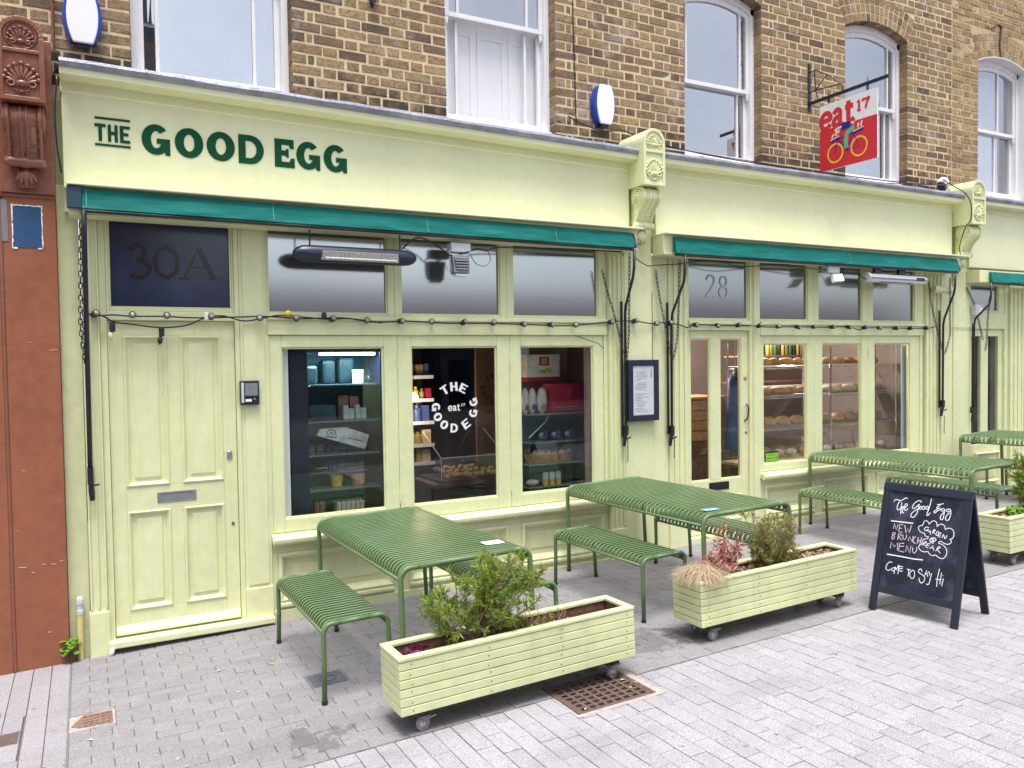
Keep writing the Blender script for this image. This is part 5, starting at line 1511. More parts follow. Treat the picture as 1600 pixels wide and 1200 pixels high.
M['signwhite'] = plain('white_sign_face', (0.80, 0.79, 0.80), 0.35, var=0.02)
M['signred'] = plain('red_sign_face', (0.62, 0.028, 0.042), 0.35, var=0.06)
M['signyellow'] = plain('sign_yellow', (0.85, 0.52, 0.08), 0.4)
M['signblue'] = plain('sign_dark_blue', (0.02, 0.012, 0.22), 0.4)
M['signgreen'] = plain('sign_mint_green', (0.10, 0.46, 0.29), 0.4)
M['signcream'] = plain('sign_cream', (0.80, 0.66, 0.5), 0.4)
Y0, Y1, ZB, ZT = -.05, -.747, 3.877, 4.562
obj('board', boxes((HX - .009, HX + .009, Y1, Y0, ZB, ZT)), M['signwhite'], hs_, bevel=.002)
brd = hs_
for side in (-1, 1):
    # the visible face looks towards -x ; u runs away from the wall
    def FR(off): return Frame((HX + side * (.0092 + off), Y0, ZB), (0, -.697, 0), (0, 0, .685), (side, 0, 0))
    fr = FR(0)
    if side == 1: 
        fr = Frame((HX + .0092, Y1, ZB), (0, .697, 0), (0, 0, .685), (1, 0, 0))
    red = obj('red_panel', MB().add([fr(0.002, .002, .0006), fr(.998, .002, .0006), fr(.998, .625, .0006), fr(.002, .625, .0006)], [(0, 1, 2, 3)]), M['signred'], hs_)
    def rb_(name, strokes, w, mk, lay, k=4):
        b = MB()
        for s in strokes: ribbon(b, s, w, fr, lay, 0.0, k)
        return obj(name, b, M[mk], hs_)
    for ch, u0, uw, v0, vh, wd in (('e', .02, .19, .635, .235, .075), ('a', .235, .19, .635, .235, .075), ('t', .455, .17, .64, .235, .078), ('1', .655, .085, .755, .14, .036), ('7', .755, .12, .755, .145, .038)):
        rb_('painted_letter', [[(u0 + p[0] * uw, v0 + p[1] * vh) for p in s] for s in EAT[ch]], wd, 'signred', .0012)
    for u, v in ((.286, .231), (.70, .241)):
        rb_('painted_wheel', [[(u + .132 * math.cos(t_ * .2618), v + .137 * math.sin(t_ * .2618)) for t_ in range(25)]], .026, 'signyellow', .0014, 2)
    rb_('painted_bicycle', [[(.286, .231), (.33, .42)], [(.33, .44), (.49, .24), (.46, .22)], [(.33, .42), (.60, .46)], [(.49, .24), (.60, .46)], [(.49, .24), (.70, .241), (.60, .46)]], .016, 'signblue', .0018, 1)
    rb_('painted_torso', [[(.36, .585), (.47, .60), (.565, .59)]], .10, 'signblue', .0022)
    rb_('painted_leg', [[(.62, .545), (.50, .48), (.475, .37), (.485, .26)]], .070, 'signgreen', .0024)
    rb_('painted_arm', [[(.40, .60), (.29, .575), (.36, .52)], [(.56, .62), (.62, .60)]], .034, 'signcream', .0026)
    rb_('painted_basket', [[(.21, .415), (.36, .45)], [(.61, .46), (.77, .48)]], .05, 'signblue', .0022, 1)
    rb_('painted_basket_rim', [[(.20, .435), (.36, .47)], [(.60, .475), (.78, .505)], [(.255, .50), (.38, .56)]], .016, 'signcream', .0028, 1)
    rb_('painted_groceries', [[(.23, .46), (.25, .52)], [(.31, .48), (.30, .54)], [(.68, .51), (.69, .58)], [(.73, .52), (.75, .60)]], .028, 'signcream', .0024, 1)
    rb_('painted_shoe', [[(.475, .25), (.52, .225)]], .035, 'signblue', .003, 1)

# ================================================================== MENU CASE, INTERCOM, PIPE
t = thing('menu_case', 'black framed menu case on the pilaster between the shops', 'menu case', (4.55, -.05, 1.36))
xa, xb, za, zb_ = 4.372, 4.722, 1.362, 1.926
m = boxes((xa, xa + .055, -.105, -.0465, za, zb_), (xb - .055, xb, -.105, -.0465, za, zb_), (xa + .055, xb - .055, -.105, -.0465, za, za + .055), (xa + .055, xb - .055, -.105, -.0465, zb_ - .055, zb_))
obj('frame', m, M['navy'], t, bevel=.004)
pg = obj('menu_page', boxes((xa + .056, xb - .056, -.0955, -.075, za + .056, zb_ - .056)), M['paper'], t)
b = MB(); fr = facade_frame(xa + .06, -.096, za + .06)
rr = random.Random(8)
for i in range(26):
    v = .03 + i * .0145
    if i in (12, 13, 19): continue
    u0 = rr.uniform(.015, .05); ribbon(b, [(u0, v), (u0 + rr.uniform(.06, .15), v)], .0035, fr, .0004, 0, 1)
ribbon(b, [(.11 + .016 * math.cos(k * .52), .415 + .016 * math.sin(k * .52)) for k in range(13)], .002, fr, .0004, 0, 1)
ribbon(b, [(.205, .34), (.205, .42)], .012, fr, .0004, 0, 1)
obj('menu_text', b, M['ink'], pg)
obj('glass', boxes((xa + .0555, xb - .0555, -.1025, -.1000, za + .0555, zb_ - .0555)), M['acrylic'], t)
obj('lock', MB().lathe([(.009, 0), (.009, .006)], (xb - .018, -.105, 1.66), (0, -1, 0), 10), M['chrome'], t)
t = thing('intercom', 'small black and grey door intercom beside the panelled door', 'intercom', (1.055, -.03, 1.645))
obj('case', boxes((.985, 1.118, -.062, -.0265, 1.648, 1.822)), M['navy'], t, bevel=.005)
obj('screen', boxes((1.018, 1.105, -.066, -.0625, 1.715, 1.805)), M['greymetal'], t)
obj('side_strip', boxes((.992, 1.010, -.066, -.0625, 1.665, 1.81)), M['greyplastic'], t)
obj('name_plate', boxes((1.02, 1.062, -.0655, -.0625, 1.672, 1.69)), M['paper'], t)
obj('button', MB().lathe([(.008, 0), (.008, .004)], (1.083, -.0625, 1.69), (0, -1, 0), 10), M['steel'], t)
t = thing('standpipe', 'cream pipe with a grey cap at the foot of the green wall', 'pipe', (-.065, -.03, gz(-.065, -.03)))
obj('pipe', MB().tube([(-.068, -.028, -.03), (-.062, -.028, .30)], .02, 12), M['pipe'], t)
obj('cap', MB().lathe([(.022, 0), (.022, .03), (.019, .033), (.019, .07), (.023, .072), (.023, .10), (.017, .118), (0, .122)], (-.062, -.028, .30), (0, 0, 1), 12), M['greyplastic'], t, smooth=False)
m = MB(); m.ell((.118, -.08, .035), (.018, 0, .004), (0, .016, 0), (.004, 0, .032), 7, 5)
single('paper_scrap', m, M['paper'], 'crumpled white paper scrap beside the door plinth', 'litter')

m = MB(); m.ell((9.06, -.02, 3.95), (.075, 0, .02), (0, .07, 0), (-.02, 0, .085), 8, 6)
single('plastic_bag', m, M['whiteplastic'], 'crumpled white plastic wrap on the lead by the right bracket', 'bag')
m = MB(); m.ell((8.97, -.06, 3.91), (.06, 0, -.03), (0, .05, 0), (.01, 0, .05), 7, 5)
single('tape_bundle', m, M['black'], 'black taped cable bundle on the lead by the right bracket', 'tape')
# ================================================================== TABLES AND BENCHES
def furniture(name, label, cat, W, L, H, pitch, sw, rad, drop, group, r=.0135):
    """slatted metal table or bench: slats along x curl down at both sides on to a side rail; tube hoops at both ends"""
    t = thing(name, label, cat, (0, 0, 0), group)
    hx, hy = W / 2, L / 2
    for sy in (-1, 1):
        for sx in (-1, 1):
            p = [(sx * (hx + .012), sy * (hy + .006), .012)]
            p += [(sx * (hx + .003), sy * hy, H * .5), (sx * hx, sy * hy, H - r - rad)]
            p += [(sx * (hx - rad + rad * math.cos(R(a))), sy * hy, H - r - rad + rad * math.sin(R(a))) for a in range(15, 91, 15)]
            p += [(sx * (hx - rad - .05), sy * hy, H - r)]
            lg = obj('leg', MB().tube(p, r, 10), M['table'], t, smooth=True)
            obj('foot', MB().lathe([(r + .002, 0), (r + .002, .02), (r, .024)], (sx * (hx + .0125), sy * (hy + .006), 0), (0, 0, 1), 10), M['tablefoot'], lg)
            # gusset plate at the corner, with two bolt heads
            g = MB().prism([(sx * (hx - .006), H - r - rad - .02), (sx * (hx - .012), H - rad * .45), (sx * (hx - rad * .5), H - .018), (sx * (hx - rad - .03), H - .018), (sx * (hx - rad * .62), H - rad * .62 - .01)], 'xz', sy * (hy - .012), sy * (hy - .016))
            obj('gusset', g, M['table'], lg)
            obj('bolt', MB().lathe([(.008, 0), (.007, .004)], (sx * (hx - .024), sy * (hy - .016), H - rad * .75), (0, -sy, 0), 8), M['chrome'], lg)
        obj('end_rail', MB().tube([(-hx + rad + .051, sy * hy, H - r), (hx - rad - .051, sy * hy, H - r)], r, 10), M['table'], t, smooth=True)
    for sx in (-1, 1):
        obj('side_rail', MB().tube([(sx * (hx - .004), -hy + r, H - r - rad - drop), (sx * (hx - .004), hy - r, H - r - rad - drop)], .0105, 8), M['table'], t, smooth=True)
    # slat profile (x, z), 5 mm sheet
    th = .015
    def prof(off):
        o = []
        o.append((-hx + .004 + off, H - r - rad - drop + .008))
        for a in range(180, 89, -15): o.append((-hx + rad + .003 + (rad - off) * math.cos(R(a)), H - .005 - rad + (rad - off) * math.sin(R(a))))
        o.append((0, H - .005 - off))
        for a in range(90, -1, -15): o.append((hx - rad - .003 + (rad - off) * math.cos(R(a)), H - .005 - rad + (rad - off) * math.sin(R(a))))
        o.append((hx - .004 - off, H - r - rad - drop + .008))
        return o
    a, b = prof(0), prof(th)
    m = MB()
    n = len(a)
    for yy in (-sw / 2, sw / 2): m.v += [(p[0], yy, p[1]) for p in a] + [(p[0], yy * .3, p[1]) for p in b]      # sides undercut
    for i in range(n - 1):
        m.f.append((i, i + 1, 2 * n + i + 1, 2 * n + i)); m.f.append((n + i + 1, n + i, 3 * n + i, 3 * n + i + 1))
        m.f.append((i + 1, i, n + i, n + i + 1)); m.f.append((2 * n + i, 2 * n + i + 1, 3 * n + i + 1, 3 * n + i))
    me = mesh_of('slat', m, M['table'])
    k = int((L - .03) / pitch)
    y0 = -(k - 1) * pitch / 2
    for i in range(k):
        o = obj('slat', me, None, t); o.location = (0, y0 + i * pitch, 0)
    return t
M['tablefoot'] = plain('black_plastic_foot', (0.015, 0.015, 0.015), 0.6)
def put(o, x, y, label=None, rz=0.0):
    o.location = (x, y, gz(x, y)); o.rotation_euler = (GROT[0], GROT[1], rz)
    if label: o['label'] = label
    return o
tb = furniture('slatted_table', '', 'table', .815, 1.735, .752, .0472, .0315, .062, .004, 'olive slatted metal tables outside the shops', r=.0165)
spots = [(1.925, -1.035, .0, 'nearest olive green slatted metal table, with a white card on it'),
         (4.112, -1.005, .0, 'olive green slatted table between the number 28 door and the second planter'),
         (7.13, -.985, .0, 'olive green slatted table standing behind the chalkboard'),
         (9.58, -1.06, .0, 'farthest olive green slatted table cut by the right edge')]
for i, (x, y, rz, lb) in enumerate(spots): put(tb if i == 0 else copy_tree(tb), x, y, lb, rz)
bn = furniture('slatted_bench', '', 'bench', .375, 1.165, .452, .0472, .0272, .05, .0, 'olive slatted metal benches at the tables', r=.0148)
spots = [(1.325, -1.088, 'nearest olive slatted bench standing left of the first table'),
         (2.43, -1.12, 'olive slatted bench half under the first table behind the bushy shrub'),
         (3.575, -1.015, 'olive slatted bench on the left side of the second table'),
         (4.64, -.978, 'olive slatted bench behind the pink-leaved shrub, right of the second table'),
         (6.475, -.945, 'olive slatted bench left of the table behind the chalkboard'),
         (7.69, -1.02, 'olive slatted bench directly behind the top of the chalkboard'),
         (9.46, -1.02, 'olive slatted bench tucked under the farthest table')]
for i, (x, y, lb) in enumerate(spots): put(bn if i == 0 else copy_tree(bn), x, y, lb)
z = gz(2.15, -1.72) + .7535
o = single('card', boxes((2.10, 2.225, -1.745, -1.66, z, z + .003)), M['paper'], 'white card lying on the front of the nearest table', 'card')
z = gz(3.83, -1.78) + .7535
M['sticker'] = plain('blue_white_sticker', (0.25, 0.42, 0.55), 0.4, var=0.5, scale=60)
single('sticker', boxes((3.77, 3.90, -1.80, -1.735, z, z + .002)), M['sticker'], 'pale blue sticker on the corner of the second table', 'sticker')

# ================================================================== PLANTERS
def make_planter():
    t = thing('planter', '', 'planter', (0, 0, 0), 'pale green plank planters on casters')
    W, D, z0, nP, ph = 1.435, .275, .115, 6, .0455
    hx, hy = W / 2, D / 2
    rr = random.Random(3)
    for k in range(nP):
        za, zb_ = z0 + k * ph + .0021, z0 + (k + 1) * ph - .0021
        for sy in (-1, 1):
            o_ = rr.uniform(-.001, .001)
            obj('plank', boxes((-hx, hx, sy * hy - (.018 if sy > 0 else 0) + o_, sy * hy + (.018 if sy < 0 else 0) + o_, za, zb_)), M['green_wood'], t, bevel=.0022, seg=1)
        for sx in (-1, 1):
            obj('plank', boxes((sx * hx - (.018 if sx > 0 else 0) + sx * .0008, sx * hx + (.018 if sx < 0 else 0) + sx * .0008, -hy + .019, hy - .019, za, zb_)), M['green_wood'], t, bevel=.0022, seg=1)
    scr = mesh_of('screw', MB().lathe([(.004, 0), (.0035, .0012)], (0, 0, 0), (0, -1, 0), 6), M['rust'])
    for k in range(nP):
        for sx in (-.66, -.22, .22, .66):
            o_ = obj('screw', scr, None, t); o_.location = (sx + rr.uniform(-.012, .012), -hy - .001, z0 + (k + .5) * ph + rr.uniform(-.006, .006))
    zt = z0 + nP * ph
    for sy in (-1, 1): obj('rim_board', boxes((-hx - .003, hx + .003, (sy * hy - .042) if sy > 0 else -hy - .003, hy + .003 if sy > 0 else (-hy + .042), zt + .0005, zt + .019)), M['green_wood'], t, bevel=.003, seg=1)
    for sx in (-1, 1): obj('rim_board', boxes(((sx * hx - .042) if sx > 0 else -hx - .003, hx + .003 if sx > 0 else (-hx + .042), -hy + .0425, hy - .0425, zt + .0005, zt + .019)), M['green_wood'], t, bevel=.003, seg=1)
    for k in range(nP):
        za, zb_ = z0 + k * ph + .002, z0 + (k + 1) * ph - .002
        for sy in (-1, 1): obj('lining_board', boxes((-hx + .03, hx - .03, sy * (hy - .019) - (.012 if sy > 0 else 0), sy * (hy - .019) + (.012 if sy < 0 else 0), za, zb_)), M['wood_in'], t)
        for sx in (-1, 1): obj('lining_board', boxes((sx * (hx - .019) - (.010 if sx > 0 else 0), sx * (hx - .019) + (.010 if sx < 0 else 0), -hy + .032, hy - .032, za, zb_)), M['wood_in'], t)
    obj('base', boxes((-hx + .035, hx - .035, -hy + .035, hy - .035, z0 + .001, z0 + .012)), M['soil'], t)
    for sx in (-1, 1):
        obj('bearer', boxes((sx * .585 - .04, sx * .585 + .04, -hy + .035, hy - .035, z0 - .032, z0 + .0005)), M['soil'], t)
        for sy in (-1, 1):
            cx, cy = sx * .585, sy * (hy - .055)
            a = rr.uniform(-.5, .45)
            c, s = math.cos(a), math.sin(a)
            m = MB().box(-.03, .03, -.028, .028, .078, .0825)
            m.lathe([(.018, .066), (.022, .078)], (0, 0, 0), (0, 0, 1), 10)
            m.prism([(-.006, .068), (.03, .068), (.012, .028), (-.010, .028)], 'xz', -.016, -.012)
            m.prism([(-.006, .068), (.03, .068), (.012, .028), (-.010, .028)], 'xz', .012, .016)
            m.move(Matrix.Translation((cx, cy, 0)) @ Matrix.Rotation(a, 4, 'Z'))
            f = obj('caster', m, M['greymetal'], t)
            m = MB().lathe([(.024, -.0105), (.036, -.010), (.0375, -.006), (.0375, .006), (.036, .010), (.024, .0105)], (0, 0, .0375), (0, 1, 0), 20)
            m.move(Matrix.Translation((cx, cy, 0)) @ Matrix.Rotation(a, 4, 'Z')); obj('wheel', m, M['rubber'], f)
            m = MB().lathe([(.007, -.0165), (.023, -.0115), (.023, .0115), (.007, .0165)], (0, 0, .0375), (0, 1, 0), 14)
            m.move(Matrix.Translation((cx, cy, 0)) @ Matrix.Rotation(a, 4, 'Z')); obj('hub', m, M['steel'], f)
            m = MB().box(.028, .075, -.012, .012, .058, .063).box(-.012, .03, -.012, .012, .064, .067)
            m.move(Matrix.Translation((cx, cy, 0)) @ Matrix.Rotation(a, 4, 'Z')); obj('brake', m, M['steel'], f)
    return t
pl = make_planter()
PL = [(2.052, -2.187, .006, 'nearest pale green plank planter, holding the bushy green shrub'),
      (4.105, -2.052, -.002, 'pale green plank planter with tan grass and pink shrub'),
      (7.275, -2.125, .0, 'pale green plank planter to the right of the chalkboard')]
for i, (x, y, rz, lb) in enumerate(PL):
    o = pl if i == 0 else copy_tree(pl)
    put(o, x, y, lb, rz)
# soil per planter
def soil(x0, x1, y, zrel, label, seed):
    r = random.Random(seed); m = MB(); n, k = 40, 7
    for i in range(n + 1):
        for j in range(k + 1):
            x = x0 + (x1 - x0) * i / n; yy = y - .098 + .196 * j / k
            m.v.append((x, yy, gz(x, y) + zrel + r.uniform(-.008, .008)))
    for i in range(n):
        for j in range(k): m.f.append((i * (k + 1) + j, (i + 1) * (k + 1) + j, (i + 1) * (k + 1) + j + 1, i * (k + 1) + j + 1))
    o = single('soil', m, M['soil'], label, 'soil'); o['kind'] = 'stuff'; del o['category']
    return o
soil(1.37, 2.735, -2.187, .315, 'dark soil in the nearest planter', 1)
soil(3.42, 4.79, -2.052, .345, 'dark soil in the planter with tan grass', 2)
soil(6.59, 7.96, -2.125, .36, 'dark soil in the planter beyond the chalkboard', 3)

# ================================================================== PLANTS
def leaf_mat(name, cols, rough=.55, trans=.38):
    m, nt, out = new_mat(name)
    r = rand_piece(nt)
    c = ramp(nt, r, [(i / (len(cols) - 1), q) for i, q in enumerate(cols)])
    b = N(nt, 'ShaderNodeBsdfPrincipled'); nt.links.new(c, b.inputs['Base Color']); b.inputs['Roughness'].default_value = rough
    b.inputs['Specular IOR Level'].default_value = .3
    tr = N(nt, 'ShaderNodeBsdfTranslucent'); nt.links.new(c, tr.inputs['Color'])
    mx = nt.nodes.new('ShaderNodeMixShader'); mx.inputs[0].default_value = trans
    nt.links.new(b.outputs[0], mx.inputs[1]); nt.links.new(tr.outputs[0], mx.inputs[2]); nt.links.new(mx.outputs[0], out.inputs['Surface'])
    return m
M['leaf_green'] = leaf_mat('feathery_green_leaves', [(0.13, 0.22, 0.025), (0.25, 0.36, 0.045), (0.18, 0.30, 0.03), (0.34, 0.42, 0.075), (0.22, 0.32, 0.04), (0.44, 0.44, 0.15)])
M['leaf_olive'] = leaf_mat('olive_needles', [(0.18, 0.20, 0.04), (0.33, 0.33, 0.09), (0.25, 0.26, 0.06), (0.42, 0.38, 0.15)])
M['leaf_pink'] = leaf_mat('pink_red_leaves', [(0.36, 0.08, 0.07), (0.60, 0.25, 0.24), (0.30, 0.10, 0.06), (0.68, 0.38, 0.35), (0.48, 0.30, 0.2)])
M['leaf_purple'] = leaf_mat('purple_frilled_leaves', [(0.13, 0.012, 0.07), (0.24, 0.03, 0.13), (0.09, 0.01, 0.04), (0.33, 0.08, 0.2)])
M['grass_tan'] = leaf_mat('dry_tan_grass', [(0.50, 0.39, 0.25), (0.66, 0.55, 0.40), (0.57, 0.45, 0.30), (0.76, 0.66, 0.51)])
M['twig'] = plain('woody_brown_twig', (0.23, 0.155, 0.10), 0.8, bumps=0.3)
M['twig_pale'] = plain('dead_pale_twig', (0.42, 0.32, 0.21), 0.8)
M['chips'] = leaf_mat('bark_chips', [(0.20, 0.11, 0.06), (0.38, 0.27, 0.17), (0.27, 0.16, 0.09), (0.52, 0.43, 0.32), (0.13, 0.07, 0.04)], .8, 0.0)
M['leaf_weed'] = leaf_mat('fresh_weed_leaves', [(0.10, 0.26, 0.02), (0.22, 0.40, 0.04), (0.15, 0.32, 0.03)])
def rv(r, s=1.0): return Vector((r.uniform(-1, 1), r.uniform(-1, 1), r.uniform(-1, 1))) * s
def blade(m, p, d, L, w, r, bend=.25):
    d = d.normalized(); s = d.cross(rv(r)).normalized() * w / 2
    n = rv(r, bend * L)
    q = p + d * L * .55 + n * .3; e = p + d * L + n
    m.add([p - s * .6, p + s * .6, q + s, q - s, e], [(0, 1, 2, 3), (3, 2, 4)])
def shrub(name, label, cat, base, branches, blade_len, blade_w, per, spread, mat, seed, twig_r=.006, twigs=5, up=.35, group=None, tmat='twig', lowest=.35, trunk=False):
    """woody plant: branch end points relative to the base; needles gathered along twigs"""
    r = random.Random(seed)
    t = thing(name, label, cat, base, group)
    base = Vector(base)
    st, fo = MB(), MB()
    for e in branches:
        e = Vector(e)
        mid = e * .5 + Vector((r.uniform(-.04, .04), r.uniform(-.03, .03), -.02 + r.uniform(-.03, .02)))
        path = smooth_line([base, base + Vector((e.x * .16 + .02, e.y * .12, e.z * .30)), base + mid + Vector((0, 0, e.z * .12)), base + e] if trunk else [base, base + mid, base + e], 6)
        n = len(path)
        st.tube(path, [twig_r * (1 - .75 * i / (n - 1)) + .0008 for i in range(n)], 5)
        for k in range(twigs):
            i = r.randrange(int(n * lowest), n)
            p = path[i]
            d = (rv(r) + Vector((0, 0, up)) + e.normalized() * .5).normalized()
            L = spread * r.uniform(.5, 1.1)
            tw = [p, p + d * L * .5 + rv(r, .008), p + d * L]
            st.tube(tw, [.0022, .0016, .0008], 4)
            for b_ in range(per):
                f = r.random()
                q = tw[0].lerp(tw[1], f * 2) if f < .5 else tw[1].lerp(tw[2], f * 2 - 1)
                blade(fo, q, d * .9 + rv(r, .9), blade_len * r.uniform(.6, 1.25), blade_w, r)
    obj('stem', st, M[tmat], t, smooth=True)
    obj('foliage', fo, M[mat], t)
    return t
def gb(x, y, h): return (x, y, gz(x, y) + h)
r0 = random.Random(40)
br_ = []
for (ex, ez, n) in ((-.16, .20, 3), (-.20, .27, 3), (-.11, .30, 3), (-.05, .36, 3), (.06, .42, 4), (.12, .45, 4), (.20, .46, 4), (.27, .42, 4), (.33, .36, 4), (.34, .25, 3), (.39, .20, 2), (.20, .25, 3), (.08, .22, 3), (.0, .17, 1)):
    for k in range(max(1, n - 1)): br_.append((ex + r0.uniform(-.04, .04), r0.uniform(-.13, .13), ez + r0.uniform(-.04, .03)))
shrub('bushy_shrub', 'large feathery bright green shrub in the nearest planter', 'shrub', gb(1.78, -2.18, .315), br_, .038, .0050, 27, .08, 'leaf_green', 5, .0062, 11, lowest=.58, trunk=True)
# a few bare pale shoots around it
m = MB(); r = random.Random(9)
t = thing('dead_twigs', 'pale dead twigs and sprigs at the right end of the nearest planter', 'twigs', gb(2.30, -2.18, .315))
for k in range(16):
    b0 = Vector(gb(2.22 + r.uniform(-.12, .16), -2.18 + r.uniform(-.06, .06), .315))
    e = b0 + Vector((r.uniform(-.07, .10), r.uniform(-.04, .04), r.uniform(.08, .24)))
    m.tube(smooth_line([b0, b0.lerp(e, .5) + rv(r, .015), e], 3), .0016, 4)
obj('stem', m, M['twig_pale'], t)
m = MB()
for k in range(240):
    q = Vector(gb(2.12 + r.uniform(-.1, .22), -2.19 + r.uniform(-.07, .06), .32 + r.random() ** 2 * .11))
    blade(m, q, rv(r) + Vector((0, 0, .8)), .035, .004, r)
obj('foliage', m, M['leaf_green'], t)
def frilly(name, label, cat, base, rad, h, n, lw, mat, seed):
    r = random.Random(seed); t = thing(name, label, cat, base); m = MB(); s = MB(); base = Vector(base)
    for k in range(n):
        a = r.uniform(0, 6.283); rr = rad * math.sqrt(r.random())
        p = base + Vector((rr * math.cos(a) * 1.25, rr * math.sin(a), h * r.uniform(.35, 1)))
        s.tube([base + Vector((rr * .3 * math.cos(a), rr * .3 * math.sin(a), 0)), p], .0014, 4)
        nrm = (Vector((math.cos(a) * .5, math.sin(a) * .5, .9)) + rv(r, .4)).normalized(); u = nrm.orthogonal().normalized(); v = nrm.cross(u)
        pts = []
        q = 7
        for i in range(q):
            w = 6.283 * i / q; L = lw * r.uniform(.65, 1.15)
            pts.append(p + (u * math.cos(w) + v * math.sin(w)) * L + nrm * r.uniform(-.25, .25) * lw)
        m.add([p] + pts, [(0, i + 1, (i + 1) % q + 1) for i in range(q)])
    obj('stem', s, M['twig'], t); obj('foliage', m, M[mat], t)
    return t
frilly('purple_heuchera', 'small purple frilled plant at the left end of the nearest planter', 'plant', gb(1.475, -2.19, .315), .075, .07, 60, .022, 'leaf_purple', 3)
# second planter
t = thing('dry_grass', 'mop of dry tan grass spilling over the second planter', 'grass', gb(3.50, -2.06, .345))
m = MB(); r = random.Random(12)
for k in range(2600):
    a = r.uniform(0, 6.283); b0 = Vector(gb(3.50 + r.uniform(-.06, .06), -2.06 + r.uniform(-.05, .05), .36))
    L = r.uniform(.09, .195); up_ = r.uniform(.45, 1.1)
    d = Vector((math.cos(a), math.sin(a) * .9, 0))
    p1 = b0 + d * L * .35 + Vector((0, 0, L * .62 * up_)); p2 = b0 + d * L * .85 + Vector((0, 0, L * .5 * up_)); p3 = b0 + d * L * 1.05 + Vector((0, 0, L * (.12 - .55 * r.random() * r.random()) + .02))
    s = Vector((-d.y, d.x, 0)) * .0013
    m.add([b0 - s, b0 + s, p1 + s, p1 - s, p2 + s * .8, p2 - s * .8, p3], [(0, 1, 2, 3), (3, 2, 4, 5), (5, 4, 6)])
obj('blades', m, M['grass_tan'], t, kind='stuff')
def leafy(name, label, cat, base, ends, mat, seed, ll, lw, per):
    r = random.Random(seed); t = thing(name, label, cat, base); base = Vector(base); s, m = MB(), MB()
    for e in ends:
        e = Vector(e); path = smooth_line([base + rv(r, .012) * Vector((1, 1, 0)), base + e * .5 + rv(r, .02), base + e], 4)
        s.tube(path, [.003 * (1 - .7 * i / (len(path) - 1)) for i in range(len(path))], 4)
        for k in range(per):
            p = path[r.randrange(2, len(path))] + rv(r, .03)
            d = (rv(r) + Vector((0, 0, .15))).normalized(); w = d.cross(rv(r)).normalized() * lw * r.uniform(.7, 1.2); L = ll * r.uniform(.7, 1.3)
            n = d.cross(w).normalized() * L * .12
            m.add([p, p + d * L * .5 + w + n, p + d * L, p + d * L * .5 - w + n, p + d * L * .5], [(0, 1, 4), (1, 2, 4), (2, 3, 4), (3, 0, 4)])
    obj('stem', s, M['twig'], t); obj('foliage', m, M[mat], t)
    return t
r0 = random.Random(7)
leafy('pink_shrub', 'small pink and red leaved shrub behind the tan grass', 'shrub', gb(3.70, -2.03, .345), [(r0.uniform(-.13, .15), r0.uniform(-.1, .1), r0.uniform(.10, .27)) for _ in range(26)] + [(.02, 0, .33), (-.02, .02, .31)], 'leaf_pink', 4, .045, .010, 22)
br_ = [(r0.uniform(-.19, .26), r0.uniform(-.11, .11), r0.uniform(.16, .38)) for _ in range(60)]
shrub('olive_shrub', 'olive green needled shrub in the middle of the second planter', 'shrub', gb(4.08, -2.05, .345), br_, .026, .0036, 20, .06, 'leaf_olive', 6, .003, 8, .5)
br_ = [(r0.uniform(-.12, .12), r0.uniform(-.06, .06), r0.uniform(.05, .12)) for _ in range(10)]
shrub('low_sprig', 'low olive sprigs beside the olive shrub', 'plant', gb(4.33, -2.05, .345), br_, .022, .0032, 14, .05, 'leaf_olive', 16, .003, 4, .4)
# third planter
br_ = [(r0.uniform(-.17, .24), r0.uniform(-.11, .11), r0.uniform(.18, .46)) for _ in range(64)]
shrub('bushy_shrub', 'bright green shrub cut by the right edge beyond the chalkboard', 'shrub', gb(7.14, -2.12, .36), br_, .036, .0048, 24, .08, 'leaf_green', 8, .004, 10, .5)
frilly('ivy', 'light green ivy leaves in the planter beyond the chalkboard', 'plant', gb(6.87, -2.12, .36), .07, .08, 40, .022, 'leaf_weed', 13)
frilly('wall_weed', 'small green weed growing against the brown wall by the pipe', 'weed', gb(-.118, -.055, -.005), .045, .16, 46, .022, 'leaf_weed', 14)
def chips(label, x0, x1, y, zrel, n, seed):
    r = random.Random(seed); m = MB()
    for k in range(n):
        p = Vector(gb(r.uniform(x0, x1), y + r.uniform(-.095, .095), zrel + r.uniform(.0, .02)))
        u = rv(r).normalized(); v = u.cross(rv(r)).normalized(); w = u.cross(v)
        a, b_, c = u * r.uniform(.008, .018), v * r.uniform(.004, .009), w * .002
        m.add([p - a - b_ + c, p + a - b_ * .6 + c, p + a + b_ + c, p - a * .7 + b_ + c, p - a - b_ - c, p + a - b_ * .6 - c, p + a + b_ - c, p - a * .7 + b_ - c], [(0, 1, 2, 3), (7, 6, 5, 4), (0, 4, 5, 1), (1, 5, 6, 2), (2, 6, 7, 3), (3, 7, 4, 0)])
    o = single('bark_chips', m, M['chips'], label, 'bark'); o['kind'] = 'stuff'; del o['category']
chips('bark chips in the right half of the second planter', 3.78, 4.76, -2.052, .352, 900, 1)
chips('bark chips in the planter beyond the chalkboard', 6.61, 7.5, -2.125, .366, 500, 2)
chips('bark chips in the nearest planter', 2.0, 2.5, -2.187, .322, 260, 3)
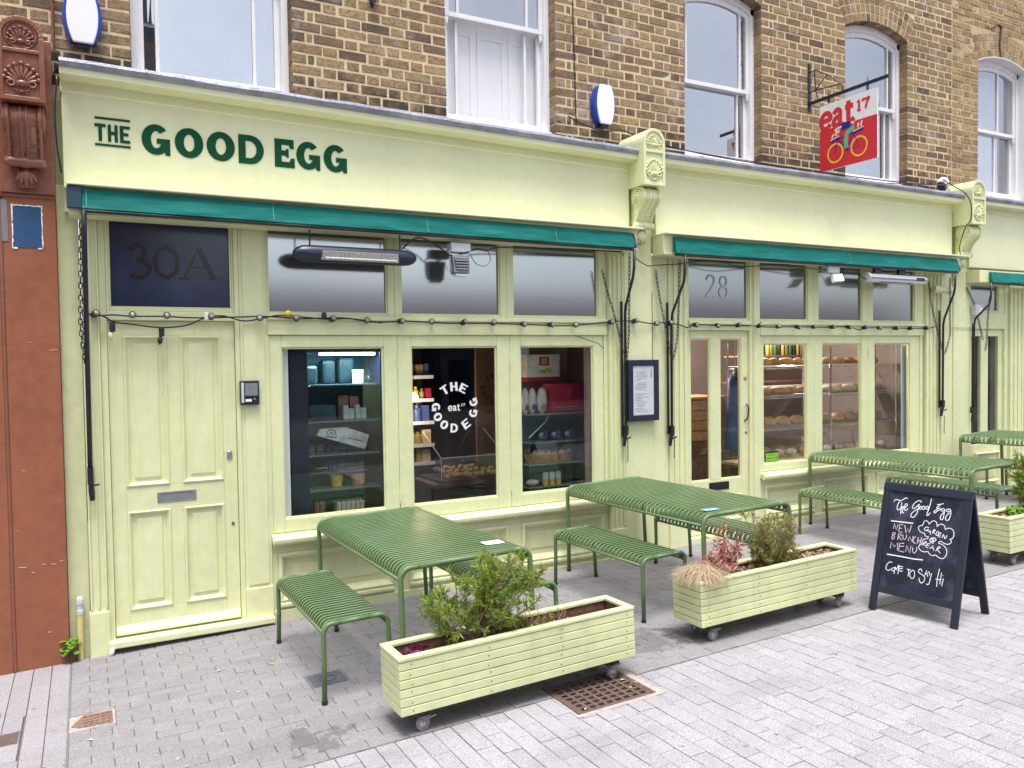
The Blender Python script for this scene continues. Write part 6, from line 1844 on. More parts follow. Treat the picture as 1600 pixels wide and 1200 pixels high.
# fallen leaves and litter on the setts
m = MB(); r = random.Random(21)
M['leaf_fall'] = leaf_mat('fallen_yellow_leaves', [(0.45, 0.36, 0.08), (0.55, 0.5, 0.3), (0.30, 0.25, 0.1), (0.6, 0.55, 0.42)], .7, .1)
for (x, y) in [(2.66, -2.27), (2.665, -2.33), (2.70, -2.40), (2.64, -2.44), (2.28, -2.53), (.0, -1.27), (-.02, -1.42), (-.22, -1.62), (2.95, -2.62), (3.55, -3.1), (3.62, -3.25), (1.02, -.8), (.52, -.32), (2.88, -3.42), (.35, -1.9)] + [(r.uniform(-.1, 5), r.uniform(-3.5, -.2)) for _ in range(20)]:
    a = r.uniform(0, 6.28); L = r.uniform(.009, .02); u = Vector((math.cos(a), math.sin(a), 0)); v = Vector((-u.y, u.x, 0))
    p = Vector((x, y, gz(x, y) + .004))
    m.add([p - u * L, p + v * L * .5 + Vector((0, 0, .003)), p + u * L, p - v * L * .5 + Vector((0, 0, .004))], [(0, 1, 2, 3)])
o = obj('fallen_leaves', m, M['leaf_fall']); tag(o, 'small fallen leaves scattered over the paving', None, None, 'stuff')

# ================================================================== CHALKBOARD (A-frame)
BO = Vector((4.86, -2.583, gz(4.86, -2.583)))
BU = Vector((.14, -.9902, 0)); BN = Vector((.9902, .14, 0))
BV = (BN * .21 + Vector((0, 0, .84))).normalized()
BW = BU.cross(BV).normalized()
if BW.x > 0: BW = -BW                      # out of the front face, towards the camera
bd = thing('chalkboard', 'dark navy A-frame chalkboard with white handwriting', 'chalkboard', BO)
FB = Frame(BO, BU, BV, BW)
def bbox(b, u0, u1, v0, v1, w0, w1, F_):
    b.hexa([F_(u0, v0, w0), F_(u1, v0, w0), F_(u1, v0, w1), F_(u0, v0, w1)], [F_(u0, v1, w0), F_(u1, v1, w0), F_(u1, v1, w1), F_(u0, v1, w1)])
    return b
BV2 = (-BN * .21 + Vector((0, 0, .84))).normalized()
FB2 = Frame(BO + BN * .445 + Vector((0, 0, .01)), BU, BV2, BU.cross(BV2).normalized() * (1 if BU.cross(BV2).x > 0 else -1))
M['chalk'] = plain('white_chalk_pen', (0.78, 0.78, 0.84), 0.8, var=0.1, scale=90)
M['chalk_pink'] = plain('pinkish_chalk_pen', (0.72, 0.58, 0.68), 0.8, var=0.1, scale=90)
def chalk_surface():
    m, nt, out = new_mat('smudged_chalkboard')
    p = objc(nt)
    a = noise(nt, p, 5, 5, .6); b = noise(nt, p, 22, 4)
    f = math_n(nt, 'MULTIPLY', maprange(nt, a, .46, .68), maprange(nt, b, .25, .7))
    c = mixc(nt, f, (0.009, 0.013, 0.028), (0.085, 0.078, 0.14))
    bsdf(nt, out, c, 0.55, None, .35)
    return m
M['chalksurf'] = chalk_surface()
for F_, nm in ((FB, 'front'), (FB2, 'back')):
    for su in (-1, 1):
        b = bbox(MB(), su * .2755 - .024, su * .2755 + .024, .0, .838, -.011, .011, F_); obj('leg', b, M['navyboard'], bd, bevel=.004)
    obj('top_rail', bbox(MB(), -.2995, .2995, .8385, .885, -.013, .013, F_), M['navyboard'], bd, bevel=.004)
    obj('bottom_rail', bbox(MB(), -.251, .251, .125, .172, -.010, .010, F_), M['navyboard'], bd, bevel=.003)
    pn = obj('board_panel', bbox(MB(), -.251, .251, .1725, .838, -.007, .003 if nm == 'front' else .003, F_), M['chalksurf'], bd)
    if nm == 'front': front_panel = pn
STR = [[(-251,762),(-244,780),(-222,779),(-201,779),(-182,793),(-170,802),(-159,796)],[(-209,774),(-220,751),(-222,726),(-218,712),(-206,713),(-194,727)],[(-196,766),(-194,724),(-190,684)],[(-193,717),(-187,736),(-180,737),(-182,712),(-180,695),(-168,697)],[(-175,725),(-156,746),(-156,759),(-167,758),(-173,733),(-167,716),(-154,718),(-147,729)],[(-66,782),(-66,793),(-87,791),(-108,771),(-118,744),(-110,734),(-95,744),(-75,771)],[(-75,771),(-77,734),(-82,700),(-99,675),(-117,679),(-116,698),(-98,721),(-77,737),(-65,749)],[(-60,759),(-70,746),(-62,734),(-53,747),(-60,759)],[(-53,747),(-42,762),(-34,750),(-39,737),(-48,743)],[(-18,765),(-28,754),(-20,742),(-8,755),(-18,765)],[(0,817),(-4,761),(-12,717),(-12,702),(-2,705),(7,723)],[(85,796),(57,786),(43,784)],[(64,786),(44,762),(57,761),(71,765)],[(57,761),(40,744),(30,734),(39,726),(49,739),(71,755)],[(92,764),(75,755),(83,744),(98,752),(95,763)],[(97,759),(98,726),(95,693),(83,688),(77,704),(87,728),(101,743)],[(123,762),(108,757),(116,745),(134,754),(128,766),(114,761)],[(135,761),(140,739),(137,703),(126,688),(112,696),(116,719),(132,741)],[(-249,628),(-170,631),(-93,634)],[(-238,394),(-123,396),(-56,396),(12,401)],[(-223,576),(-223,613),(-200,569),(-197,609)],[(-161,614),(-185,611),(-182,562),(-155,562)],[(-183,587),(-165,587)],[(-148,613),(-131,561),(-123,592),(-110,568),(-102,617)],[(-223,505),(-220,549)],[(-220,549),(-204,550),(-204,537),(-221,529),(-205,525),(-206,509),(-222,502)],[(-181,505),(-180,549),(-163,550),(-160,537),(-179,529),(-151,507)],[(-149,546),(-146,521),(-135,513),(-124,525),(-126,550)],[(-106,510),(-106,542),(-77,507),(-79,548)],[(-60,548),(-74,537),(-74,514),(-63,501),(-53,504)],[(-44,546),(-43,503)],[(-21,550),(-26,506)],[(-44,524),(-23,526)],[(-221,438),(-221,482),(-195,453),(-175,486),(-170,434)],[(-132,489),(-161,482),(-161,432),(-122,429)],[(-162,462),(-129,469)],[(-111,435),(-113,477),(-80,430),(-83,476)],[(-69,472),(-65,443),(-53,434),(-40,451),(-42,480)],[(-29,629),(-23,654),(-13,666),(3,660),(13,644)],[(14,647),(28,666),(45,672),(61,661),(67,636)],[(67,638),(81,654),(96,658),(113,650),(122,627)],[(122,627),(139,638),(158,638),(175,625),(182,600),(177,577),(160,568)],[(160,568),(172,560),(170,544),(155,533),(133,534),(103,545),(94,529)],[(94,529),(118,525),(142,510),(155,487),(154,458),(141,437),(123,433),(100,442),(88,451)],[(88,451),(74,442),(55,444),(41,456),(36,464)],[(36,464),(12,456),(-15,462),(-29,479),(-26,496),(-11,507)],[(-11,507),(-14,521),(-7,537),(10,545)],[(23,562),(8,561),(-2,569),(-7,580)],[(-7,580),(-27,581),(-44,592),(-53,610),(-47,624),(-29,629)],[(23,562),(18,546),(10,545)],[(17,621),(-2,623),(-12,610),(-4,598),(11,604),(15,611),(0,599)],[(13,593),(29,607),(32,577)],[(19,595),(32,593)],[(44,587),(50,614),(61,609),(47,599),(63,587)],[(67,581),(74,605),(85,600),(83,583),(69,579)],[(103,597),(90,598),(85,574),(100,572)],[(89,584),(100,585)],[(111,569),(116,592),(130,566),(139,590)],[(50,549),(55,553),(61,549),(58,540),(49,542),(48,553),(63,561),(74,553),(69,539),(51,531),(36,536),(36,549),(51,559)],[(35,540),(45,525),(64,524)],[(-8,496),(3,523),(17,520),(0,507),(21,495)],[(43,515),(27,515),(19,491),(34,487)],[(24,503),(38,503)],[(44,483),(60,508),(73,475)],[(51,492),(67,490)],[(85,474),(98,507),(111,502),(94,489),(116,467)],[(-189,345),(-209,343),(-224,323),(-227,295),(-209,285),(-191,298)],[(-175,313),(-187,297),(-175,288),(-163,302),(-175,313)],[(-165,270),(-164,319),(-153,300),(-142,337),(-138,274)],[(-112,329),(-135,327),(-133,298),(-108,301)],[(-133,313),(-112,317)],[(-83,320),(-56,320)],[(-69,320),(-67,272)],[(-44,320),(-59,298),(-50,270),(-34,265),(-25,286),(-32,315),(-44,320)],[(18,322),(12,339),(-2,332),(-2,314),(22,304),(43,289),(42,263),(27,248),(13,260),(7,278)],[(40,300),(46,340),(62,297)],[(40,315),(58,315)],[(62,334),(74,310)],[(83,325),(80,289),(77,255),(67,246),(61,252)],[(128,364),(124,303),(128,246)],[(145,342),(145,266)],[(113,293),(143,295)],[(162,307),(159,256)],[(157,326),(160,325)]]
bw, bp = MB(), MB()
for i, s in enumerate(STR):
    q = [((u + .045 * v) / 1000, v / 1000) for u, v in s]
    wd = .0075 if i in (18, 19) else (.0055 if i < 18 else .0048)
    tgt = bp if 20 <= i <= 37 else bw
    ribbon(tgt, q, wd, FB, .0034, .0004, 4 if len(q) > 3 and i not in range(20, 38) else 1)
obj('handwriting', bw, M['chalk'], front_panel)
obj('handwriting', bp, M['chalk_pink'], front_panel)
for su in (-1, 1): obj('hinge', MB().tube([FB(su * .2, .887, -.02), FB(su * .2 + .05, .887, -.02)], .008, 8), M['rust'], bd)
# ================================================================== SHOP INTERIORS
M['in_wall'] = paint('tan_interior_wall', (0.20, 0.115, 0.075), var=0.08, grime=0.1, bumps=0.1, rough=.7)
M['in_dark'] = plain('dark_interior', (0.045, 0.04, 0.045), 0.8)
M['in_floor'] = plain('dark_shop_floor', (0.09, 0.075, 0.06), 0.5)
M['in_ceil'] = plain('pale_shop_ceiling', (0.42, 0.40, 0.38), 0.8)
M['reveal'] = plain('pinkish_reveal_paint', (0.38, 0.29, 0.28), 0.7)
ORD = ['first', 'second', 'third', 'fourth', 'fifth', 'sixth', 'seventh', 'eighth', 'ninth', 'tenth', 'eleventh', 'twelfth', 'thirteenth', 'fourteenth', 'fifteenth', 'sixteenth']
def room(x0, x1, y0, y1, z0, z1, wallm):
    tag(obj('shop_wall', boxes((x0 - .05, x0, y0, y1, z0, z1), (x1, x1 + .05, y0, y1, z0, z1), (x0 - .05, x1 + .05, y1, y1 + .05, z0, z1)), M[wallm]), kind='structure')
    tag(obj('shop_floor', boxes((x0 - .05, x1 + .05, y0, y1 + .05, z0 - .05, z0)), M['in_floor']), kind='structure')
    tag(obj('shop_ceiling', boxes((x0 - .05, x1 + .05, y0, y1 + .05, z1, z1 + .05)), M['in_ceil']), kind='structure')
room(1.06, 4.285, .205, 4.6, .05, 2.90, 'in_wall')
M['in_wall2'] = paint('greyish_tan_interior_wall', (0.25, 0.20, 0.18), var=0.08, grime=0.1, bumps=0.1, rough=.7)
room(4.92, 9.30, .205, 3.4, .18, 2.88, 'in_wall2')
room(9.5, 13.0, .205, 3.0, .25, 2.75, 'in_dark')
tag(obj('shop_wall', boxes((4.09, 4.282, .105, .204, .60, 2.25), (8.60, 8.74, .105, .204, .70, 2.25)), M['reveal']), kind='structure')
M['partition'] = paint('pinkish_tan_partition', (0.42, 0.30, 0.25), var=.06, grime=.1, bumps=.1, rough=.7)
tag(obj('shop_wall', boxes((3.57, 4.284, .80, .83, .05, 2.90)), M['partition']), kind='structure')
def lamp(label, p, r, col, watts, strength):
    t = thing('globe_lamp', label, 'lamp', p)
    obj('globe', MB().sph(p, r, 14, 9), emit('warm_lamp_glow', col, strength), t, smooth=True)
    obj('cord', MB().tube([(p[0], p[1], p[2] + r), (p[0], p[1], 2.88)], .004, 5), M['black'], t)
    l = bpy.data.lights.new('lamp_light', 'POINT'); l.energy = watts; l.color = col; l.shadow_soft_size = r + .03
    lo = bpy.data.objects.new('lamp_light', l); COL.objects.link(lo); lo.parent = t; lo.location = (0, 0, -r - .06)
lamp('glowing warm globe lamp inside behind the left edge of the middle window', (2.775, 1.15, 1.60), .04, (1.0, .70, .45), 5, 9)
lamp('warm globe lamp deep inside the number 28 shop', (6.30, 1.6, 2.02), .04, (1.0, .72, .48), 22, 7)
lamp('added globe lamp brightening the bread rack in number 28', (7.6, 1.5, 2.45), .05, (1.0, .92, .84), 40, 7)  # unseen lamp added to brighten the bread shelves
# ---- white roller blind edges at the window sides
single('blind_strip', boxes((1.297, 1.356, .075, .082, .76, 2.07)), M['whiteplastic'], 'white blind edge at the left of the first window', 'blind')
M['bluewhite'] = plain('pale_blue_board', (0.48, 0.58, 0.72), 0.5)
single('blind_strip', boxes((8.46, 8.575, .09, .10, .82, 2.04)), M['bluewhite'], 'pale blue upright board at the right of the bread window', 'board')
# ---- tall drinks fridge in the first window
fg = thing('display_fridge', 'black glass-fronted display fridge behind the first window', 'fridge', (1.8, .5, .5))
obj('cabinet', boxes((1.40, 1.425, .28, .86, .45, 2.14), (2.155, 2.18, .28, .86, .45, 2.14), (1.425, 2.155, .80, .86, .45, 2.14), (1.425, 2.155, .28, .80, 2.04, 2.14), (1.425, 2.155, .28, .80, .45, .70)), M['navy'], fg)
M['fridgeback'] = plain('teal_fridge_lining', (0.03, 0.15, 0.21), 0.5)
obj('lining', boxes((1.426, 2.154, .785, .799, .70, 2.04)), M['fridgeback'], fg)
obj('door_frame', boxes((1.405, 1.548, .262, .279, .66, 2.12), (2.14, 2.178, .262, .279, .66, 2.12), (1.548, 2.14, .262, .279, 2.03, 2.12), (1.548, 2.14, .262, .279, .66, .71)), M['navy'], fg, bevel=.004)
obj('door_glass', boxes((1.549, 2.139, .269, .273, .711, 2.029)), M['acrylic'], fg)
M['shelfglass'] = plain('grey_glass_shelf', (0.16, 0.22, 0.24), 0.2)
shz = [1.766, 1.473, 1.203, .921, .715]
for z in shz: obj('shelf', boxes((1.44, 2.15, .34, .78, z - .012, z)), M['shelfglass'], fg)
cool = emit('cold_fridge_tube', (.72, .93, 1.0), 5.5)
obj('light_tube', MB().tube([(1.66, .33, 2.012), (2.12, .33, 2.012)], .011, 8), cool, fg)
l = bpy.data.lights.new('fridge_light', 'AREA'); l.shape = 'RECTANGLE'; l.size = .45; l.size_y = .05; l.energy = 3.6; l.color = (.6, .9, 1.0)
lo = bpy.data.objects.new('fridge_light', l); COL.objects.link(lo); lo.parent = fg; lo.location = Vector((1.87, .36, 2.0)) - fg.location
for z in shz: obj('shelf_clip', MB().tube([(1.56, .30, z + .03), (1.562, .298, z), (1.575, .298, z - .01)], .005, 5), M['chrome'], fg)
def pack(name, label, cat, mb_, mk, group=None, smooth=False, bevel=.003): return single(name, mb_, M[mk], label, cat, group, smooth, bevel)
for k, c in {'p_teal': (.02, .075, .09), 'p_blue': (.04, .09, .3), 'p_white': (.75, .78, .8), 'p_brown': (.30, .18, .09), 'p_yellow': (.65, .45, .08), 'p_orange': (.6, .26, .1), 'p_red': (.36, .012, .05), 'p_green': (.09, .2, .06), 'p_dark': (.05, .04, .05), 'p_cream': (.62, .52, .38), 'p_bread': (.38, .20, .085), 'p_bread2': (.52, .33, .17), 'p_lime': (.26, .72, .05), 'p_grey': (.4, .4, .42), 'p_olive': (.25, .25, .06), 'p_pink': (.5, .2, .2)}.items():
    M[k] = plain('goods_' + k[2:], c, .5, var=.25, scale=14, bumps=.15)
M['p_ham'] = plain('goods_dark_ham', (.014, .03, .036), .35, var=.4, bumps=.4)
for i, (x, w, h) in enumerate(((1.63, .11, .16), (1.78, .10, .20), (1.93, .12, .22))):
    pack('wrapped_ham', 'dark wrapped ham on the top fridge shelf, %s' % ('leftmost', 'middle', 'rightmost')[i], 'food', boxes((x - w * .55, x + w * .55, .48, .62, 1.767, 1.767 + h)), 'p_ham', 'hams in the fridge', False, .028)
pack('label_card', 'white label card leaning on the top fridge shelf', 'card', boxes((1.962, 2.055, .44, .446, 1.768, 1.882)), 'p_white')
pack('cellophane_bag', 'shiny cellophane bag on the top fridge shelf', 'bag', MB().ell((2.09, .5, 1.83), (.06, 0, 0), (0, .06, 0), (0, 0, .065), 9, 6), 'bag')
for i, (x0, x1, h) in enumerate(((1.875, 1.918, .115), (1.921, 1.965, .085), (1.977, 2.015, .115), (2.018, 2.068, .09))):
    pack('tall_pack', '%s white labelled carton from the left on the second fridge shelf' % ORD[i], 'carton', boxes((x0, x1, .42, .48, 1.475, 1.475 + h)), 'p_white', 'white cartons in the fridge')
pack('brown_pack', 'brown topped packs behind the white cartons in the fridge', 'carton', boxes((1.855, 1.94, .50, .58, 1.475, 1.67)), 'p_brown')
pack('brown_pack', 'leaning brown pack behind the right white cartons in the fridge', 'carton', boxes((1.955, 2.03, .50, .58, 1.475, 1.66)), 'p_pink')
pack('green_tray', 'dark green tray at the left of the second fridge shelf', 'tray', boxes((1.60, 1.82, .45, .65, 1.475, 1.60)), 'p_teal')
fr = Frame((1.645, .40, 1.205), (1, 0, 0), (0, 0, 1), (0, -1, 0))
pts = [(1.645, 1.356), (1.672, 1.409), (1.887, 1.412), (2.083, 1.338), (2.046, 1.22)]
bx_ = thing('nougat_box', 'white tapered box with a dark half-round logo in the fridge', 'box', (1.86, .42, 1.22))
obj('carton', MB().prism(pts, 'xz', .40, .45), M['p_white'], bx_, bevel=.003)
b = MB(); fr = facade_frame(1.76, .399, 1.355)
ribbon(b, [(-.042, -.008), (.048, -.026)], .008, fr, .0008, 0, 1); ribbon(b, [(-.04, -.002), (-.022, .032), (.005, .042), (.034, .026), (.044, -.016)], .007, fr, .0008, 0, 4); ribbon(b, [(-.02, .002), (.0, .02), (.02, -.004)], .006, fr, .0008, 0, 3)
fr = Frame((1.90, .399, 1.325), Vector((.957, 0, -.29)), Vector((.29, 0, .957)), (0, -1, 0))
for k in range(13): ribbon(b, [(.0 + k * .0105, .0), (.006 + k * .0105, .0)], .012, fr, .0008, 0, 1)
obj('logo', b, M['p_teal'], bx_)
for i in range(5):
    x = 1.74 + i * .035
    pack('blue_jar', '%s slim blue jar from the left in the fridge' % ORD[i], 'jar', MB().lathe([(.014, 0), (.014, .07), (.009, .08), (.009, .09)], (x, .5, .923 + .125), (0, 0, 1), 10), 'p_blue', 'blue jars in the fridge')
pack('wire_rack', 'low rack under the blue jars in the fridge', 'rack', boxes((1.60, 2.08, .45, .6, 1.035, 1.046)), 'shelfglass')
pack('tub', 'yellow tub on the fourth fridge shelf', 'tub', MB().lathe([(.042, 0), (.05, .085), (.05, .095)], (1.815, .45, .922), (0, 0, 1), 14), 'p_yellow')
pack('tub', 'orange tub on the fourth fridge shelf', 'tub', MB().lathe([(.05, 0), (.06, .08), (.06, .09)], (2.0, .45, .922), (0, 0, 1), 14), 'p_orange')
for i in range(2): pack('brown_jar', 'brown paper pack at the bottom left of the fridge, %s one' % ('left', 'right')[i], 'pack', boxes((1.612 + i * .043, 1.650 + i * .043, .38, .44, .717, .812)), 'p_brown', 'brown packs in the fridge', bevel=.01)
for i in range(6):
    m = MB().prism([(1.785 + i * .039, .718), (1.818 + i * .039, .718), (1.822 + i * .039, .79), (1.79 + i * .039, .80)], 'xz', .36, .46)
    t = thing('sandwich_pack', '%s white-topped sandwich pack from the left at the bottom of the fridge' % ORD[i], 'sandwich', (1.80 + i * .039, .41, .718), 'sandwich packs in the fridge')
    obj('bread', m, M['p_cream'], t); obj('lid', MB().prism([(1.79 + i * .039, .801), (1.822 + i * .039, .791), (1.826 + i * .039, .797), (1.794 + i * .039, .807)], 'xz', .36, .50), M['p_white'], t)
r = random.Random(61)
for (z, x0, x1, nm, lb) in ((1.475, 1.60, 1.84, 'ready_meal', 'ready meal tray from the left on the second fridge shelf'), (1.205, 1.62, 2.10, 'deli_pack', 'clear deli pack from the left on the middle fridge shelf'), (.717, 1.70, 1.78, 'deli_pack', 'small clear pack beside the sandwiches in the fridge')):
    x = x0; k = 0
    while x < x1 - .04:
        w = r.uniform(.045, .08); h = r.uniform(.05, .10)
        t = thing(nm, ORD[k] + ' ' + lb, 'pack', (x + w / 2, .62, z), 'small packs in the fridge'); k += 1
        obj('film', MB().ell((x + w / 2, .62, z + h / 2), (w / 2, 0, .006), (0, .05, 0), (0, 0, h / 2), 8, 5), M['bag'], t)
        obj('contents', boxes((x + .006, x + w - .006, .59, .65, z + .002, z + h * .6)), M[r.choice(['p_pink', 'p_orange', 'p_cream', 'p_green', 'p_white', 'bluewhite'])], t, bevel=.004)
        x += w + .008
# ---- behind the middle window: stocked shelves, tall dark fridge, printed panel, bakery case
sh = thing('stock_shelf', 'stocked grocery shelves inside behind the middle window', 'shelves', (2.75, 1.6, .1))
for i, z in enumerate((.60, .93, 1.11, 1.335, 1.56, 1.79)):
    obj('shelf', boxes((2.40, 3.08, 1.40, 1.75, z - .02, z)), M['p_dark'], sh); obj('price_strip', boxes((2.40, 3.08, 1.388, 1.399, z - .022, z + .012)), M['bluewhite'], sh)
obj('back', boxes((2.38, 3.10, 1.75, 1.78, .05, 2.1)), M['in_dark'], sh)
r = random.Random(31)
GI = {}
for z in (.93, 1.11, 1.335, 1.56, 1.79):
    x = 2.66
    while x < 3.02:
        gi = GI.get(z, 0); GI[z] = gi + 1
        w = r.uniform(.045, .085); h = r.uniform(.10, .17)
        mk = r.choice(['p_yellow', 'p_olive', 'p_red', 'p_cream', 'p_blue', 'p_green', 'p_orange', 'p_brown'])
        o = single('grocery_item', MB().box(x, x + w, 1.43, 1.50, z + .001, z + h) if r.random() < .5 else MB().lathe([(w / 2, 0), (w / 2, h * .7), (w / 4, h * .85), (w / 4, h)], (x + w / 2, 1.46, z + .001), (0, 0, 1), 10), M[mk], '%s %s grocery item on the %s shelf behind the middle window' % (ORD[gi], {'p_yellow': 'yellow', 'p_olive': 'olive', 'p_red': 'dark red', 'p_cream': 'cream', 'p_blue': 'blue', 'p_green': 'green', 'p_orange': 'orange', 'p_brown': 'brown'}[mk], {.93: 'lowest', 1.11: 'lower', 1.335: 'middle', 1.56: 'upper', 1.79: 'top'}[z]), 'groceries', 'groceries on the dim back shelves')
        x += w + .012
ff = thing('upright_fridge', 'tall dark fridge deep inside behind the circular lettering', 'fridge', (3.62, 1.9, .05))
obj('cabinet', boxes((3.32, 3.40, 1.75, 2.3, .05, 2.06), (3.72, 3.78, 1.75, 2.3, .05, 2.06), (3.40, 3.72, 2.2, 2.3, .05, 2.06), (3.40, 3.72, 1.75, 2.2, 1.95, 2.06)), M['navy'], ff)
obj('door_glass', boxes((3.40, 3.72, 1.755, 1.762, .1, 1.95)), M['acrylic'], ff)
obj('handle', MB().tube([(3.70, 1.73, 1.95), (3.70, 1.73, 1.4)], .006, 6), M['steel'], ff)
pp = thing('printed_panel', 'brown panel printed with dark circular lettering behind the middle window', 'panel', (3.72, 1.25, .6))
obj('board', boxes((3.47, 4.25, 1.22, 1.25, .5, 2.3)), M['in_wall'], pp)
M['darkprint'] = plain('dark_brown_print', (0.03, 0.018, 0.014), .6)
for ch, ang in (('T', 122), ('H', 93), ('E', 64), ('G', 177), ('O', 205), ('O', 234), ('D', 266)):
    top = ang in (122, 93, 64); a = R(ang)
    p = Vector((3.665 + .12 * math.cos(a), 1.219, 1.66 + .12 * math.sin(a))); up_ = Vector((math.cos(a), 0, math.sin(a))) * (1 if top else -1); rt = Vector((up_.z, 0, -up_.x))
    flat_shape('printed_letter', [[((q[0] - .5) * .04, (q[1] - .5) * .046) for q in lp] for lp in glyph('e_' if ch == 'E' else ch)], M['darkprint'], pp, Frame(p, rt, up_, (0, -1, 0)), .001)
fr = facade_frame(3.555, 1.219, 1.40)
b = MB(); ribbon(b, [(0, .10), (.16, .10)], .006, fr, .0005, 0, 1)
for u, ss in ((0, [[(.0, .05), (.026, .05)], [(.013, .05), (.013, 0)]]), (.034, [[(0, .05), (0, 0)], [(.02, .05), (.02, 0)], [(0, .025), (.02, .025)]]), (.062, [[(.006, .05), (.006, 0)]]), (.076, [[(.022, .045), (.006, .048), (.004, .03), (.02, .02), (.014, .002), (0, .004)]]), (.115, [[(0, .05), (.01, 0), (.018, .03), (.026, 0), (.036, .05)]])):
    for s in ss: ribbon(b, [(u + q[0], q[1]) for q in s], .007, fr, .0005, 0, 1)
obj('printed_text', b, M['darkprint'], pp)
cs = thing('bakery_case', 'clear acrylic bakery case with sloping front behind the middle window', 'display case', (3.15, .8, .85))
obj('tray', boxes((2.80, 3.50, .60, 1.08, .838, .862)), M['p_dark'], cs)
sec = [(.62, .863), (1.06, .863), (1.06, 1.27), (.62, 1.06)]
for x in (2.82, 3.46): obj('side_panel', MB().prism(sec, 'yz', x, x + .004), M['acrylic'], cs)
obj('front_panel', MB().hexa([(2.825, .62, .863), (3.459, .62, .863), (3.459, .624, .863), (2.825, .624, .863)], [(2.825, .62, 1.06), (3.459, .62, 1.06), (3.459, .624, 1.06), (2.825, .624, 1.06)]), M['acrylic'], cs)
obj('sloping_lid', MB().hexa([(2.825, .625, 1.062), (3.459, .625, 1.062), (3.459, 1.06, 1.272), (2.825, 1.06, 1.272)], [(2.825, .623, 1.066), (3.459, .623, 1.066), (3.459, 1.058, 1.276), (2.825, 1.058, 1.276)]), M['acrylic'], cs)
for e in ([(2.822, .622, .865), (2.822, .622, 1.062), (2.822, 1.058, 1.272)], [(3.462, .622, .865), (3.462, .622, 1.062), (3.462, 1.058, 1.272)], [(2.824, .622, 1.064), (3.46, .622, 1.064)]): obj('edge_strip', MB().tube(e, .0035, 5), M['greyplastic'], cs)
r = random.Random(44)
for i in range(22):
    x, yy = 2.90 + (i % 8) * .072 + r.uniform(-.015, .015), .70 + (i // 8) * .10 + r.uniform(-.02, .02)
    a = r.uniform(-.7, .7); m = MB(); n = 7; pts = []
    for k in range(n):
        w = -1.1 + 2.2 * k / (n - 1); pts.append((x + math.cos(a) * .045 * math.sin(w) + math.sin(a) * .02 * math.cos(w), yy + math.sin(a) * .045 * math.sin(w) - math.cos(a) * .02 * math.cos(w), .885 + (i // 8) * .02 + r.uniform(0, .02)))
    m.tube(pts, [.006, .014, .019, .022, .019, .014, .006], 8)
    single('croissant', m, M['p_bread2'], 'small golden croissant heaped in the clear bakery case', 'croissant', 'croissants in the bakery case', True)
ct = thing('counter', 'dark serving counter inside behind the middle and right windows', 'counter', (3.4, .9, .05))
obj('front', boxes((2.72, 4.25, .58, .62, .05, .70)), M['in_dark'], ct); obj('top', boxes((2.72, 3.56, .57, 1.12, .80, .837)), M['p_dark'], ct); obj('body', boxes((2.75, 3.55, .63, 1.1, .05, .799)), M['in_dark'], ct)
# ---- right window of shop one
gc = thing('glass_counter', 'glass-fronted snack counter behind the third window', 'counter', (3.9, .45, .72))
for z in (1.44, 1.18, .975, .765): obj('shelf', boxes((3.57, 4.26, .33, .62, z - .008, z)), M['shelfglass'], gc)
obj('front_glass', boxes((3.56, 4.262, .318, .322, .70, 1.2)), M['acrylic'], gc)
obj('sloping_glass', MB().hexa([(3.56, .32, 1.2), (4.262, .32, 1.2), (4.262, .55, 1.45), (3.56, .55, 1.45)], [(3.56, .324, 1.2), (4.262, .324, 1.2), (4.262, .554, 1.45), (3.56, .554, 1.45)]), M['acrylic'], gc)
obj('edge_strip', MB().tube([(3.563, .322, 1.23), (3.8, .42, 1.36), (3.9, .5, 1.44)], .005, 5), M['greyplastic'], gc)
obj('back', boxes((3.56, 4.27, .63, .65, .70, 1.42)), M['fridgeback'], gc)
wb = thing('crisp_box', 'white carton with red and yellow emblem behind the third window', 'box', (3.89, .62, 1.73))
obj('carton', boxes((3.70, 4.06, .58, .78, 1.735, 1.99)), M['p_white'], wb, bevel=.003)
obj('red_base', boxes((3.699, 4.061, .5785, .781, 1.7345, 1.775)), M['p_red'], wb)
obj('emblem', boxes((3.83, 3.94, .5765, .5795, 1.885, 1.965)), M['p_red'], wb); obj('emblem_centre', boxes((3.853, 3.917, .5745, .5764, 1.897, 1.953)), M['p_yellow'], wb)
b = MB(); fr = facade_frame(3.83, .5795, 1.80); ribbon(b, [(.0, .022), (.03, .03), (.055, .022), (.085, .045), (.115, .035), (.12, .02)], .03, fr, .001, 0, 4)
obj('snack_picture', b, M['p_yellow'], wb)
rbx = thing('red_box', 'dark red box with a white emblem behind the third window', 'box', (4.06, .5, 1.445))
obj('carton', boxes((3.876, 4.252, .45, .60, 1.446, 1.711)), M['p_red'], rbx, bevel=.003)
b = MB(); fr = facade_frame(4.06, .4495, 1.60)
ribbon(b, [(-.035, .06), (.035, .062)], .006, fr, .0008, 0, 1); ribbon(b, [(-.034, .055), (-.03, .01), (-.012, .0)], .006, fr, .0008, 0, 2); ribbon(b, [(.034, .055), (.03, .012), (.012, -.02), (-.012, -.02)], .007, fr, .0008, 0, 2); ribbon(b, [(.0, .03), (.014, .04), (.02, .03), (.008, .02), (.0, .03)], .006, fr, .0008, 0, 2); ribbon(b, [(-.015, .012), (.012, .01)], .006, fr, .0008, 0, 1)
fr2 = facade_frame(3.93, .4495, 1.488)
for k in range(26): ribbon(b, [(k * .010, .003 * math.sin(k * 2.2)), (k * .010 + .007, .003 * math.sin(k * 2.2))], .010, fr2, .0008, 0, 1)
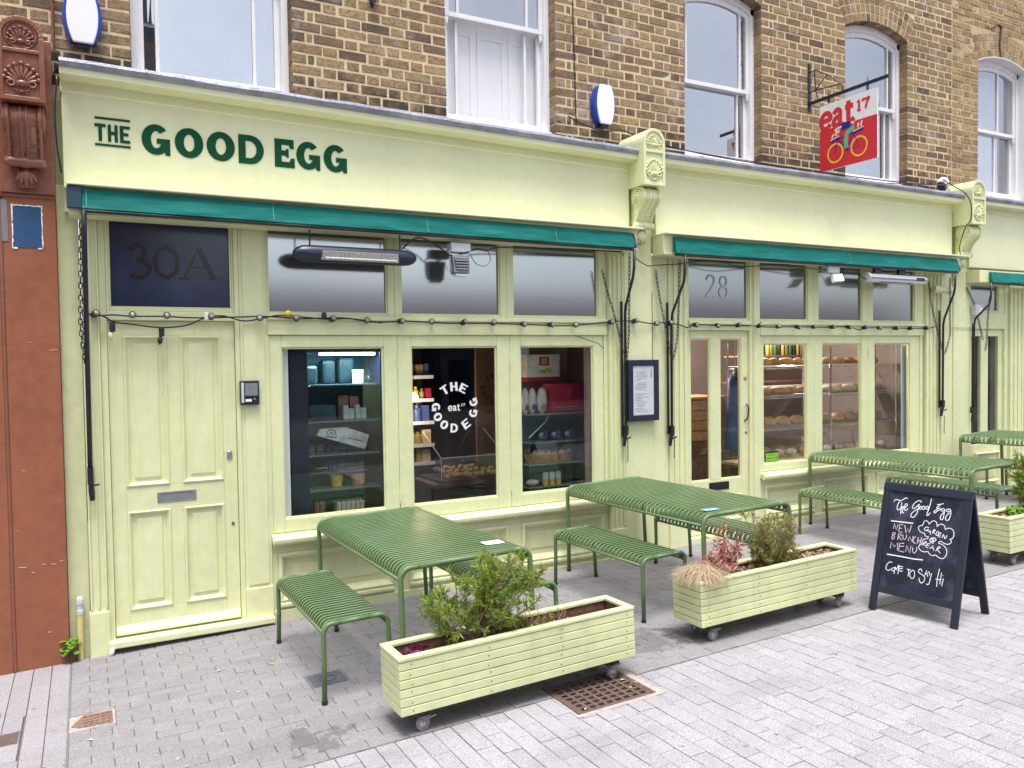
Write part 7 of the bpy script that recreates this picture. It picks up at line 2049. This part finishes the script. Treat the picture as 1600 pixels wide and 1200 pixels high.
for k in range(14): ribbon(b, [(.06 + k * .0098, -.02), (.065 + k * .0098, -.02)], .006, fr2, .0008, 0, 1)
obj('emblem', b, M['p_pink'], rbx)
M['p_bagwhite'] = plain('goods_foil_white', (.7, .68, .66), .3, var=.2, scale=30, bumps=.4)
for i, (x, w) in enumerate(((3.64, .04), (3.715, .045), (3.82, .06))):
    t = thing('snack_bag', 'white snack bag left of the red box, %s' % ('leftmost', 'middle', 'rightmost')[i], 'bag', (x, .52, 1.445), 'snack bags behind the third window')
    obj('pouch', MB().ell((x, .52, 1.445 + .11), (w, 0, 0), (0, .03, 0), (0, 0, .125), 10, 8), M['p_bagwhite'], t, smooth=True)
    obj('print', MB().ell((x + .005, .497, 1.50), (w * .5, 0, 0), (0, .012, 0), (0, 0, .03), 8, 5), M[('p_green', 'p_blue', 'p_orange')[i]], t)
single('notice', boxes((3.575, 3.675, .50, .505, 1.985, 2.06)), M['bluewhite'], 'small pale blue notice at the top left of the third window', 'notice')
for i, x in enumerate((3.79, 3.93, 4.08)):
    t = thing('blue_snack_pack', 'blue and clear snack pack on the glass counter, %s' % ('left', 'middle', 'right')[i], 'pack', (x, .44, 1.18), 'blue snack packs')
    obj('film', MB().ell((x, .46, 1.235), (.062, 0, .01), (0, .045, 0), (0, 0, .052), 9, 6), M['bag'], t); obj('label', boxes((x - .02, x + .02, .408, .415, 1.195, 1.275)), M['p_blue'], t); obj('contents', MB().ell((x, .46, 1.225), (.045, 0, 0), (0, .03, 0), (0, 0, .035), 8, 5), M['p_cream'], t)
bk = thing('wicker_basket', 'low brown wicker basket behind the third window', 'basket', (3.86, .47, .978))
for k in range(7):
    z = .982 + k * .0125; f = 1 + k * .012
    obj('weave', MB().tube([(3.86 + .235 * f * math.cos(a * .2618) * (1 if True else 1), .47 + .10 * f * math.sin(a * .2618), z + .003 * (-1) ** a) for a in range(24)], .0075, 5, True), M['p_bread'], bk)
for i in range(5): pack('leaflet_bag', '%s pale packet from the left in the wicker basket' % ORD[i], 'packet', MB().hexa([(3.70 + i * .075, .42, 1.04), (3.77 + i * .075, .42, 1.05), (3.77 + i * .075, .5, 1.06), (3.70 + i * .075, .5, 1.05)], [(3.71 + i * .075, .43, 1.075), (3.78 + i * .075, .43, 1.09), (3.78 + i * .075, .51, 1.10), (3.71 + i * .075, .51, 1.08)]), ('p_cream', 'p_cream', 'p_pink', 'p_white', 'bluewhite')[i], 'packets in the basket')
for i in range(3):
    x = 3.775 + i * .071
    t = thing('drink_can', 'slim yellow and white can, %s of three behind the third window' % ('leftmost', 'middle', 'rightmost')[i], 'can', (x, .40, .766), 'yellow and white cans')
    obj('body', MB().lathe([(.026, 0), (.028, .006), (.028, .062)], (x, .40, .766), (0, 0, 1), 16), M['p_olive2'] if 'p_olive2' in M else M['p_yellow'], t)
    obj('top', MB().lathe([(.028, .0622), (.028, .118), (.025, .125), (.025, .127)], (x, .40, .766), (0, 0, 1), 16), M['bluewhite'], t)
pack('nut_bag', 'cellophane bag of nuts beside the cans', 'bag', MB().ell((3.65, .42, .81), (.085, 0, 0), (0, .06, 0), (0, 0, .045), 10, 6), 'bag'); pack('nuts', 'heap of pale nuts inside the cellophane bag', 'nuts', MB().ell((3.65, .42, .80), (.07, 0, 0), (0, .045, 0), (0, 0, .032), 10, 6), 'p_cream')
# ---- bread rack in the number 28 window
rk = thing('wire_rack', 'chrome wire rack of bread behind the number 28 windows', 'rack', (8.0, .9, .2))
for x in (6.72, 7.98, 9.19):
    for yy in (.70, 1.12): obj('post', MB().tube([(x, yy, .22), (x, yy, 2.1)], .012, 8), M['chrome'], rk)
for z in (1.82, 1.478, 1.11, .74):
    for yy in (.70, 1.12):
        for dz in (0, -.028): obj('shelf_rail', MB().tube([(6.72, yy, z + dz), (9.19, yy, z + dz)], .0042, 6), M['chrome'], rk)
    m = MB(); pts = []
    for i in range(100): pts.append((6.74 + i * .0247, .70, z - (.028 if i % 2 else 0)))
    m.tube(pts, .0032, 4); obj('truss_wire', m, M['chrome'], rk)
    m = MB()
    for i in range(50): m.tube([(6.74 + i * .0495, .70, z), (6.74 + i * .0495, 1.12, z)], .002, 4)
    obj('shelf_wires', m, M['chrome'], rk)
r = random.Random(55)
def loaf(x, y, z, L, w, h, a, mk, lb, gp):
    m = MB(); n = 8; rows = 9
    c, s = math.cos(a), math.sin(a)
    for i in range(rows):
        f = -1 + 2 * i / (rows - 1); k = math.sqrt(max(1 - abs(f) ** 3.2, .02))
        for q in range(n):
            t = math.pi * 2 * q / n
            px, py, pz = f * L / 2, w / 2 * k * math.cos(t), max(math.sin(t), -.35) * h * .75 * k + h * .26
            m.v.append((x + px * c - py * s, y + px * s + py * c, z + pz))
    for i in range(rows - 1):
        for q in range(n): m.f.append((i * n + q, i * n + (q + 1) % n, (i + 1) * n + (q + 1) % n, (i + 1) * n + q))
    m.f.append(tuple(range(n - 1, -1, -1))); m.f.append(tuple((rows - 1) * n + q for q in range(n)))
    return single('bread_loaf', m, M[mk], lb, 'bread', gp, True)
for i, x in enumerate((6.85, 7.02, 7.2, 7.4, 7.6, 7.78, 8.1, 8.3, 8.5, 8.72, 8.95)): loaf(x, .86, 1.835, .24, .13, .085, r.uniform(-.5, .5), r.choice(['p_bread', 'p_bread2']), ORD[i] + ' brown loaf from the left on the top shelf of the bread rack', 'loaves on the top rack shelf')
for i, x in enumerate((6.85, 7.05, 7.25, 7.45, 7.66, 7.85, 8.12, 8.28, 8.45, 8.62, 8.80, 8.97)): loaf(x, .84 + .03 * (i % 2), 1.492, .27, .14, .09, r.uniform(-.6, .6), ['p_bread', 'p_cream'][i in (6, 7, 8)], ORD[i] + ' rustic loaf from the left on the middle shelf of the bread rack', 'loaves on the middle rack shelf')
for i in range(10): loaf(6.82 + i * .235, .82, 1.122, .225, .13, .11, r.uniform(-.06, .06), 'p_bread2', ORD[i] + ' tin loaf from the left on the lower shelf of the bread rack', 'tin loaves on the lower rack shelf')
for i, (x, z) in enumerate(((6.86, 1.60), (8.2, 1.60))): single('bread_tray', boxes((x - .12, x + 1.0, .98, 1.1, z - .12, z - .02)), M['p_grey'], ('grey metal tray at the left of the bread rack', 'grey metal tray at the right of the bread rack')[i], 'tray', None, False, .01)
pb = 'wrapped loaves heaped along the sill'
for i in range(11):
    x = 6.62 + i * .19
    t = thing('wrapped_bread', ORD[i] + ' cellophane-wrapped loaf from the left along the sill of the bread window', 'bread', (x, .42, .80), pb)
    obj('wrapper', MB().ell((x, .42, .865 + .02 * (i % 2)), (.10, .02, 0), (0, .08, 0), (0, 0, .075), 9, 6), M['bag'], t); obj('loaf', MB().ell((x, .42, .86), (.075, 0, 0), (0, .05, 0), (0, 0, .045), 9, 6), M[('p_bread', 'p_bread2', 'p_cream')[i % 3]], t, smooth=True)
single('sill_board', boxes((6.15, 8.5, .11, .62, .77, .80)), M['p_cream'], 'pale display sill inside the bread window', 'shelf')
gl_ = thing('price_ticket', 'bright lime green price ticket in the bread window', 'price ticket', (6.48, .2, .80))
obj('holder', boxes((6.375, 6.575, .198, .206, .802, .925)), M['navy'], gl_); obj('card', boxes((6.382, 6.566, .193, .197, .818, .905)), M['p_lime'], gl_)
b = MB(); fr = facade_frame(6.38, .1925, .82); ribbon(b, [(.155 + .010 * math.cos(k * .52), .035 + .017 * math.sin(k * .52)) for k in range(13)], .006, fr, .0006, 0, 1); ribbon(b, [(.03, .065), (.15, .066)], .003, fr, .0006, 0, 1); ribbon(b, [(.02, .03), (.12, .031)], .005, fr, .0006, 0, 1)
obj('figures', b, M['navy'], gl_)
bs = thing('stock_shelf', 'shelves of dark bottles behind the bread rack', 'shelves', (8.3, 2.0, .2))
for z in (1.60, 1.95): obj('shelf', boxes((7.4, 9.2, 1.9, 2.2, z - .02, z)), M['wood_in'], bs)
for i in range(16):
    x = 8.1 + i * .072
    single('wine_bottle', MB().lathe([(.032, 0), (.032, .17), (.012, .22), (.012, .28)], (x, 1.98, 1.951), (0, 0, 1), 10), M[('p_green', 'p_dark', 'p_yellow', 'p_olive')[i % 4]], ORD[i] + ' bottle from the left on the shelf behind the bread rack', 'bottle', 'bottles behind the bread rack', True)
st_ = thing('bar_stool', 'chrome-backed stool behind the bread window', 'stool', (7.55, .55, .2))
obj('back_hoop', MB().tube([(7.42 + .0, .60, 1.05), (7.42, .60, 1.22), (7.46, .60, 1.29), (7.56, .60, 1.31), (7.66, .60, 1.29), (7.70, .60, 1.22), (7.70, .60, 1.05)], .01, 8), M['chrome'], st_)
for x in (7.52, 7.58): obj('spindle', MB().tube([(x, .60, 1.05), (x, .60, 1.305)], .005, 6), M['chrome'], st_)
obj('seat', MB().lathe([(.15, 0), (.16, .02), (.15, .04)], (7.56, .62, 1.0), (0, 0, 1), 16), M['wood_in'], st_)
for k in range(4): obj('leg', MB().tube([(7.56 + .1 * math.cos(k * 1.571 + .8), .62 + .1 * math.sin(k * 1.571 + .8), 1.0), (7.56 + .15 * math.cos(k * 1.571 + .8), .62 + .15 * math.sin(k * 1.571 + .8), .19)], .011, 7), M['chrome'], st_)
# ---- seen through the number 28 door
tbx = thing('wooden_crate', 'orange-brown wooden crate display inside the number 28 door', 'crate', (6.4, 1.4, .2))
for k in range(4): obj('board', boxes((6.05, 6.75, 1.2, 1.23, .96 + k * .12, 1.07 + k * .12)), M['p_bread'], tbx)
obj('top', boxes((6.03, 6.77, 1.18, 1.7, 1.45, 1.475)), M['p_bread'], tbx); obj('body', boxes((6.06, 6.74, 1.231, 1.68, .19, 1.449)), M['wood_in'], tbx)
pr_ = thing('hanging_coat', 'dark blue coat hanging inside the number 28 door', 'coat', (6.75, 1.0, .9))
m = MB(); n = 14; prof_ = [(.10, 1.75), (.14, 1.66), (.15, 1.4), (.17, 1.1), (.19, .85)]
for (rr, z) in prof_:
    for k in range(n): w = 6.283 * k / n; m.v.append((6.78 + rr * (1 + .12 * math.sin(3 * w)) * math.cos(w), 1.0 + rr * .5 * math.sin(w), z))
for i in range(len(prof_) - 1):
    for k in range(n): m.f.append((i * n + k, i * n + (k + 1) % n, (i + 1) * n + (k + 1) % n, (i + 1) * n + k))
m.f.append(tuple(range(n - 1, -1, -1)))
obj('cloth', m, M['p_blue'], pr_, smooth=True); obj('hood', MB().ell((6.76, .96, 1.74), (.10, 0, 0), (0, .08, 0), (0, 0, .09), 12, 8), M['p_dark'], pr_, smooth=True); obj('hook', MB().tube([(6.77, 1.05, 1.78), (6.77, 1.05, 2.85)], .006, 6), M['steel'], pr_)

# ================================================================== ACROSS THE STREET (seen only as reflections)
M['far_brick'] = paint('far_brown_brick', (0.16, 0.10, 0.075), var=.15, grime=.2)
M['far_tan'] = plain('far_pinkish_render', (.42, .33, .32), .8)
M['far_roof'] = plain('far_slate', (.06, .062, .075), .7)
M['far_white'] = plain('far_render', (.5, .48, .46), .8)
def house(label, x0, x1, zt, chim, mk):
    t = thing('terraced_house', label, 'house', ((x0 + x1) / 2, -16, 0))
    w = obj('wall', boxes((x0, x1, -24, -16, -.5, zt)), M[mk], t)
    if chim:
        obj('roof', MB().prism([(-24, zt + .001), (-16, zt + .001), (-16, zt + .35), (-20, zt + 2.2), (-24, zt + .35)], 'yz', x0, x1), M['far_roof'], t)
        for cx in chim:
            c = obj('chimney', boxes((cx - .45, cx + .45, -18.4, -17.4, zt + .5, zt + 3.0)), M['far_brick'], t)
            for k in (-.25, .05, .3): obj('chimney_pot', MB().lathe([(.12, 0), (.10, .45)], (cx + k, -17.9, zt + 3.0), (0, 0, 1), 10), M['rust'], c)
    if not chim: obj('dark_reflection_band', boxes((x0 + .3, x1 - .3, -16.01, -15.94, .3, 2.9)), M['darkglass'], t)  # dark band added to keep reflections in the lower windows dark
    xx = x0 + .8
    while xx < x1 - 1.4:
        for z in [q for q in (.9, 4.2, 7.0) if q + 1.6 < zt and chim]:
            f = obj('window', boxes((xx, xx + 1.1, -16.02, -15.96, z, z + 1.6)), M['far_white'], t); obj('pane', boxes((xx + .1, xx + 1.0, -15.958, -15.95, z + .1, z + 1.5)), M['darkglass'], f)
        xx += 2.1
house('tall dark brick house mirrored in the first sash window', -14, 1.84, 10.3, (1.35, -4.5), 'far_brick')
house('low brown parade of shops mirrored in the frosted lights', 1.95, 30, 4.0, None, 'far_tan')
